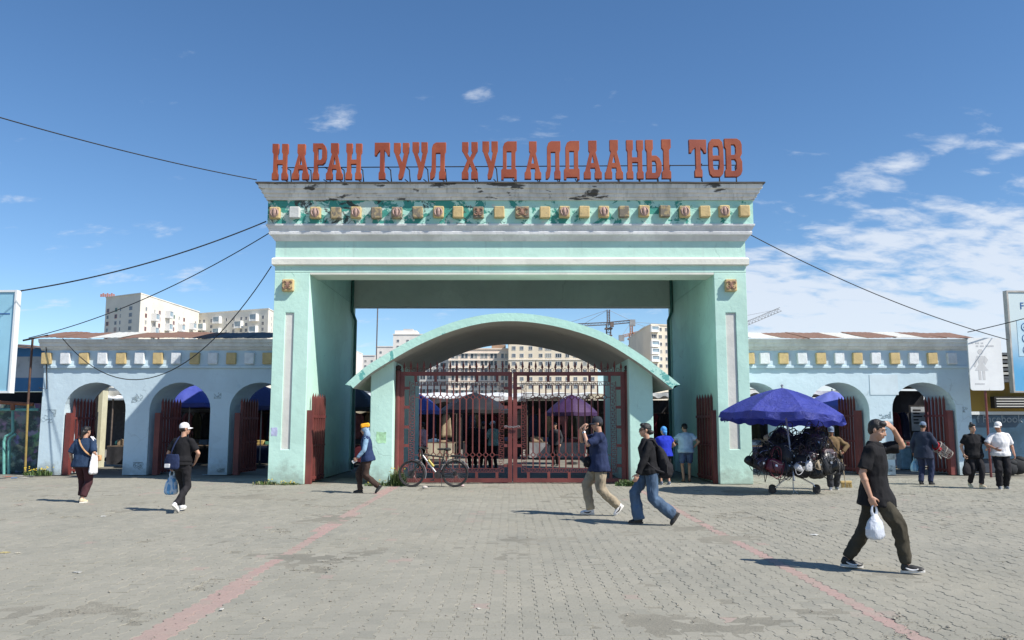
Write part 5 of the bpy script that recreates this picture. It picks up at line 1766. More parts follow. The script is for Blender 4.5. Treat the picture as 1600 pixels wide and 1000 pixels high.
heap(1199, 685, -0.05, 'round', 5, 'pale sand shoulder bag high at the left of the heap', 0.60, (-0.1, 0.9, 0.2))
b = MB()                                                        # loose straps dangling round the heap
for k in range(20):
    p = at(1180 + 130 * rnd.random(), 690 + 45 * rnd.random(), CY - 0.60 + rnd.uniform(-.05, .1)); L_ = rnd.uniform(.15, .40); w_ = rnd.uniform(.04, .14)
    b.tube([p + Vector((-w_ + 2 * w_ * q / 8, -0.03 * math.sin(q), -L_ * math.sin(math.pi * q / 8))) for q in range(9)], 0.008, 4)
for k in range(12):
    p = at(1212 + 75 * rnd.random(), 676 + 16 * rnd.random(), CY - 0.15 + rnd.uniform(-.15, .2)); L_ = rnd.uniform(.08, .20); w_ = rnd.uniform(.03, .10)
    b.tube([p + Vector((-w_ + 2 * w_ * q / 8, 0.02 * math.sin(q), L_ * math.sin(math.pi * q / 8))) for q in range(9)], 0.008, 4)
tag(b.build('bag_straps', BAGM[1]), 'tangle of thin black straps hanging round the bag heap', 'straps', kind='stuff')

M_PBLUE = None
def parasol_mat():
    t = NT('bright_blue_parasol_cloth'); p = t.wpos()
    c = t.mix(t.ramp(t.noise(p, 2.2, 5), 0.3, 0.7), (0.028, 0.040, 0.27), (0.052, 0.068, 0.40))
    oi = t.n('ShaderNodeObjectInfo'); c = t.mix(t.ramp(oi.outputs['Random'], 0, 1, 0, .35), c, (.08, .09, .38)); c = t.mix(t.ramp(t.noise(p, 7, 6, .7), .55, .75, 0, .35), c, (.10, .11, .34))
    t.color(c); t.rough(0.6)
    t.bump(t.noise(t.wpos((1, 1, 1)), 6, 5, 0.6, 1.4), 0.8, 0.06)
    tr = t.n('ShaderNodeBsdfTranslucent'); t.l(c, tr.inputs['Color'])
    mx = t.n('ShaderNodeMixShader'); mx.inputs[0].default_value = 0.25
    t.l(t.b.outputs[0], mx.inputs[1]); t.l(tr.outputs[0], mx.inputs[2])
    out = [n for n in t.t.nodes if n.type == 'OUTPUT_MATERIAL'][0]
    t.l(mx.outputs[0], out.inputs['Surface'])
    return t.m
ap = at(1222, 606, CY); rim = zat(649, CY)
parasol('large bright blue parasol with drooping valance over the bag cart', (ap.x, CY), 94 / FPX * CY * 1.02, rim, ap.z, parasol_mat(), M_PPOLE, (X(1239, CY - .66), CY - 0.66), (R(3.0), R(-3)), 8, 0.17, None, True, foot=False)

# ------------------------------------------------------------------ bicycle against the gate
BY = 21.2
bb_ = at(711, 742, BY)
bike = thing('bicycle', 'black bicycle with silver down tube leaning on the left gate leaf', 'bicycle', (bb_.x, BY, 0), 0)
WR = 0.335
def B2(x, z, y=0.0):
    return Vector((x, y + 0.06 * (z), z))         # leans a little towards the gate
def wheel_part(cx, disc):
    b = MB()
    b.tube([B2(cx + (WR - .02) * math.cos(2 * math.pi * k / 40), WR + (WR - .02) * math.sin(2 * math.pi * k / 40)) for k in range(40)], 0.021, 8, closed=True)
    ty = b.build('tyre', M_RUBBER, bike, smooth='all', world=False)
    b = MB(); b.tube([B2(cx + (WR - .05) * math.cos(2 * math.pi * k / 40), WR + (WR - .05) * math.sin(2 * math.pi * k / 40)) for k in range(40)], 0.011, 6, closed=True)
    b.build('rim', M_STEEL_DK, ty, smooth='all', world=False)
    b = MB()
    for k in range(28):
        a = 2 * math.pi * k / 28
        b.cyl(B2(cx + .02 * math.cos(a * 1.3), WR + .02 * math.sin(a * 1.3), .025 * (-1) ** k), B2(cx + (WR - .055) * math.cos(a), WR + (WR - .055) * math.sin(a)), 0.0016, n=3)
    tag(b.build('spokes', M_CHROME, ty, world=False), kind='stuff')
    b = MB(); b.cyl(B2(cx, WR, -.05), B2(cx, WR, .05), 0.024, n=10); b.cyl(B2(cx, WR, -.035), B2(cx, WR, -.030), disc, n=20); b.build('hub', M_STEEL_DK, ty, world=False)
wheel_part(0.0, 0.06); wheel_part(-1.10, 0.08)
M_FRM = plain('silver_frame_paint', (0.42, 0.42, 0.43), 0.35, 0.1, 6, 0.05, metal=0.5); M_FRMB = plain('black_frame_paint', (0.02, 0.02, 0.022), 0.4, 0.2, 6, 0.05)
BBp, HT, HL, ST, RH, FH = B2(-.44, .30), B2(-.855, .90), B2(-.83, .76), B2(-.30, .74), B2(0, WR), B2(-1.10, WR)
MB().cyl(HT - Vector((0, 0, .08)), ST, 0.020, n=10).build('top_tube', M_FRMB, bike, smooth=True, world=False)
b = MB(); b.cyl(HL + Vector((0, 0, .03)), BBp, 0.024, n=10); b.build('down_tube', M_FRM, bike, smooth=True, world=False)
b = MB(); b.cyl(BBp, ST, 0.019, n=8); b.cyl(HL, HT, 0.024, n=10)
for y in (-.05, .05):
    b.cyl(BBp + Vector((0, y * .6, 0)), RH + Vector((0, y, 0)), 0.011, n=7); b.cyl(ST + Vector((0, y * .4, -.05)), RH + Vector((0, y, 0)), 0.010, n=7)
b.build('rear_triangle', M_FRMB, bike, smooth=True, world=False)
b = MB()
for y in (-.055, .055):
    b.cyl(HL + Vector((0, y, -.03)), FH + Vector((0, y, 0)), 0.017, n=8)
b.cyl(HL + Vector((0, -.06, -.03)), HL + Vector((0, .06, -.03)), 0.018, n=8); b.build('fork', M_FRMB, bike, smooth=True, world=False)
b = MB(); b.tube([HT + Vector((.10, -.32, .06)), HT + Vector((.0, -.16, .10)), HT + Vector((-.06, 0, .09)), HT + Vector((.0, .16, .10)), HT + Vector((.10, .32, .06))], 0.013, 7); b.cyl(HT, HT + Vector((-.06, 0, .09)), 0.016, n=7)
hb_ = b.build('handlebar', M_FRMB, bike, smooth=True, world=False)
for y in (-1, 1):
    MB().cyl(HT + Vector((.07, y * .25, .075)), HT + Vector((.12, y * .36, .055)), 0.018, n=8).build('grip', M_RUBBER, hb_, world=False)
b = MB(); b.cyl(ST, ST + Vector((.02, 0, .17)), 0.013, n=8); b.build('seat_post', M_FRMB, bike, world=False)
b = MB(); b.ell(ST + Vector((.10, 0, .20)), (.10, .085, .045)); b.ell(ST + Vector((-.05, 0, .205)), (.12, .035, .03)); b.build('saddle', M_RUBBER, bike, smooth=True, world=False)
b = MB()
for y in (-.06, .06):
    b.tube([ST + Vector((.06, y, .02)), B2(.30, .74, y)], 0.008, 5); b.cyl(RH + Vector((0, y, 0)), B2(.12, .73, y), 0.007, n=5)
for k in range(5): b.cyl(B2(-.12 + .10 * k, .745, -.06), B2(-.12 + .10 * k, .745, .06), 0.006, n=5)
b.build('rear_rack', M_FRMB, bike, world=False)
b = MB(); b.cbox(B2(-.12, .755, -.07), B2(.14, .80, .05), .015); b.build('rack_bundle', M_RUBBER, bike, world=False)
for cx, a0, a1 in ((0, 20, 165), (-1.10, -20, 75)):
    b = MB(); b.tube([B2(cx + (WR + .03) * math.cos(R(a0 + (a1 - a0) * q / 12)), WR + (WR + .03) * math.sin(R(a0 + (a1 - a0) * q / 12))) for q in range(13)], 0.013, 5); b.build('mudguard', plain('grey_mudguard', (.2, .2, .21), .5), bike, smooth=True, world=False)
MB().cyl(BBp + Vector((0, -.07, 0)), BBp + Vector((0, -.055, 0)), .09, n=22).build('chainring', M_STEEL_DK, bike, world=False)
MB().cyl(BBp + Vector((0, -.08, 0)), BBp + Vector((-.12, -.085, -.12)), .011, n=6).build('crank_arm', M_STEEL_DK, bike, world=False); MB().cyl(BBp + Vector((0, .08, 0)), BBp + Vector((.12, .085, .12)), .011, n=6).build('crank_arm', M_STEEL_DK, bike, world=False)
MB().box(BBp + Vector((-.17, -.15, -.135)), BBp + Vector((-.07, -.08, -.11))).build('pedal', M_STEEL_DK, bike, world=False); MB().box(BBp + Vector((.07, .08, .11)), BBp + Vector((.17, .15, .135))).build('pedal', M_STEEL_DK, bike, world=False)
b = MB()
for s_ in (-1, 1): b.tube([BBp + Vector((0, -.062, s_ * .088)), RH + Vector((0, -.062, s_ * .04))], 0.005, 4)
b.build('chain', M_STEEL_DK, bike, world=False)
b = MB(); b.tube([HT + Vector((0, .1, .09)), HT + Vector((-.10, .05, .02)), HL + Vector((-.06, .0, -.1))], .004, 4); b.tube([HT + Vector((0, -.1, .09)), HT + Vector((-.11, -.05, .0)), HL + Vector((.05, -.02, -.02))], .004, 4); b.build('brake_cable', M_RUBBER, bike, world=False)
b = MB(); b.cyl(BBp.lerp(HL, .35) + Vector((.03, 0, .05)), BBp.lerp(HL, .7) + Vector((.03, 0, .05)), .033, n=10); b.build('bottle', plain('yellow_bottle', (.45, .36, .05), .4), bike, smooth=True, world=False)
b = MB(); b.tube([BBp + Vector((.1, -.06, 0)), BBp + Vector((.12, -.18, -.28))], .008, 5); b.build('kick_stand', M_STEEL_DK, bike, world=False)

# ------------------------------------------------------------------ signs and billboards
def text_mesh(txt, size, mat, depth=0.004):
    cu = bpy.data.curves.new('txt', 'FONT'); cu.body = txt; cu.size = size; cu.extrude = depth; cu.align_x = 'LEFT'
    o = bpy.data.objects.new('txt', cu); COL.objects.link(o)
    bpy.context.view_layer.update()
    me = bpy.data.meshes.new_from_object(o.evaluated_get(bpy.context.evaluated_depsgraph_get()))
    bpy.data.objects.remove(o); bpy.data.curves.remove(cu)
    me.materials.clear(); me.materials.append(mat); me.name = 'lettering'
    return me
M_SKYB = plain('sky_blue_print', (0.30, 0.56, 0.70), 0.45, 0.12, 0.6, 0.05); M_WHITEP = plain('white_print', (0.72, 0.75, 0.76), 0.5, 0.05, 1, 0.05); M_NAVYP = plain('navy_print', (0.04, 0.13, 0.34), 0.5, 0.1, 1, 0)
M_FRAMEM = plain('aluminium_edge', (0.45, 0.42, 0.38), 0.45, 0.15, 4, 0.1, metal=0.4)
def board(name, label, px_edge, py0, py1, Y, width, side, face_mat, edge_mat, yaw):
    top, bot = at(px_edge, py0, Y), at(px_edge, py1, Y)
    root = thing(name, label, 'billboard', (top.x, Y, 0), yaw)
    h0, h1 = bot.z, top.z
    s = side
    lo, hi = sorted((0, s * width))
    MB().box((lo, -0.06, h0), (hi, 0.06, h1)).build('panel', face_mat, root, world=False)
    b = MB(); t = 0.05
    b.box((lo - t * 0, -0.085, h0 - t), (hi, 0.085, h0)); b.box((lo, -0.085, h1), (hi, 0.085, h1 + t))
    ex0, ex1 = (-t, 0) if s > 0 else (0, t)
    b.box((ex0, -0.09, h0 - t), (ex1, 0.09, h1 + t)); b.build('frame', edge_mat, root, world=False)
    for u in (0.35, 0.8):
        MB().cyl((s * width * u, 0.12, 0), (s * width * u, 0.12, h1 - 0.2), 0.06, n=10).build('post', M_POST, root, world=False)
    return root, h0, h1
bl, h0, h1 = board('billboard', 'pale blue billboard cut by the left edge above the junk stall', 27, 457, 611, 20.0, 3.0, -1, M_SKYB, M_WHITEP, R(-2))
b = MB()
for z in (h0 + 0.93, h0 + 1.45, ):
    b.box((-2.4, -0.066, z), (-0.32, -0.061, z + 0.03))
b.box((-0.35, -0.066, h0 + .93), (-0.32, -0.061, h0 + 1.45)); b.box((-1.6, -0.066, h0 + 1.86), (-0.10, -0.061, h0 + 1.89))
b.build('line_print', M_NAVYP, bl, world=False)
brd, h0, h1 = board('billboard', 'tall white and blue billboard in metal frame at the right edge', 1572, 457, 613, 24.2, 2.6, 1, None, M_FRAMEM, R(3)) if False else (None, 0, 0)
def grad_board():
    t = NT('white_to_blue_print')
    tc = t.coord('Generated'); sx = t.n('ShaderNodeSeparateXYZ'); t.l(tc, sx.inputs[0])
    w = t.math('ADD', sx.outputs[2], t.math('MULTIPLY', t.noise(tc, 2.5, 4), 0.35))
    c = t.mix(t.ramp(w, 0.35, 0.85), (0.10, 0.36, 0.62), (0.58, 0.68, 0.70))
    t.color(c); t.rough(0.4)
    return t.m
brd, h0, h1 = board('billboard', 'tall white and blue printed billboard in metal frame at the right edge', 1572, 457, 611, 25.1, 2.6, 1, grad_board(), M_FRAMEM, R(4))
me = text_mesh('Fas', 0.30, M_NAVYP); inst('lettering', me, brd, (0.36, -0.066, h1 - 0.52), (R(90), 0, 0))
b = MB(); b.cbox((0.22, -0.068, h0 + 1.05), (1.6, -0.062, h0 + 2.15), 0.002); b.build('pale_patch', plain('pale_blue_print', (0.48, 0.66, 0.76), 0.45, 0.05), brd, world=False)
b = MB()
for z in (h0 + 1.95, h0 + 1.6, h0 + 1.25, h0 + 0.42):
    b.tube([(0.48 + 0.12 * math.cos(2 * math.pi * k / 16), -0.072, z + 0.12 * math.sin(2 * math.pi * k / 16)) for k in range(16)], 0.012, 4, closed=True)
    b.cyl((0.48, -0.072, z - 0.05), (0.48, -0.072, z + 0.05), 0.02, n=5); b.cyl((0.43, -0.072, z), (0.53, -0.072, z), 0.012, n=5)
b.build('round_icons', M_NAVYP, brd, world=False)
# toilet sign
TY = 24.85
a, c = at(1511, 528, TY), at(1569, 610, TY)
ts = thing('restroom_sign', 'white restroom sign with faint grey woman pictogram on a maroon pole', 'sign', (at(1547, 700, TY).x, TY, 0), 0)
M_SW = plain('sun_bleached_sign', (0.78, 0.79, 0.79), 0.55, 0.05, 1.2, 0.08)
b = MB()
w_, h_ = c.x - a.x, a.z - c.z
poly = []
for cx_, cz_, a0 in ((w_ - .08, .08, -90), (w_ - .08, h_ - .08, 0), (.08, h_ - .08, 90), (.08, .08, 180)):
    for q in range(5):
        poly.append((cx_ + .08 * math.cos(R(a0 + q * 22.5)), cz_ + .08 * math.sin(R(a0 + q * 22.5))))
poly.insert(0, (w_ * .56, 0.0)); poly.insert(0, (w_ * .55, .07)); poly.insert(0, (w_ * .54, 0.0))
poly = [poly[2]] + poly[3:] + [poly[0], poly[1]] if False else poly
b.prism([(a.x + u, c.z + v) for u, v in poly], lambda u, v, d: (u, d, v), TY - 0.02, TY + 0.02)
b.build('board', M_SW, ts)
M_SG = plain('faded_grey_print', (0.58, 0.58, 0.58), 0.6, 0.08, 3, 0)
b = MB(); fy_ = TY - 0.024
cx_, = (a.x + w_ * 0.36,)
Zs = lambda t: c.z + h_ * t
def flat(poly): b.prism(poly, lambda u, v, d: (u, d, v), fy_, fy_ + 0.006)
flat([(cx_ + .085 * math.cos(2 * math.pi * k / 14), Zs(.735) + .085 * math.sin(2 * math.pi * k / 14)) for k in range(14)])
flat([(cx_ - .10, Zs(.66)), (cx_ + .10, Zs(.66)), (cx_ + .07, Zs(.50)), (cx_ + .20, Zs(.38)), (cx_ - .20, Zs(.38)), (cx_ - .07, Zs(.50))][::-1])
flat([(cx_ - .10, Zs(.37)), (cx_ - .02, Zs(.37)), (cx_ - .02, Zs(.20)), (cx_ - .10, Zs(.20))]); flat([(cx_ + .02, Zs(.37)), (cx_ + .10, Zs(.37)), (cx_ + .10, Zs(.20)), (cx_ + .02, Zs(.20))])
flat([(cx_ - .12, Zs(.66)), (cx_ - .23, Zs(.46)), (cx_ - .18, Zs(.44)), (cx_ - .08, Zs(.58))]); flat([(cx_ + .12, Zs(.66)), (cx_ + .22, Zs(.58)), (cx_ + .12, Zs(.48)), (cx_ + .08, Zs(.55))])
b.build('pictogram', M_SG, ts)
b = MB()
for t_, u0, n_ in ((.885, .10, 9), (.83, .24, 13), (.11, .14, 7)):
    for k in range(n_):
        x_ = a.x + w_ * (u0 + 0.042 * k)
        if k in (2, 6) and n_ > 8: continue
        b.box((x_, fy_, Zs(t_)), (x_ + w_ * 0.028, fy_ + .006, Zs(t_) + .045))
tag(b.build('faint_print', M_SG, ts), kind='stuff')
px_ = at(1547, 700, TY).x
MB().cyl((px_, TY + .05, 0), (px_, TY + .05, Zs(.9)), 0.035, n=8).build('pole', M_GATE, ts)

# shop at the right edge
SY = 27.2
sx0 = RX1 + 0.02
shop = thing('shop_front', 'low ochre shop front with blue glazed window at the right edge', 'shop', (sx0 + 2, SY, 0))
zt_ = zat(598, SY)
MB().box((sx0, SY, zat(648, SY)), (sx0 + 6, SY + .6, zt_)).build('upper_wall', plaster('ochre_render', (0.42, 0.27, 0.06), patch_amt=.3, base_wear=False), shop)
MB().box((sx0, SY + 0.1, 0), (sx0 + 6, SY + .6, zat(648, SY))).build('lower_wall', plain('dark_shop_wall', (.05, .06, .08), .6), shop)
MB().box((sx0 + .02, SY - .03, zat(648, SY)), (sx0 + 6, SY + .02, zat(643, SY))).build('window_head', M_WHITEP, shop)
MB().box((sx0 + .08, SY + .03, 0.45), (sx0 + 5.9, SY + .09, zat(649, SY))).build('window_glass', plain('blue_glazed_film', (.045, .10, .16), .25, .3, 1.2, .05), shop)
me = text_mesh('f Facebook page', 0.34, plain('grey_lettering', (.30, .36, .40), .6)); o_ = inst('lettering', me, shop, at(1527, 660, SY - .0) - Vector((0, -.022, 0)) - shop.location, (R(90), 0, 0))
MB().box((sx0, SY - .45, zt_), (sx0 + 6.2, SY + .8, zt_ + .10)).build('roof_slab', M_TIND, shop)
for k in range(7):
    MB().box((sx0 + .1 + .02 * k, SY - .30 + .02 * k, zt_ + .12 + .13 * k), (sx0 + 6, SY + .7, zt_ + .20 + .13 * k)).build('stacked_sheet', M_TINW if k % 2 else M_TIND, shop)
vx0, vx1 = at(1553, 630, SY - .2).x, at(1600, 630, SY - .2).x
MB().box((vx0, SY - .25, zat(638, SY)), (vx0 + 1.3, SY - .01, zat(620, SY))).build('vent_box', M_STEEL_DK, shop)
for k in range(4): MB().box((vx0 + .05, SY - .27, zat(636 - 4 * k, SY)), (vx0 + 1.2, SY - .25, zat(634.5 - 4 * k, SY))).build('vent_slat', M_WFRAME, shop)
c = gnd(1502 + 5, 745)
for i, (px, py, s_) in enumerate(((1577, 744, 1.0), (1590, 742, 1.2))):
    p = gnd(px, py)
    b = MB(); b.ell((0, 0, .22 * s_), (.26 * s_, .2, .22 * s_)); b.ell((.1, 0, .40 * s_), (.16, .14, .1)); o_ = b.build('sack', cloth_mat('dark_sack', (.03, .032, .035)), None, smooth=True); o_.location = p
    tag(o_, ('smaller' if i == 0 else 'bigger') + ' dark sack on the ground before the blue shop window', 'sack')
p = gnd(1502, 744); 
# junk stall at the left edge
JY = 26.3
x0, x1 = X(-60, JY), X(58, JY)
js = thing('junk_stall', 'shuttered junk stall with blue and white tarpaulin sides at the left edge', 'stall', (X(20, JY + 1), JY + 1, 0))
def junk_mat():
    t = NT('poster_covered_board'); p = t.wpos()
    v = t.n('ShaderNodeTexVoronoi'); v.inputs['Scale'].default_value = 3.2; t.l(t.wpos((1, 1, 1.4)), v.inputs['Vector'])
    hs = t.n('ShaderNodeHueSaturation'); hs.inputs['Saturation'].default_value = 0.55; hs.inputs['Value'].default_value = 0.42; t.l(v.outputs['Color'], hs.inputs['Color'])
    c = t.mix(t.ramp(t.noise(p, 3, 6), .42, .6), (.05, .08, .08), hs.outputs[0])
    c = t.mix(t.ramp(t.noise(p, 8, 6, .7), .5, .65, 0, .7), c, (.16, .26, .22))
    t.color(c); t.rough(.7)
    return t.m
MB().box((x0, JY + 1.0, 0), (x1 + .3, JY + 1.1, zat(630, JY + 1))).build('poster_wall', junk_mat(), js)
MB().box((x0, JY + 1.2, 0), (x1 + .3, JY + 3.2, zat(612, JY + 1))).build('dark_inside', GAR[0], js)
b = MB(); b.grid(lambda u, v: Vector((x0 + (x1 - x0 + .2) * u, JY + 1.15 + .03 * math.sin(u * 18), zat(612 - 68 * v, JY + 1.1))), 20, 6)
def tarp2():
    t = NT('blue_white_blue_tarp'); sx = t.n('ShaderNodeSeparateXYZ'); p = t.wpos(); t.l(p, sx.inputs[0])
    z = sx.outputs[2]
    top = t.ramp(z, zat(557, JY + 1.1) - .02, zat(557, JY + 1.1) + .02); lo = t.ramp(z, zat(590, JY + 1.1) + .02, zat(590, JY + 1.1) - .02)
    c = t.mix(top, (.42, .46, .50), (.03, .18, .45)); c = t.mix(lo, c, (.035, .16, .34))
    c = t.mix(t.ramp(t.noise(p, 3, 6), .5, .7, 0, .5), c, (.12, .14, .16))
    t.color(c); t.rough(.6); t.bump(t.noise(p, 4, 4), .4, .05)
    return t.m
b.build('side_tarp', tarp2(), js, smooth='all')
for q in range(5):
    b = MB(); b.grid(lambda u, v, q=q: Vector((x0 + (x1 - x0 + .8) * u, JY + .4 + .5 * q + .5 * v, zat(545, JY + 1) + .05 * q + .09 * math.sin(u * 5 + q) + .03 * v)), 20, 2, (0, 0, .02)); b.build('roof_sheet', M_TIND if q % 2 else M_TINR, js, smooth='all')
M_TURQ = plain('turquoise_tube_paint', (.14, .38, .34), .5, .2, 4)
tr = thing('tube_barrier', 'turquoise bent tube barrier in front of the junk stall', 'barrier', (X(15, JY + .5), JY + .5, 0))
for i, (pa, pb) in enumerate((((-20, 640), (60, 640)), ((6, 744), (6, 690)), ((14, 744), (14, 690)), ((20, 640), (20, 676)))):
    b = MB().tube([at(*pa, JY + .5), at(*pb, JY + .5)], 0.045, 8); b.build('tube', M_TURQ, tr)
b = MB().tube([at(6, 690, JY + .5), at(9, 682, JY + .5), at(20, 676, JY + .5)], .045, 8).tube([at(14, 690, JY + .5), at(16, 684, JY + .5), at(25, 678, JY + .5)], .045, 8); b.build('bent_tube', M_TURQ, tr)
b = MB().tube([at(-10, 628, JY + .45), at(52, 632, JY + .45)], .06, 7).tube([at(20, 630, JY + .45), at(20, 641, JY + .45)], .07, 7); b.build('rusty_beam', plain('orange_rust', (.26, .10, .05), .8, .3, 5), tr)
pl_ = thing('utility_pole', 'thin pole, rusty above and yellow below, at the corner of the left arcade', 'pole', (gnd(39, 744).x, JY - .2, 0))
pa, pm, pb = at(39, 742, JY - .2), at(43.5, 632, JY - .2), at(51, 530, JY - .2)
MB().tube([pa, pm], .035, 8).build('lower_pole', plain('mustard_paint', (.28, .20, .06), .6, .2, 6), pl_); MB().tube([pm, pb], .035, 8).build('upper_pole', plain('brown_rust', (.10, .055, .04), .8, .3, 6), pl_)
MB().tube([at(72, 530, JY - .4), at(73, 608, JY - .4), at(61, 606, JY - .4)], .016, 6).build('wire_bracket', M_STEEL_DK, pl_)
MB().tube([at(36, 532, JY - .2), at(75, 524, JY - .2)], .03, 6).build('cross_arm', M_STEEL_DK, pl_)

# ------------------------------------------------------------------ overhead cables
M_CABLE = plain('black_cable', (.014, .014, .015), .6, .2, 3, 0)
def cable(label, a, c, sag, r=0.014):
    b = MB().tube(catenary(a, c, sag, 30), r, 5)
    tag(b.build('cable', M_CABLE, None, smooth=True), label, 'cable')
cable('black cable from the upper left edge to the gateway roof corner', at(-60, 166, 16), at(401, 281, YF - .4), .10)
cable('thick black cable rising from the pale blue billboard to the frieze', at(29, 455, 20.05), at(416, 346, YF - .1), .22, .018)
cable('black cable from the left pole to the lower moulding', at(45, 528, JY - .2), at(421, 364, YF + .3), .35)
cable('sagging black cable looping under the left wall frieze up to the gateway', at(98, 529, WY - .36), at(424, 416, YF + .3), 2.1)
cable('black cable from the gateway down to the right billboard', at(1171, 366, YF + .2), at(1575, 531, 25.0), .25)
cable('short black cable crossing behind the restroom sign', at(1512, 519, WY + .3), at(1640, 487, 23), .02)

# ------------------------------------------------------------------ weeds and litter
def leaf_mat(name, c):
    t = NT(name); p = t.wpos()
    t.color(t.mix(t.ramp(t.noise(p, 9, 4), .3, .7), dk(c, .6), c)); t.rough(.6)
    return t.m
M_WEED = leaf_mat('weed_green', (.10, .17, .045)); M_DRY = leaf_mat('dry_weed', (.22, .20, .09)); M_FLW = plain('yellow_flower', (.75, .55, .04), .6, .1, 5, 0)
def weed(label, p, rad, h, n, flowers=0, dry=0.2, seed=0):
    rnd = random.Random(seed)
    root = thing('weed_clump', label, 'weeds', p)
    for nm, mat, cnt in (('green_leaves', M_WEED, int(n * (1 - dry))), ('dry_leaves', M_DRY, int(n * dry))):
        if not cnt: continue
        b = MB()
        for k in range(cnt):
            a = rnd.uniform(0, 6.283); r_ = rad * math.sqrt(rnd.random()); x, y = r_ * math.cos(a), r_ * math.sin(a) * .35
            hh = h * rnd.uniform(.3, 1) * (1 - .5 * r_ / rad); la = rnd.uniform(0, 6.283); ln = rnd.uniform(.1, .5) * hh; w_ = rnd.uniform(.006, .016)
            dx, dy = math.cos(la), math.sin(la)
            q = [(x - dy * w_, y + dx * w_, 0), (x + dy * w_, y - dx * w_, 0), (x + dx * ln * .5 + dy * w_ * 1.3, y + dy * ln * .5 - dx * w_ * 1.3, hh * .6), (x + dx * ln * .5 - dy * w_ * 1.3, y + dy * ln * .5 + dx * w_ * 1.3, hh * .6), (x + dx * ln, y + dy * ln, hh)]
            b.add(q, [(0, 1, 2, 3), (3, 2, 4)])
            if rnd.random() < .6:
                z = hh * rnd.uniform(.4, .9); s_ = rnd.uniform(.012, .03)
                b.add([(x + dx * ln * .5, y + dy * ln * .5, z), (x + dx * ln * .5 + dy * s_, y + dy * ln * .5 - dx * s_, z + s_), (x + dx * (ln * .5 + s_ * 2), y + dy * (ln * .5 + s_ * 2), z + s_ * .6)], [(0, 1, 2)])
        b.build(nm, mat, root, world=False, fix=False)
    if flowers:
        b = MB()
        for k in range(flowers):
            a = rnd.uniform(0, 6.283); r_ = rad * math.sqrt(rnd.random())
            b.ell((r_ * math.cos(a), r_ * math.sin(a) * .35, h * rnd.uniform(.5, .95)), (.022, .022, .014), sub=1)
        b.build('flowers', M_FLW, root, world=False)
def wp(px, Y): return (X(px, Y), Y, 0)
weed('yellow flowering weeds at the corner of the left arcade wall', wp(66, WY - .2), .45, .30, 220, 26, .1, 1)
weed('dry grass tuft at the left foot of the left pillar', wp(417, YF - .06), .32, .16, 120, 2, .4, 2)
weed('low weeds with yellow flowers at the front of the left pillar', wp(450, YF - .10), .40, .10, 110, 6, .3, 3)
weed('tall leafy weed between the left pier and the bicycle', wp(622, VYF - .10), .24, .62, 230, 4, .15, 4)
weed('sparse dry grass along the foot of the left pier', wp(598, VYF - .08), .45, .16, 130, 3, .5, 5)
weed('bright green weed clump at the foot of the right pier', wp(990, VYF - .10), .22, .26, 240, 0, .05, 6)
weed('dark green weed clump at the right gate post', wp(975, VYF - .04), .26, .22, 160, 0, .1, 7)
weed('scrap of grass at the inner corner of the right pier', wp(1012, VYF - .10), .22, .10, 60, 2, .5, 8)
def pebble(label, px, py, s_, c, seed):
    p = gnd(px, py); b = MB(); lump(b, (0, 0, s_ * .35), (s_, s_ * .7, s_ * .5), seed=seed); o_ = b.build('stone', plain('stone_%d' % seed, c, .9, .15, 8), None, smooth=True); o_.location = p; tag(o_, label, 'stone')
pebble('whitish stone under the front wheel of the bicycle', 664, 763, .075, (.55, .5, .45), 1)
pebble('pale pink stone behind the rear wheel of the bicycle', 722, 760, .06, (.55, .42, .42), 2)
def scrap(label, px, py, w_, d_, c, seed):
    p = gnd(px, py); b = MB()
    b.grid(lambda u, v: Vector(((u - .5) * w_, (v - .5) * d_,   .003 + .014 * abs(noise.noise((u * 3 + seed, v * 3, seed))))), 7, 5, (0, 0, .003)); o_ = b.build('litter', plain('litter_%d' % seed, c, .6, .2, 9), None, smooth=True)
    o_.location = p; o_.rotation_euler = (0, 0, seed); tag(o_, label, 'litter')
scrap('flattened white paper scrap in the middle of the right half of the square', 1272, 836, .14, .10, (.50, .50, .47), 1)
scrap('small pale scrap near the bend of the left pink line', 748, 952, .05, .03, (.55, .53, .46), 2)
scrap('yellowish scrap at the left edge of the square', 6, 864, .12, .09, (.45, .37, .16), 3)
scrap('pale crumpled scrap beside the yellowish scrap', 28, 865, .06, .05, (.5, .46, .36), 4)
scrap('small white scrap right of the woman in maroon trousers', 162, 807, .13, .08, (.52, .51, .47), 5)
scrap('pale paper scrap lying left of the left pink line', 121, 895, .09, .06, (.45, .44, .40), 6)
scrap('tiny white scrap under the striped plastic bag', 322, 742, .20, .12, (.35, .48, .58), 7)
scrap('white stub beside the left pink line', 346, 953, .07, .03, (.55, .53, .48), 8)
for k, (px, py, c) in enumerate(((12, 745, (.40, .08, .05)), (22, 747, (.08, .2, .45)), (31, 744, (.45, .42, .40)), (37, 747, (.5, .48, .45)), (48, 744, (.10, .12, .14)), (3, 748, (.12, .12, .13)))):
    scrap(['crumpled red wrapper', 'crumpled blue wrapper', 'pale crumpled wrapper', 'white crumpled cup', 'dark crumpled bag', 'charcoal crumpled rag'][k] + ' at the foot of the junk stall', px, py, .22, .16, c, 20 + k)
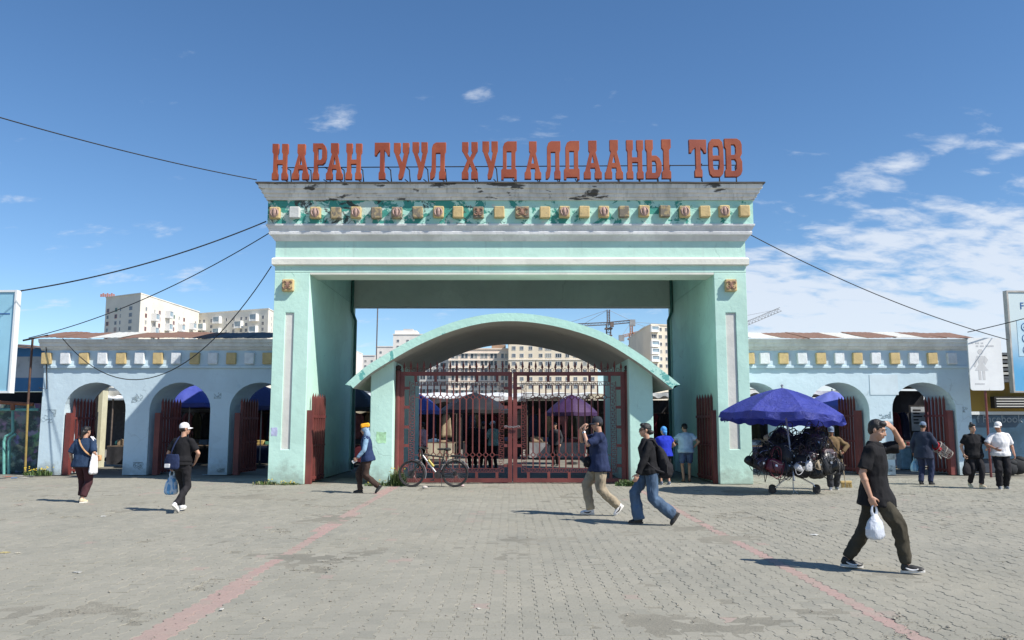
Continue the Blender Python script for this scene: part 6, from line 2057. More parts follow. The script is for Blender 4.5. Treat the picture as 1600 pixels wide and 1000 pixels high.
# ------------------------------------------------------------------ people
TMP = bpy.data.scenes.new('tmp_build')
def remeshed(b, voxel, smooth_it=4, dec=0.5, wr=0.0, wfreq=14.0, seed=0.0, stretch=(1, 1, 1)):
    """union of closed shapes as one smooth continuous surface"""
    me = bpy.data.meshes.new('tmp'); me.from_pydata([tuple(p) for p in b.v], [], b.f)
    bm = bmesh.new(); bm.from_mesh(me); bmesh.ops.recalc_face_normals(bm, faces=bm.faces); bm.to_mesh(me); bm.free()
    ob = bpy.data.objects.new('tmp', me); TMP.collection.objects.link(ob)
    m = ob.modifiers.new('r', 'REMESH'); m.mode = 'VOXEL'; m.voxel_size = voxel; m.adaptivity = 0
    if smooth_it:
        s = ob.modifiers.new('s', 'SMOOTH'); s.factor = 0.5; s.iterations = smooth_it
    if dec < 1:
        d = ob.modifiers.new('d', 'DECIMATE'); d.ratio = dec
    vl = TMP.view_layers[0]; vl.update()
    out = bpy.data.meshes.new_from_object(ob.evaluated_get(vl.depsgraph))
    bpy.data.objects.remove(ob); bpy.data.meshes.remove(me)
    if wr > 0:
        n = len(out.vertices)
        co = np.empty(n * 3, dtype=np.float32); out.vertices.foreach_get('co', co); co = co.reshape(-1, 3)
        nr = np.empty(n * 3, dtype=np.float32); out.vertices.foreach_get('normal', nr); nr = nr.reshape(-1, 3)
        d = np.empty(n, dtype=np.float32)
        for i in range(n):
            p = co[i]
            q = (p[0] * wfreq * stretch[0] + seed, p[1] * wfreq * stretch[1], p[2] * wfreq * stretch[2])
            d[i] = 1 - 2.2 * abs(noise.noise(q)) + 0.4 * noise.noise((q[0] * 2.3, q[1] * 2.3, q[2] * 2.3))
        co = co + nr * (d * wr)[:, None]
        out.vertices.foreach_set('co', co.ravel())
    out.polygons.foreach_set('use_smooth', [True] * len(out.polygons))
    out.update()
    return out

class PB(MB):
    """adds body shapes"""
    def bone(self, p0, r0, p1, r1, e0=True, e1=True, n=14):
        p0 = Vector(p0); p1 = Vector(p1)
        self.cyl(p0, p1, r0, r1, n)
        if e0: self.ell(p0, r0, sub=2)
        if e1: self.ell(p1, r1, sub=2)
        return self
    def rings(self, rs, F, n=20):
        """rs: (centre, rx, ry); F: right, fwd vectors"""
        rr = []
        for c, rx, ry in rs:
            c = Vector(c)
            rr.append([c + F[0] * (rx * math.cos(2 * math.pi * k / n)) + F[1] * (ry * math.sin(2 * math.pi * k / n)) for k in range(n)])
        return self.loft(rr)

def two_bone(a, c, l1, l2, pole):
    a = Vector(a); c = Vector(c); d = c - a; L = d.length
    if L > (l1 + l2) * 0.999:
        c = a + d * ((l1 + l2) * 0.999 / L); d = c - a; L = d.length
    x = (l1 * l1 - l2 * l2 + L * L) / (2 * L)
    h = math.sqrt(max(0, l1 * l1 - x * x))
    u = d / L
    p = Vector(pole); p = p - u * p.dot(u)
    p = p.normalized() if p.length > 1e-6 else frame_from(u)[0]
    return a + u * x + p * h, c

def skin_mat(name, c):
    if name in MATS: return MATS[name]
    t = NT(name); v = t.coord('Object')
    col = t.mix(t.ramp(t.noise(v, 9, 4), 0.3, 0.7), dk(c, 0.88), c)
    col = t.mix(t.ramp(t.noise(v, 40, 3), 0.5, 0.8, 0, 0.25), col, (c[0] * 0.9, c[1] * 0.7, c[2] * 0.65))
    t.color(col); t.rough(0.52)
    t.b.inputs['Subsurface Weight'].default_value = 0.0
    t.bump(t.noise(v, 120, 3), 0.08, 0.004)
    MATS[name] = t.m
    return t.m
SKIN = skin_mat('skin', (0.48, 0.27, 0.18))
SKIN_T = skin_mat('tanned_skin', (0.33, 0.165, 0.105))
M_HAIR = plain('black_hair', (0.012, 0.010, 0.010), 0.45, 0.3, 30, 0.5, bscale=90, bdist=0.02)
M_EYE = plain('eye_white', (0.55, 0.52, 0.48), 0.3, 0.02, 2, 0)
M_IRIS = plain('dark_iris', (0.015, 0.010, 0.008), 0.2, 0.02, 2, 0)
M_LIP = plain('lip', (0.36, 0.14, 0.11), 0.5, 0.1, 9, 0)

def person(label, loc, heading, spec):
    """heading: degrees, direction faced: 0 = away from the camera (+Y), 90 = left (-X), -90 = right, 180 = towards the camera"""
    g = spec.get
    H = g('H', 1.70); s = H / 1.75; w = g('w', 1.0); vox = g('vox', 0.010)
    girth = g('belly', 0.0)
    ps = lambda p: Vector(p) * s
    hipz = g('hipz', 0.925) * s
    lean = R(g('lean', 3)); tw = R(g('twist', 0)); side = R(g('side', 0))
    up = Vector((math.sin(side), math.sin(lean), math.cos(lean))).normalized()
    rt = Vector((math.cos(tw), math.sin(tw), 0)); rt = (rt - up * rt.dot(up)).normalized()
    fw = up.cross(rt)
    pel = Vector((0, 0, hipz))
    T = lambda x, y, z: pel + (rt * x + fw * y + up * z) * s
    hipr, hipl = pel + Vector((0.092 * w, 0, -0.01)) * s, pel + Vector((-0.092 * w, 0, -0.01)) * s
    tl, sl = 0.435 * s, 0.43 * s
    ankles = {'r': ps(g('ankle_r', (0.10, -0.03, 0.085))), 'l': ps(g('ankle_l', (-0.10, 0.05, 0.085)))}
    legs = {}
    for k, hp in (('r', hipr), ('l', hipl)):
        kp = g('knee_' + k, (0.12 if k == 'r' else -0.12, 1, 0))
        kn, an = two_bone(hp, ankles[k], tl, sl, kp)
        legs[k] = (hp, kn, an)
    shr, shl = T(0.165 * w, -0.005, 0.452), T(-0.165 * w, -0.005, 0.452)
    ua, fa = 0.285 * s, 0.255 * s
    arms = {}
    for k, sh, dflt in (('r', shr, (0.26, 0.10, -0.05)), ('l', shl, (-0.26, 0.06, -0.05))):
        tgt = T(*g('hand_' + k, dflt))
        el, wr_ = two_bone(sh, tgt, ua, fa, rt * g('elbow_' + k, (0.5 if k == 'r' else -0.5, -1, 0))[0] + fw * g('elbow_' + k, (0, -1, 0))[1] + up * g('elbow_' + k, (0, 0, 0))[2])
        arms[k] = (sh, el, wr_)
    # head frame
    hy, hp_ = R(g('head_yaw', 0)), R(g('head_pitch', 0))
    hr = (rt * math.cos(hy) + fw * math.sin(hy)).normalized()
    hz = Vector((0, 0, 1)); hf0 = hz.cross(hr).normalized()
    hf = (hf0 * math.cos(hp_) + hz * math.sin(hp_)).normalized(); hu = hr.cross(hf).normalized()
    nb = T(0, -0.01, 0.515); 
    hc = nb + (up * 0.085 + hu * 0.085 + hf * 0.030) * s
    hs = 0.93 * s
    HP = lambda x, y, z: hc + (hr * x + hf * y + hu * z) * hs
    HM = Matrix((hr, hf, hu)).transposed()
    # ---------------- skin
    b = PB()
    b.rings([(T(0, 0, -0.08), .10 * w * s, .075 * s), (T(0, 0, .1), .11 * w * s, .075 * s), (T(0, 0, .35), .12 * w * s, .08 * s), (T(0, -.005, .475), .10 * w * s, .06 * s), (T(0, -.01, .53), .05 * s, .05 * s)], (rt, fw))
    b.bone(nb - up * 0.03 * s, 0.056 * s, hc - hu * 0.04 * s - hf * 0.015 * s, 0.052 * s)
    b.ell(HP(0, -0.012, 0.035), Vector((0.076, 0.094, 0.093)) * hs, HM, 3)
    b.ell(HP(0, 0.020, -0.035), Vector((0.064, 0.072, 0.085)) * hs, HM, 3)
    b.ell(HP(0, 0.050, -0.095), Vector((0.034, 0.030, 0.026)) * hs, HM)
    b.ell(HP(0.040, 0.052, -0.028), Vector((0.026, 0.026, 0.024)) * hs, HM); b.ell(HP(-0.040, 0.052, -0.028), Vector((0.026, 0.026, 0.024)) * hs, HM)
    b.ell(HP(0, 0.078, 0.030), Vector((0.046, 0.016, 0.014)) * hs, HM)
    b.bone(HP(0, 0.086, 0.015), 0.009 * hs, HP(0, 0.105, -0.032), 0.0145 * hs)
    b.ell(HP(0.012, 0.094, -0.036), 0.011 * hs, HM); b.ell(HP(-0.012, 0.094, -0.036), 0.011 * hs, HM)
    b.ell(HP(0, 0.083, -0.067), Vector((0.026, 0.012, 0.012)) * hs, HM)
    for sx in (-1, 1):
        b.ell(HP(sx * 0.080, -0.010, 0.0), Vector((0.012, 0.020, 0.033)) * hs, HM)
    for k in 'rl':
        sh, el, wp = arms[k]
        b.bone(sh, 0.050 * s * w, el, 0.038 * s); b.bone(el, 0.040 * s, wp, 0.0265 * s)
        m_ = el.lerp(wp, 0.28); b.ell(m_, 0.043 * s)
        # hand
        hd = (wp - el).normalized()
        hdv = g('handdir_' + k)
        if hdv: hd = (rt * hdv[0] + fw * hdv[1] + up * hdv[2]).normalized()
        pn = g('palm_' + k, (-1 if k == 'r' else 1, 0, 0))
        pn = (rt * pn[0] + fw * pn[1] + up * pn[2]); pn = (pn - hd * pn.dot(hd)).normalized()
        ac = hd.cross(pn) * (1 if k == 'r' else -1)              # towards the thumb side
        ac = -ac if g('flip_' + k) else ac
        curl = g('curl_' + k, 0.5)
        PM = Matrix((ac, pn, hd)).transposed()
        hq = s * 1.0
        pc = wp + hd * 0.05 * hq
        b.bone(wp, 0.0265 * s, wp + hd * 0.02 * hq, 0.025 * s)
        b.ell(pc, Vector((0.042, 0.017, 0.055)) * hq, PM)
        tips = {}
        for i, (off, ln) in enumerate(((0.029, 0.072), (0.010, 0.082), (-0.010, 0.076), (-0.028, 0.058))):
            base = wp + hd * 0.092 * hq + ac * off * hq
            a1 = curl * 0.9; a2 = curl * 2.0; a3 = curl * 2.7
            p1 = base + (hd * math.cos(a1) + pn * math.sin(a1)) * ln * 0.45 * hq
            p2 = p1 + (hd * math.cos(a2) + pn * math.sin(a2)) * ln * 0.32 * hq
            p3 = p2 + (hd * math.cos(a3) + pn * math.sin(a3)) * ln * 0.25 * hq
            b.bone(base - hd * 0.02 * hq, 0.0098 * hq, p1, 0.0090 * hq, n=8); b.bone(p1, 0.0090 * hq, p2, 0.0082 * hq, n=8); b.bone(p2, 0.0082 * hq, p3, 0.0072 * hq, n=8)
        tb = wp + hd * 0.03 * hq + ac * 0.028 * hq + pn * 0.006 * hq
        t1 = tb + (ac * 0.65 + hd * 0.7 + pn * 0.35).normalized() * 0.045 * hq
        t2 = t1 + (ac * (0.3 - 0.3 * curl) + hd * 0.85 + pn * (0.2 + 0.6 * curl)).normalized() * 0.035 * hq
        b.bone(tb, 0.015 * hq, t1, 0.0105 * hq, n=8); b.bone(t1, 0.0105 * hq, t2, 0.0085 * hq, n=8)
        arms[k] = (sh, el, wp, wp + hd * 0.10 * hq + pn * 0.02 * hq)
    feet = {}
    for k in 'rl':
        hp, kn, an = legs[k]
        lk = 1.0 if g('bottom') == 'shorts' else 0.72
        b.bone(hp, 0.075 * s * w * lk, kn, 0.050 * s * lk); b.bone(kn, 0.050 * s * lk, an, 0.034 * s)
        b.ell(kn.lerp(an, 0.28) - Vector((0, 0.012, 0)) * s, Vector((0.050, 0.052, 0.10)) * s * lk)
        fp = R(g('foot_' + k, 0)); fy = R(g('toe_' + k, -8 if k == 'r' else 8))
        fd = Vector((-math.sin(fy) * math.cos(fp), math.cos(fy) * math.cos(fp), math.sin(fp)))
        fr = Vector((math.cos(fy), math.sin(fy), 0)); fu = fr.cross(fd)
        FP = lambda x, y, z, an=an, fr=fr, fd=fd, fu=fu: an + (fr * x + fd * y + fu * z) * s
        b.bone(an, 0.034 * s, FP(0, -0.02, -0.045), 0.030 * s); b.bone(FP(0, 0.0, -0.045), 0.030 * s, FP(0, 0.13, -0.06), 0.022 * s)
        feet[k] = (FP, Matrix((fr, fd, fu)).transposed())
    # drop so that the lower sole touches the ground
    lo = min(min(FP(0, y, -0.088).z for y in (-0.06, 0.17)) for FP, _ in feet.values())
    shift = Vector((0, 0, -lo))
    root = thing('person', label, 'person', Vector(loc) + shift * 0, R(heading))
    def put(name, mesh, mat, parent=root):
        mesh.materials.clear(); mesh.materials.append(mat); mesh.name = name
        o = inst(name, mesh, parent, shift if parent is root else (0, 0, 0))
        return o
    skin = SKIN_T if g('tan') else SKIN
    body = put('body', remeshed(b, vox * 0.8, 3, 0.35), skin)
    # ---------------- face
    b = MB()
    for sx in (-1, 1):
        b.ell(HP(sx * 0.031, 0.078, 0.008), Vector((0.0135, 0.008, 0.0065)) * hs, HM, 1)
    put('eyes', b.mesh('eyes', M_EYE, 'all'), M_EYE)
    b = MB()
    for sx in (-1, 1):
        b.ell(HP(sx * 0.031, 0.0835, 0.008), Vector((0.006, 0.004, 0.006)) * hs, HM, 1)
        b.tube([HP(sx * (0.014 + 0.036 * q / 4), 0.095 - 0.018 * (q / 4) ** 2, 0.031 + 0.006 * math.sin(q / 4 * 2.6)) for q in range(5)], 0.0045 * hs, 5)
    put('eyebrows', b.mesh('eyebrows', M_HAIR, 'all'), M_HAIR)
    b = MB(); b.ell(HP(0, 0.0945, -0.066), Vector((0.023, 0.005, 0.008)) * hs, HM, 2)
    put('lips', b.mesh('lips', M_LIP, 'all'), M_LIP)
    if g('glasses'):
        b = MB()
        for sx in (-1, 1):
            b.ell(HP(sx * 0.033, 0.097, 0.006), Vector((0.028, 0.006, 0.022)) * hs, HM, 2)
            b.cyl(HP(sx * 0.060, 0.090, 0.010), HP(sx * 0.083, -0.01, 0.014), 0.004 * hs, n=5)
        b.cyl(HP(-0.01, 0.102, 0.010), HP(0.01, 0.102, 0.010), 0.004 * hs, n=5)
        put('sunglasses', b.mesh('sunglasses', M_IRIS, True), M_IRIS)
    # ---------------- hair
    hair = g('hair', 'short')
    b = PB()
    if hair in ('short', 'bun', 'pony', 'bob', 'tail'):
        b.ell(HP(0, -0.022, 0.050), Vector((0.084, 0.096, 0.090)) * hs, HM, 3)
        b.ell(HP(0, -0.055, 0.005), Vector((0.076, 0.058, 0.080)) * hs, HM, 2)
        b.ell(HP(0, 0.045, 0.098), Vector((0.062, 0.050, 0.035)) * hs, HM, 2)
        if hair == 'bun':
            b.ell(HP(0, -0.06, 0.145), 0.040 * hs, HM)
        if hair == 'pony':
            b.ell(HP(0, -0.125, -0.03), Vector((0.038, 0.045, 0.036)) * hs, HM); b.ell(HP(0, -0.09, -0.03), Vector((0.05, 0.05, 0.05)) * hs, HM)
        if hair == 'bob':
            b.ell(HP(0, -0.06, -0.04), Vector((0.088, 0.06, 0.11)) * hs, HM)
        if hair == 'tail':
            b.bone(HP(0, -0.11, 0.0), 0.04 * hs, HP(-0.02, -0.13, -0.16), 0.022 * hs)
        put('hair', remeshed(b, 0.008, 2, 0.6, 0.004, 40, 3.0, (1, 1, .4)), M_HAIR)
    elif hair == 'capped':
        b.ell(HP(0, -0.035, 0.015), Vector((0.081, 0.082, 0.075)) * hs, HM, 3)
        put('hair', remeshed(b, 0.009, 2, 0.6, 0.003, 40, 1.0), M_HAIR)
    cap = g('cap')
    if cap:
        b = MB(); n_ = 20; rings_ = []
        for q in range(7):
            a = q / 6 * math.pi / 2
            z = 0.052 + 0.095 * math.sin(a); rr = math.cos(a) ** 0.75 if q < 6 else 0.04
            rings_.append([HP(0.090 * rr * math.cos(2 * math.pi * k / n_), -0.012 + 0.106 * rr * math.sin(2 * math.pi * k / n_), z) for k in range(n_)])
        rings_.insert(0, [HP(0.091 * math.cos(2 * math.pi * k / n_), -0.012 + 0.107 * math.sin(2 * math.pi * k / n_), 0.030) for k in range(n_)])
        b.loft(rings_)
        crown = put('cap', b.mesh('cap', cap[0], True), cap[0])
        b = MB()
        bl = g('brim', 0.075)
        cy = -1 if g('cap_back') else 1
        def brim(u, v):
            a = math.pi * (0.14 + 0.72 * u)
            r_ = 0.105 + bl * v * math.sin(math.pi * u) ** 0.6
            return HP(0.090 / 0.105 * (0.105 + 0.1 * bl * v) * math.cos(a), -0.012 + cy * r_ * math.sin(a), 0.036 - 0.020 * v - 0.022 * (abs(u - 0.5) * 2) ** 2)
        b.grid(brim, 14, 4, hu * -0.005)
        br = inst('brim', b.mesh('brim', cap[1], 'all'), crown)
        b = MB(); b.ell(HP(0, -0.012, 0.148), 0.007 * hs, HM, 1)
        inst('button', b.mesh('button', cap[0], 'all'), crown)
    if g('bucket'):
        b = MB(); n_ = 22
        R_ = lambda r, z: [HP(0.092 * r * math.cos(2 * math.pi * k / n_), -0.01 + 0.105 * r * math.sin(2 * math.pi * k / n_), z) for k in range(n_)]
        b.loft([R_(1.62, 0.008), R_(1.60, 0.016), R_(1.02, 0.046), R_(1.0, 0.09), R_(0.86, 0.128), R_(0.5, 0.142), R_(0.05, 0.144)])
        put('bucket_hat', b.mesh('bucket_hat', g('bucket'), True), g('bucket'))
    if g('scarf'):
        b = PB()
        b.ell(HP(0, -0.015, 0.045), Vector((0.090, 0.104, 0.100)) * hs, HM, 3)
        b.ell(HP(0, -0.06, -0.02), Vector((0.083, 0.062, 0.10)) * hs, HM, 2)
        b.bone(HP(0, -0.09, -0.04), 0.045 * hs, HP(0.01, -0.10, -0.13), 0.028 * hs)
        put('headscarf', remeshed(b, 0.009, 2, 0.6, 0.005, 22, 5.0), g('scarf'))
    if g('hood'):
        b = PB()
        b.ell(HP(0, -0.02, 0.02), Vector((0.094, 0.104, 0.115)) * hs, HM, 3)
        b.bone(HP(0, -0.04, -0.03), 0.085 * hs, nb + up * 0.02 * s - fw * 0.02, 0.085 * s)
        put('hood', remeshed(b, 0.010, 2, 0.6, 0.005, 22, 5.0), g('hood'))
    # ---------------- top
    top = g('top')
    if top:
        mt = g('top_mat'); b = PB(); k1 = g('loose', 1.0)
        hem = g('hem', -0.10); wd = w * k1
        bl = girth
        prof = [(hem, .196, .166), (hem + .08, .192, .160), (.05, .176, .138), (.16, .164, .120), (.30, .178, .126), (.40, .178, .120), (.455, .150, .100), (.505, .095, .080), (.535, .068, .066)]
        prof = [p for p in prof if p[0] >= hem - 1e-6]
        prof.sort()
        b.rings([(T(0, 0.008 + (bl * 0.5 if -0.05 < z < 0.33 else 0) + (g('hemx', 0) * .7 if z < .04 else 0), z), (rx * wd + bl * 0.5 * (1 if z < .33 else 0)) * s, (ry * k1 + bl * (1 if z < .33 else .3) + (g('hemx', 0) if z < .04 else 0)) * s) for z, rx, ry in prof], (rt, fw))
        for k in 'rl':
            sh, el, wp, _ = arms[k]
            b.ell(sh, 0.061 * s * w * (0.5 + 0.5 * k1)); b.bone(T(0, -0.01, 0.500), 0.052 * s, sh, 0.055 * s * w)
            if top == 'short':
                e = sh.lerp(el, g('sleeve', 0.72))
                b.bone(sh, 0.061 * s * w, e, 0.065 * s * k1, True, False)
            elif top == 'vest':
                pass
            else:
                b.bone(sh, 0.060 * s * w * k1, el, 0.055 * s * k1); b.bone(el, 0.056 * s * k1, el.lerp(wp, 0.97), 0.040 * s * k1, True, False)
        if top == 'hoodie':
            b.ell(T(0, -0.09, 0.50), Vector((0.105, 0.06, 0.055)) * s)
            b.ell(T(0, 0.0, 0.52), Vector((0.085, 0.085, 0.045)) * s)
        if top == 'polo':
            pass
        tname = {'short': 't_shirt', 'long': 'jacket', 'hoodie': 'hoodie', 'vest': 'vest'}[top]
        if g('dress'):
            tname = 'dress'
            b.rings([(T(0, 0.0, -0.46), .235 * w * s, .175 * s), (T(0, 0, -.25), .215 * w * s, .155 * s), (T(0, 0, -.05), .185 * w * s, .135 * s), (T(0, 0, .1), .170 * w * s, .125 * s)], (rt, fw))
        put(tname, remeshed(b, vox, 5, 0.45, g('wr', 0.009), 9, len(label) * 1.7, (1, 1, .75)), mt)
        if g('collar'):
            b = MB()
            for sx in (-1, 1):
                def col_(u, v, sx=sx):
                    a = math.pi * (-0.5 + 1.0 * u)
                    r_ = 0.070 + 0.022 * v
                    return T(sx * r_ * math.cos(a) * 1.0, 0.005 + r_ * 1.05 * math.sin(a), 0.545 - 0.038 * v + 0.01 * (1 - u))
                b.grid(col_, 10, 2, up * -0.006)
            put('collar', b.mesh('collar', mt, 'all'), mt)
    sl = g('sleeves_mat')
    if sl:                        # long sleeves of a shirt worn under a vest
        b = PB()
        for k in 'rl':
            sh, el, wp, _ = arms[k]
            b.bone(sh, 0.064 * s * w, el, 0.054 * s); b.bone(el, 0.054 * s, el.lerp(wp, 0.95), 0.038 * s, True, False)
        put('sleeves', remeshed(b, vox, 4, 0.45, 0.005, 14, 2.0), sl)
    # ---------------- bottoms
    bot = g('bottom')
    if bot:
        mb_ = g('bottom_mat'); b = PB(); k1 = g('leg', 1.0)
        b.ell(pel + Vector((0, -0.015, -0.02)) * s, Vector((0.165 * w, 0.125 + girth * 0.4, 0.12)) * s)
        b.ell(pel + Vector((0.0, 0.0, 0.05)) * s, Vector((0.152 * w, 0.108 + girth * 0.5, 0.10)) * s)
        for k in 'rl':
            hp, kn, an = legs[k]
            if bot == 'shorts':
                b.bone(hp, 0.100 * s * w, hp.lerp(kn, 0.82), 0.085 * s * k1, True, False)
            else:
                FPk = feet[k][0]
                b.bone(hp, 0.098 * s * w, kn, 0.068 * s * k1)
                e = kn.lerp(an, g('length', 1.0)) - (Vector((0, 0, 0.02)) * s if bot == 'wide' else Vector((0, 0, 0)))
                b.bone(kn, 0.068 * s * k1, e, g('cuff', 0.058) * s, True, False)
        if g('pocket'):
            for k, sx in (('r', 1), ('l', -1)):
                hp, kn, an = legs[k]
                q = hp.lerp(kn, 0.72) + Vector((sx * 0.072, 0.0, 0)) * s
                b.ell(q, Vector((0.028, 0.06, 0.075)) * s)
        put('shorts' if bot == 'shorts' else 'trousers', remeshed(b, vox, 4, 0.45, g('wrb', 0.011), 10, len(label) * 0.9, (1, 1, .8)), mb_)
    # ---------------- shoes
    ms, msole = g('shoe', (M_IRIS, M_EYE))
    for k in 'rl':
        FP, FM = feet[k]
        b = PB()
        b.bone(FP(0, -0.03, -0.035), 0.040 * s, FP(0, 0.06, -0.045), 0.040 * s)
        b.bone(FP(0, 0.06, -0.045), 0.039 * s, FP(0, 0.150, -0.060), 0.026 * s)
        b.ell(FP(0, 0.10, -0.062), Vector((0.046, 0.075, 0.024)) * s, FM)
        b.bone(FP(0, -0.02, -0.02), 0.042 * s, FP(0, -0.008, 0.012), 0.040 * s, True, False)
        so = put('shoe', remeshed(b, 0.008, 3, 0.6), ms)
        poly = []
        for q in range(18):
            a = 2 * math.pi * q / 18
            y = 0.052 + 0.128 * math.sin(a); wdt = (0.043 if y > 0.05 else 0.036)
            poly.append((wdt * math.cos(a) ** 1 * (1.0), y))
        b = MB(); b.prism(poly, lambda u, v, d, FP=FP: FP(u, v, d), -0.088, -0.062)
        inst('sole', b.mesh('sole', msole), so)
        if g('stripe'):
            for sx in (-1, 1):
                b = MB(); b.tube([FP(sx * (0.040 + .002 * math.sin(q)), -0.015 + 0.13 * q / 8, -0.030 - 0.030 * math.sin(q / 8 * 2.6)) for q in range(9)], [0.003 + 0.010 * math.sin(math.pi * (q + .5) / 9) for q in range(9)], 6)
                inst('side_stripe', b.mesh('side_stripe', g('stripe'), 'all'), so)
    root['_'] = 0
    del root['_']
    info = dict(root=root, T=lambda x, y, z: T(x, y, z) + shift, hand={k: arms[k][3] + shift for k in 'rl'}, arms=arms, HP=lambda x, y, z: HP(x, y, z) + shift, shift=shift, s=s, up=up, rt=rt, fw=fw)
    return info
def ppart(name, b, mat, P, smooth=True):
    return inst(name, b.mesh(name, mat, smooth), P['root'])
def world_of(P, v):
    r = P['root']
    return Matrix.Translation(r.location) @ Matrix.Rotation(r.rotation_euler.z, 4, 'Z') @ Vector(v)

C_BLACK = cloth_mat('black_cotton', (0.012, 0.012, 0.014))
C_BLACK2 = cloth_mat('faded_black_cotton', (0.020, 0.019, 0.022))
C_NAVY = cloth_mat('navy_cotton', (0.020, 0.030, 0.075))
C_NAVY2 = cloth_mat('dark_blue_cotton', (0.022, 0.042, 0.085))
C_MAROON = cloth_mat('maroon_trouser_cloth', (0.055, 0.022, 0.026))
C_KHAKI = cloth_mat('khaki_trouser_cloth', (0.30, 0.25, 0.18))
C_OLIVE = cloth_mat('olive_cargo_cloth', (0.050, 0.044, 0.032))
C_BROWN = cloth_mat('brown_jacket_cloth', (0.17, 0.115, 0.06))
C_DKBROWN = cloth_mat('dark_brown_trouser_cloth', (0.055, 0.035, 0.028))
C_GREY = cloth_mat('dark_grey_trouser_cloth', (0.045, 0.047, 0.055))
C_WHITE = cloth_mat('white_cotton', (0.72, 0.71, 0.72), var=0.06)
C_PALEB = cloth_mat('pale_blue_cotton', (0.40, 0.52, 0.66))
C_COBALT = cloth_mat('cobalt_blue_cotton', (0.018, 0.035, 0.40))
C_AZURE = cloth_mat('azure_headscarf', (0.09, 0.32, 0.72))
C_VEST = cloth_mat('quilted_navy_vest', (0.022, 0.038, 0.10))
C_CAPG = cloth_mat('blue_grey_cap_cloth', (0.16, 0.21, 0.30))
C_ORANGE = cloth_mat('orange_cap_cloth', (0.85, 0.38, 0.03))
def denim(name, c):
    t = NT(name); v = t.coord('Object')
    col = t.mix(t.ramp(t.noise(t.coord('Object', (1, 1, .5)), 6, 5), 0.35, 0.7), c, tuple(min(1, x * 2.0) for x in c))
    col = t.mix(t.ramp(t.noise(v, 180, 2), 0.4, 0.7, 0, 0.3), col, tuple(min(1, x * 2.4) for x in c))
    t.color(col); t.rough(0.85); t.bump(t.noise(t.coord('Object', (1, 1, .6)), 16, 4, 0.5, 0.8), 0.35, 0.03)
    return t.m
C_DENIM = denim('blue_denim', (0.035, 0.062, 0.105))
C_DENIM2 = denim('denim_shorts', (0.045, 0.07, 0.14))
SH_BLACK = plain('black_shoe', (0.013, 0.013, 0.014), 0.55, 0.2, 12)
SH_WHITE = plain('white_shoe', (0.68, 0.67, 0.67), 0.6, 0.1, 12)
SH_CREAM = plain('cream_shoe', (0.62, 0.50, 0.33), 0.6, 0.1, 12)
SH_GREY = plain('grey_shoe', (0.11, 0.13, 0.17), 0.6, 0.2, 12)
SOLE_W = plain('pale_sole', (0.60, 0.58, 0.54), 0.7, 0.1, 12)
SOLE_D = plain('dark_sole', (0.03, 0.028, 0.026), 0.8, 0.2, 12)
def plastic(name, c, c2=None):
    t = NT(name); v = t.coord('Object')
    n = t.noise(t.coord('Object', (1, 1, .3)), 22, 3, 0.5, 0.6)
    t.color(t.mix(t.ramp(n, 0.45, 0.55) if c2 else t.ramp(n, 0.3, 0.7), c, c2 or dk(c, 0.9)))
    t.rough(0.32); t.b.inputs['Transmission Weight'].default_value = 0.12
    t.bump(t.noise(t.coord('Object', (1, 1, .5)), 30, 3, 0.5, 0.6), 0.5, 0.02)
    return t.m
M_BAGW = plastic('white_plastic_bag', (0.66, 0.70, 0.78))
M_BAGB = plastic('blue_striped_plastic_bag', (0.10, 0.33, 0.62), (0.60, 0.70, 0.78))
M_BAGC = plastic('blue_plastic_bag', (0.16, 0.38, 0.60), (0.32, 0.52, 0.68))

def carrier(name, label, grip, wdt, hgt, dep, mat, yaw=0.0, seed=0):
    """thin plastic carrier hanging from a hand"""
    root = thing(name, label, 'bag', (grip[0], grip[1], grip[2] - hgt - 0.10), yaw)
    b = PB()
    pr = [(0.0, .60, .55), (.04, .86, .85), (.14, 1.0, 1.0), (.42, .98, .96), (.68, .80, .75), (.86, .52, .45), (1.0, .22, .25)]
    rr = []
    n = 26
    for q, (t, a, c) in enumerate(pr):
        ring = []
        for k in range(n):
            an = 2 * math.pi * k / n
            wob = 1 + 0.10 * noise.noise((math.cos(an) * 2 + seed, math.sin(an) * 2, t * 4)) + 0.05 * math.sin(an * 7 + t * 3) * t
            ring.append(Vector((wdt / 2 * a * math.cos(an) * wob, dep / 2 * c * math.sin(an) * wob, t * hgt + 0.012 * noise.noise((an, t, seed)))))
        rr.append(ring)
    b.loft(rr)
    me = remeshed(b, 0.010, 1, 0.6, 0.005, 20, seed, (1, 1, .5))
    me.materials.append(mat); me.name = 'sack'
    inst('sack', me, root)
    b = MB()
    for sx in (-1, 1):
        pts = [(sx * wdt * 0.10, 0, hgt * 0.96), (sx * wdt * 0.16, 0.0, hgt + 0.03), (sx * wdt * 0.12, 0, hgt + 0.075), (0.0, 0, hgt + 0.10)]
        b.tube(pts, [0.018, 0.014, 0.010, 0.009], 6)
    inst('handles', b.mesh('handles', mat, True), root)
    return root
def held(name, label, cat, P, base, group=None):
    r = thing(name, label, cat, world_of(P, base), P['root'].rotation_euler.z, group)
    r_base = Vector(base)
    def put(nm, b, mat, smooth=True, mesh=None, parent=None):
        if mesh is None:
            me = b.mesh(nm, mat, smooth, r_base)
        else:
            me = mesh; me.transform(Matrix.Translation(-r_base)); me.materials.clear(); me.materials.append(mat); me.name = nm
        return inst(nm, me, parent or r)
    return r, put
def strap(P, pts, r=0.012, mat=None, n=6):
    b = MB(); b.tube(pts, r, n); return b
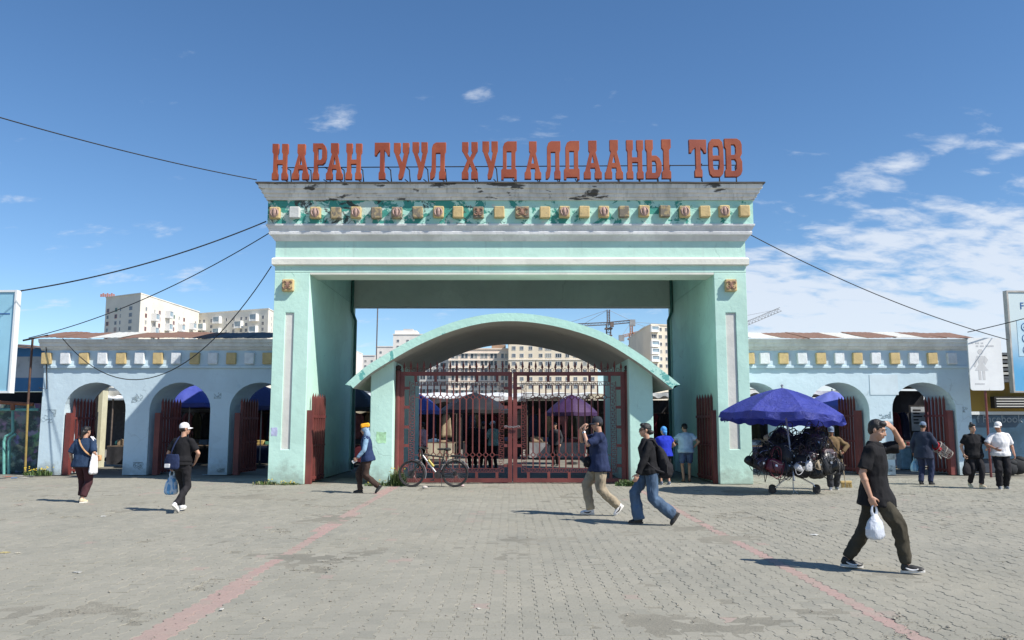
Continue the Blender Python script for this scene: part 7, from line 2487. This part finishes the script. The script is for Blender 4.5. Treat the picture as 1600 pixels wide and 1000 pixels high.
def crossbody(P, side, hipside, zlow=-0.02, lift=0.02, w=1.0):
    """strap loop over one shoulder to the other hip, hugging the torso"""
    T = P['T']; pts = []
    for q in range(25):
        a = 2 * math.pi * q / 24
        u = (1 - math.cos(a)) / 2                     # 0 at shoulder, 1 at hip
        x = side * 0.10 * w * (1 - u) + hipside * (0.185 * w + lift) * u
        y = (0.135 + lift) * math.sin(a) * (0.9 + 0.1 * u)
        z = 0.545 * (1 - u) + zlow * u - 0.03 * math.sin(a) ** 2
        pts.append(T(x, y, z))
    return pts

# --- man shading his face, nearest the camera
P = person('man in black polo and olive cargo trousers shading his forehead, nearest the camera', gnd(1372, 891), -110, dict(
    twist=-16,
    H=1.70, vox=0.0085, w=1.0, hipz=0.89, lean=3, head_yaw=-4, head_pitch=-14, hair='short',
    ankle_r=(0.09, 0.29, 0.085), foot_r=6, ankle_l=(-0.08, -0.32, 0.090), foot_l=-3,
    hand_r=(0.235, 0.015, -0.055), curl_r=0.85, hand_l=(-0.125, 0.185, 0.70), elbow_l=(-0.75, 0.75, -0.35), handdir_l=(0.75, -0.25, 0.42), palm_l=(-0.2, -0.9, -0.2), curl_l=0.28,
    top='short', top_mat=C_BLACK, sleeve=0.80, hem=-0.17, hemx=0.03, collar=True, loose=1.06, wr=0.011,
    bottom='long', stripe=SH_WHITE, bottom_mat=C_OLIVE, pocket=True, cuff=0.055, leg=1.16, length=0.95, wrb=0.015, shoe=(SH_BLACK, SOLE_W)))
b = MB()
for q in range(3): b.ell(P['T'](0.0, 0.126 - .008 * q, 0.49 - 0.05 * q), (.007, .004, .007), sub=1)
ppart('buttons', b, SH_GREY, P)
h = world_of(P, P['hand']['r'])
carrier('plastic_bag', 'knotted white plastic bag hanging from the hand of the man in black polo', h, 0.21, 0.27, 0.15, M_BAGW, R(15), 3)

# --- woman with the white tote, far left
P = person('woman in navy shirt and maroon trousers seen from behind at far left', gnd(126, 785), -8, dict(
    H=1.56, w=1.20, belly=0.02, hipz=0.915, vox=0.011, hair='tail', head_yaw=-12,
    ankle_r=(0.10, -0.10, 0.085), ankle_l=(-0.10, 0.16, 0.085), hand_r=(0.27, 0.10, 0.05), hand_l=(-0.30, 0.05, -0.04),
    top='short', top_mat=C_NAVY2, sleeve=0.95, loose=1.14, hem=-0.12, wr=0.008,
    bottom='long', bottom_mat=C_MAROON, leg=1.28, cuff=0.072, length=0.86, wrb=0.008, shoe=(SH_CREAM, SOLE_W)))
r, put = held('crossbody_strap_bag', 'tan crossbody strap over the back of the woman in maroon trousers', 'bag', P, P['T'](-0.19, 0.10, -0.05))
b = MB(); b.tube(crossbody(P, -1, 1, 0.12, 0.035, 1.22), 0.016, 6); put('strap', b, plain('tan_leather', (0.50, 0.28, 0.13), 0.6))
b = MB(); b.cbox(P['T'](0.16, 0.17, 0.02), P['T'](0.30, 0.24, 0.16), 0.02); put('pouch', b, plain('tan_leather', (0.50, 0.28, 0.13), 0.6))
tb = P['T'](0.30, -0.02, -0.17)
r, put = held('tote_bag', 'long white cloth tote on the shoulder of the woman in maroon trousers', 'bag', P, tb)
b = PB()
rr = []
for t, a, c in ((0, .75, .6), (.08, 1, 1), (.45, .95, .8), (.8, .72, .5), (1, .5, .35)):
    rr.append([P['T'](0.305 + 0.06 * c * math.cos(2 * math.pi * k / 16), -0.05 + 0.14 * a * math.sin(2 * math.pi * k / 16), -0.28 + 0.50 * t) for k in range(16)])
b.loft(rr)
put('sack', None, C_WHITE, mesh=remeshed(b, 0.011, 2, 0.6, 0.005, 18, 2))
b = MB()
for dy in (-0.05, 0.05):
    b.tube([P['T'](0.285, -0.02 + dy, 0.17), P['T'](0.275, -0.015 + dy, 0.34), P['T'](0.235, -0.01 + dy * 0.8, 0.50), P['T'](0.16, -0.01 + dy * .6, 0.572)], 0.015, 6)
put('strap', b, C_WHITE)

# --- walker with white cap, second from the left
P = person('person in black t-shirt and white cap walking away with a striped bag', gnd(280, 800), -12, dict(
    H=1.62, w=1.02, vox=0.011, hair='capped', cap=(C_WHITE, C_WHITE), head_yaw=-42, head_pitch=4, hipz=0.90,
    ankle_r=(0.07, -0.22, 0.15), foot_r=-42, ankle_l=(-0.08, 0.20, 0.085), foot_l=4,
    hand_l=(-0.31, 0.10, -0.03), curl_l=0.9, elbow_l=(-1, -0.4, 0), hand_r=(0.17, 0.20, 0.05), elbow_r=(1, -0.35, 0),
    top='short', top_mat=C_BLACK, sleeve=0.75, loose=1.06, hem=-0.02, bottom='long', bottom_mat=C_BLACK2, leg=1.0, cuff=0.055, shoe=(SH_WHITE, SOLE_W)))
h = world_of(P, P['hand']['l'])
carrier('plastic_bag', 'blue and white striped plastic bag carried low by the person in white cap', h, 0.24, 0.34, 0.18, M_BAGB, 0.2, 7)
r, put = held('shoulder_bag', 'navy shoulder bag with pale patch on the hip of the person in white cap', 'bag', P, P['T'](-0.16, -0.14, -0.12))
b = MB(); b.tube(crossbody(P, -0.6, -1.0, 0.05, 0.02), 0.014, 6); put('strap', b, C_NAVY)
b = PB(); b.loft([[P['T'](-0.10 + (0.165 * a) * math.cos(2 * math.pi * k / 14), -0.165 + 0.045 * c * math.sin(2 * math.pi * k / 14), z) for k in range(14)] for z, a, c in ((-.10, .85, .8), (-.06, 1, 1), (.10, .97, .9), (.19, .8, .6))])
put('pouch', None, C_NAVY, mesh=remeshed(b, 0.010, 2, 0.6, 0.004, 16, 1))
q_ = P['T'](-0.17, -0.212, -0.035); b = MB(); b.cbox(q_ - Vector((.055, .008, .035)), q_ + Vector((.055, .012, .035)), .01); put('pale_patch', b, C_WHITE)

# --- figure in quilted vest and orange cap
P = person('walker in quilted navy vest with pale blue hood and orange cap', gnd(574, 771), 98, dict(
    H=1.60, w=1.05, vox=0.011, hair=None, hood=cloth_mat('pale_denim_hood', (0.26, 0.37, 0.50)), hipz=0.89, lean=7, head_pitch=-4,
    ankle_r=(0.07, 0.18, 0.085), ankle_l=(-0.07, -0.26, 0.17), foot_l=-48, foot_r=0,
    hand_l=(-0.24, 0.26, 0.02), elbow_l=(-0.5, -1, 0), curl_l=0.8, hand_r=(0.24, 0.05, -0.04),
    top='vest', top_mat=C_VEST, loose=1.12, hem=-0.10, wr=0.007, sleeves_mat=cloth_mat('pale_blue_sleeve', (0.24, 0.38, 0.52)),
    bottom='long', bottom_mat=C_DKBROWN, leg=1.12, cuff=0.062, shoe=(SH_BLACK, SOLE_D)))
b = MB()
M_ = Matrix.Translation(P['HP'](0, -0.015, 0.115)) @ Matrix.Rotation(R(-8), 4, 'X')
b.cbox((-0.088, -0.105, -0.05), (0.088, 0.10, 0.055), 0.03, M_)
ppart('orange_cap', b, C_ORANGE, P)
h = world_of(P, P['hand']['l'])
r = thing('phone', 'small pale phone held by the walker in orange cap', 'phone', h - Vector((0.04, 0, 0.03)))
b = MB().cbox((-0.035, -0.006, -0.01), (0.035, 0.006, 0.10), 0.005, Matrix.Rotation(R(55), 4, 'Y')); o_ = b.build('case', plain('white_phone_case', (0.7, 0.7, 0.7), 0.4, 0.05), r, world=False)

# --- man in navy t-shirt, khaki trousers
P = person('man in navy t-shirt, dark cap and khaki trousers walking left past the gate', gnd(938, 806), 96, dict(
    H=1.74, w=1.08, belly=0.015, vox=0.0095, hair='capped', cap=(cloth_mat('charcoal_cap_cloth', (0.03, 0.034, 0.045)), cloth_mat('charcoal_cap_cloth', (0.03, 0.034, 0.045))), head_yaw=-6, head_pitch=-6, hipz=0.895, lean=1,
    ankle_r=(0.08, 0.16, 0.085), foot_r=3, ankle_l=(-0.07, -0.30, 0.16), foot_l=-46,
    hand_l=(-0.10, 0.29, 0.55), elbow_l=(-0.5, 0.3, -1), handdir_l=(0.15, -0.25, 0.95), palm_l=(0.2, -1, 0), curl_l=0.5,
    hand_r=(0.12, 0.30, 0.60), elbow_r=(0.7, 0.5, -1), handdir_r=(-0.2, -0.55, 0.7), palm_r=(0, -1, -.3), curl_r=0.5,
    top='short', top_mat=C_NAVY, sleeve=0.88, loose=1.08, hem=-0.14, wr=0.012, bottom='long', stripe=SH_BLACK, bottom_mat=C_KHAKI, leg=1.18, cuff=0.070, wrb=0.015, shoe=(SH_WHITE, SOLE_W)))
r, put = held('sling_bag', 'black sling bag at the belly of the man in khaki trousers', 'bag', P, P['T'](0.02, 0.20, -0.08))
b = PB(); b.ell(P['T'](0.0, 0.215, 0.02), (0.10, 0.075, 0.10)); b.ell(P['T'](0.02, 0.22, -0.02), (0.11, 0.07, 0.06))
put('pouch', None, C_BLACK, mesh=remeshed(b, 0.010, 2, 0.6, 0.004, 14, 1))
b = MB(); b.tube(crossbody(P, 1, 1, 0.06, 0.035, 1.1)[3:12], 0.011, 6); put('strap', b, C_BLACK)
for k, sx in (('r', 1), ('l', -1)): pass
# watch on the near wrist
sh, el, wp, hnd = P['arms']['l']
d_ = (Vector(wp) - Vector(el)).normalized(); c_ = Vector(wp) - d_ * 0.02 + P['shift']
b = MB(); b.cyl(c_ - d_ * 0.014, c_ + d_ * 0.014, 0.034, n=14); ppart('watch', b, plain('steel_watch', (0.35, 0.36, 0.38), 0.3, 0.1, 9, metal=0.8), P)

# --- woman in black hoodie with a backpack
P = person('woman in black hoodie and loose blue jeans striding left, dark glasses', gnd(1018, 820), 92, dict(
    H=1.66, w=0.95, vox=0.0095, hair='pony', glasses=True, hipz=0.87, lean=6, head_pitch=2,
    ankle_r=(0.07, 0.20, 0.085), foot_r=0, ankle_l=(-0.07, -0.36, 0.17), foot_l=-52,
    hand_l=(-0.25, 0.27, -0.02), elbow_l=(-0.4, -1, 0), curl_l=0.6, hand_r=(0.24, -0.12, -0.02),
    top='hoodie', top_mat=C_BLACK, loose=1.08, hem=-0.04, wr=0.012, bottom='wide', bottom_mat=C_DENIM, leg=1.25, cuff=0.092, length=0.98, wrb=0.015, shoe=(SH_BLACK, SOLE_D)))
T = P['T']
r, put = held('backpack', 'slack black backpack hanging low on the woman in jeans', 'backpack', P, T(0, -0.22, -0.12))
b = PB()
rr = []
for z, a, c, y in ((-.14, .60, .5, -.25), (-.09, .95, .95, -.25), (.04, 1.0, 1.0, -.245), (.20, .92, .85, -.225), (.33, .72, .6, -.20), (.40, .45, .35, -.175)):
    rr.append([T(0.155 * a * math.cos(2 * math.pi * k / 18), y + 0.115 * c * math.sin(2 * math.pi * k / 18), z) for k in range(18)])
b.loft(rr)
b.ell(T(0, -0.335, 0.0), (0.11, 0.05, 0.10))
bp = put('sack', None, C_BLACK2, mesh=remeshed(b, 0.010, 2, 0.5, 0.009, 12, 4))
for sx in (-1, 1):
    b = MB(); b.tube([T(sx * 0.09, -0.17, 0.38), T(sx * 0.115, -0.08, 0.52), T(sx * 0.125, 0.04, 0.53), T(sx * 0.13, 0.125, 0.40), T(sx * 0.16, 0.10, 0.18), T(sx * 0.175, -0.06, 0.02), T(sx * 0.13, -0.20, -0.04)], 0.022, 6)
    put('strap', b, C_BLACK2)
b = MB(); b.tube([T(-0.165, -0.22, 0.25), T(-0.17, -0.26, 0.10), T(-0.165, -0.25, -0.05)], 0.008, 5); put('zip', b, M_STEEL_DK)

# --- pair in the right-hand passage
P = person('woman in cobalt blue top and azure headscarf standing in the right passage', gnd(1040, 757.5), 14, dict(
    H=1.52, w=1.12, belly=0.02, vox=0.012, hair=None, scarf=C_AZURE, head_yaw=20,
    ankle_r=(0.10, -0.05, 0.085), ankle_l=(-0.11, 0.05, 0.085), hand_r=(0.20, 0.26, 0.16), elbow_r=(1, -0.5, 0), hand_l=(-0.16, 0.26, 0.22), elbow_l=(-1, -.5, 0),
    top='short', top_mat=C_COBALT, sleeve=0.45, loose=1.10, hem=-0.08, bottom='long', bottom_mat=C_BLACK2, leg=1.05, cuff=0.066, length=0.72, shoe=(SH_GREY, SOLE_W)))
b = PB()
P2 = person('man in pale blue t-shirt and denim shorts standing in the right passage', gnd(1073, 753), -4, dict(
    H=1.60, w=1.10, belly=0.02, vox=0.012, hair='capped', cap=(C_BLACK, C_BLACK), head_yaw=35, head_pitch=-8,
    ankle_r=(0.09, 0.02, 0.085), ankle_l=(-0.09, -0.03, 0.085), hand_r=(0.24, 0.06, 0.10), elbow_r=(1, -0.6, 0), hand_l=(-0.20, 0.26, 0.20), elbow_l=(-1, -.5, 0),
    top='short', top_mat=C_PALEB, sleeve=0.62, loose=1.12, hem=-0.06, bottom='shorts', bottom_mat=C_DENIM2, leg=1.1, shoe=(plain('brown_sandal', (0.28, 0.15, 0.10), 0.6), SOLE_D)))

# --- vendor with broom
P = person('vendor in brown jacket and blue grey cap holding a broom beside the bag cart', gnd(1302, 765), 166, dict(
    H=1.56, w=1.05, vox=0.011, hair='capped', cap=(C_CAPG, C_CAPG), head_pitch=-12, tan=True, hipz=0.90, lean=4,
    ankle_r=(0.08, 0.12, 0.085), ankle_l=(-0.09, -0.06, 0.085), hand_l=(-0.27, 0.16, 0.13), elbow_l=(-1, -0.4, 0), curl_l=1.0, palm_l=(0.6, 0.8, 0), hand_r=(0.26, 0.10, 0.0),
    top='long', top_mat=C_BROWN, loose=1.18, hem=-0.14, wr=0.010, bottom='long', bottom_mat=C_GREY, leg=1.25, cuff=0.075, shoe=(SH_GREY, SOLE_W)))
b = MB(); b.tube(crossbody(P, 1, -1, 0.02, 0.05, 1.1), 0.012, 6)
r, put = held('sling_pouch', 'dark sling strap across the brown jacket of the vendor', 'bag', P, P['T'](-0.2, 0.1, -0.02)); put('strap', b, C_BLACK)
b = MB(); b.cbox(P['T'](-0.28, 0.06, -0.06), P['T'](-0.20, 0.20, 0.06), 0.02); put('pouch', b, C_BLACK)
h = world_of(P, P['hand']['l'])
foot = gnd(1322, 762); foot.z = 0.0
br = thing('broom', 'long handled broom with straw coloured brush held by the vendor', 'broom', foot)
d_ = (h - foot).normalized()
b = MB().cyl(foot + d_ * 0.16, h + d_ * 0.12, 0.012, n=8); b.build('handle', plain('pale_wood_handle', (0.50, 0.42, 0.30), 0.6), br)
M_ = Matrix.Translation(foot) @ Matrix.Rotation(R(8), 4, 'Z')
b = MB().cbox((-0.15, -0.035, 0.11), (0.15, 0.035, 0.17), 0.012, M_); b.build('brush_head', plain('brush_head_wood', (0.42, 0.30, 0.12), 0.7), br)
b = MB()
for k in range(90):
    x_ = random.uniform(-0.145, 0.145); y_ = random.uniform(-0.03, 0.03)
    b.cyl(M_ @ Vector((x_, y_, 0.115)), M_ @ Vector((x_ * 1.08, y_ * 1.5, 0.004)), 0.004, 0.003, 4)
tag(b.build('bristles', plain('straw_bristle', (0.48, 0.36, 0.15), 0.8), br), kind='stuff')

# --- man with drum frame
P = person('man in dark blue jacket and grey cap carrying a hooped basket at the right arches', gnd(1446, 757.5), -52, dict(
    H=1.66, w=1.10, vox=0.012, hair='capped', cap=(C_CAPG, C_CAPG), head_pitch=-10, tan=True, hipz=0.915,
    ankle_r=(0.10, 0.10, 0.085), ankle_l=(-0.09, -0.06, 0.085), hand_r=(0.20, 0.27, 0.13), elbow_r=(0.8, -1, 0), hand_l=(-0.30, 0.04, -0.05), curl_l=0.8,
    top='long', top_mat=cloth_mat('dark_blue_jacket_cloth', (0.028, 0.036, 0.062)), loose=1.22, hem=-0.20, wr=0.008, bottom='long', bottom_mat=cloth_mat('navy_track_cloth', (0.03, 0.04, 0.085)), leg=1.15, cuff=0.066, shoe=(SH_BLACK, SOLE_D)))
carrier('plastic_bag', 'crumpled blue plastic bag beside the man carrying the hooped basket', world_of(P, P['hand']['l']), 0.26, 0.30, 0.2, M_BAGC, 0.4, 5)
hb = world_of(P, P['hand']['r'])
bk = thing('hooped_basket', 'wire basket of pale hoops with red cloth carried by the man in dark blue jacket', 'basket', hb + Vector((0.05, -0.03, -0.22)))
ax = Vector((0.80, 0.05, -0.55)).normalized(); c0 = Vector((0.0, -0.02, 0.26))
fx, fy, fz = frame_from(ax)
for q in range(3):
    c_ = c0 + ax * (0.20 * q)
    rad = 0.155 - 0.022 * q
    b = MB(); b.tube([c_ + fx * (rad * math.cos(2 * math.pi * k / 18)) + fy * (rad * math.sin(2 * math.pi * k / 18)) for k in range(18)], 0.010, 6, closed=True)
    b.build('hoop', plain('pale_wire', (0.42, 0.38, 0.32), 0.5), bk, world=False)
b = MB()
for k in range(14):
    a = 2 * math.pi * k / 14
    b.cyl(c0 + fx * (0.155 * math.cos(a)) + fy * (0.155 * math.sin(a)), c0 + ax * 0.40 + fx * (0.111 * math.cos(a)) + fy * (0.111 * math.sin(a)), 0.006, n=4)
tag(b.build('ribs', plain('grey_wire', (0.22, 0.21, 0.21), 0.5), bk, world=False), kind='stuff')
b = PB(); b.ell(c0 - ax * 0.06, (0.12, 0.10, 0.10)); b.ell(c0 - ax * 0.0 + Vector((0, -.03, -.07)), (0.09, 0.08, 0.07))
me = remeshed(b, 0.012, 2, 0.6, 0.012, 16, 1); me.materials.append(cloth_mat('red_cloth', (0.35, 0.02, 0.03))); me.name = 'cloth'; inst('red_cloth', me, bk)
b = MB(); b.tube([c0 + Vector((-.05, -.06, -.10)), c0 + Vector((.0, -.08, -.24)), c0 + Vector((.05, -.07, -.32))], 0.012, 5); b.tube([c0 + Vector((.02, -.06, -.10)), c0 + Vector((.04, -.08, -.22))], 0.012, 5)
b.build('cord', plain('pale_cord', (0.5, 0.46, 0.38), 0.8), bk, world=False)

# --- couple at the right edge
P = person('woman in loose black dress walking towards the camera with a mesh bag', gnd(1524, 763), 184, dict(
    H=1.60, w=1.14, belly=0.03, vox=0.011, hair='bun', hipz=0.90,
    ankle_r=(0.08, -0.10, 0.11), foot_r=-18, ankle_l=(-0.06, 0.17, 0.085), foot_l=4, hand_r=(0.29, 0.06, -0.03), curl_r=0.9, hand_l=(-0.28, 0.20, 0.17), elbow_l=(-1, -0.6, -0.2),
    top='short', top_mat=C_BLACK, sleeve=0.72, loose=1.12, dress=True, wr=0.008, bottom='long', bottom_mat=C_BLACK2, leg=1.05, cuff=0.058, length=0.93, shoe=(SH_CREAM, SOLE_W)))
carrier('mesh_bag', 'black mesh bag hanging from the hand of the woman in black dress', world_of(P, P['hand']['r']), 0.24, 0.30, 0.16, C_BLACK2, 0.3, 9)
P = person('man in white t-shirt and white cap looking left at the right edge', gnd(1567, 764), 168, dict(
    H=1.66, w=1.10, belly=0.02, vox=0.011, tan=True, hair='capped', cap=(C_WHITE, C_WHITE), head_yaw=-50, head_pitch=-8, hipz=0.91,
    ankle_r=(0.09, 0.05, 0.085), ankle_l=(-0.09, -0.06, 0.085), hand_r=(0.20, 0.24, 0.14), elbow_r=(1, -0.5, -0.2), hand_l=(-0.31, 0.05, -0.02),
    top='short', top_mat=C_WHITE, sleeve=0.85, loose=1.08, hem=-0.06, bottom='long', bottom_mat=C_BLACK2, leg=1.22, cuff=0.074, shoe=(SH_GREY, SOLE_W)))
b = MB()
for q in range(4):
    z = 0.30 - 0.045 * q
    pass

# --- people deeper in the market
P = person('woman in white cap and checked shirt behind the left gate leaf', (at(771, 700, 29.5).x, 29.5, 0), 35, dict(
    H=1.68, vox=0.016, hair='bob', cap=(C_WHITE, C_WHITE), head_yaw=20, hand_r=(0.14, 0.30, 0.42), hand_l=(-0.2, 0.2, 0.2), elbow_r=(1, -.6, -.4),
    top='long', top_mat=cloth_mat('pale_check_shirt', (0.22, 0.34, 0.30)), loose=1.1, bottom='long', bottom_mat=C_BLACK2, shoe=(SH_BLACK, SOLE_D)))
P = person('figure in dark coat behind the middle of the left gate leaf', (at(739, 700, 30.2).x, 30.2, 0), 20, dict(
    H=1.70, w=1.1, vox=0.016, hair='bob', top='long', top_mat=C_BLACK, dress=True, loose=1.15, bottom='long', bottom_mat=C_BLACK, shoe=(SH_BLACK, SOLE_D)))
P = person('figure in black jacket just left of the white-capped woman behind the gate', (at(755, 700, 30.6).x, 30.6, 0), -20, dict(
    H=1.66, w=1.1, vox=0.016, hair='short', top='long', top_mat=C_BLACK2, loose=1.15, bottom='long', bottom_mat=C_BLACK, shoe=(SH_BLACK, SOLE_D)))
P = person('shopper in pink and white top seen past the left pier', (at(661, 700, 30.0).x, 30.0, 0), 60, dict(
    H=1.64, vox=0.016, hair='short', top='short', top_mat=cloth_mat('pink_white_cotton', (0.62, 0.38, 0.42)), bottom='long', bottom_mat=C_BLACK2, shoe=(SH_BLACK, SOLE_D)))
P = person('stallholder in dark jacket inside the middle left arch', (at(264, 700, 28.6).x, 28.6, 0), 120, dict(
    H=1.66, w=1.1, vox=0.016, hair='short', top='long', top_mat=C_BLACK, loose=1.15, bottom='long', bottom_mat=C_BLACK, shoe=(SH_BLACK, SOLE_D)))
P = person('shopper in pale grey shirt behind the vendor in the second right arch', (at(1325, 700, 28.6).x, 28.6, 0), 20, dict(
    H=1.66, vox=0.016, hair='short', top='short', top_mat=cloth_mat('pale_grey_shirt', (0.34, 0.38, 0.44)), loose=1.1, bottom='long', bottom_mat=C_BLACK2, shoe=(SH_BLACK, SOLE_D)))
P = person('seated looking figure in charcoal jacket behind the right gate leaf', (at(868, 700, 31.5).x, 31.5, 0), 150, dict(
    H=1.62, w=1.1, vox=0.016, hair='short', top='long', top_mat=C_GREY, loose=1.15, bottom='long', bottom_mat=C_BLACK, shoe=(SH_BLACK, SOLE_D)))
P['root']['label'] = 'figure in charcoal jacket under the purple parasol behind the right gate leaf'
bpy.data.scenes.remove(TMP)
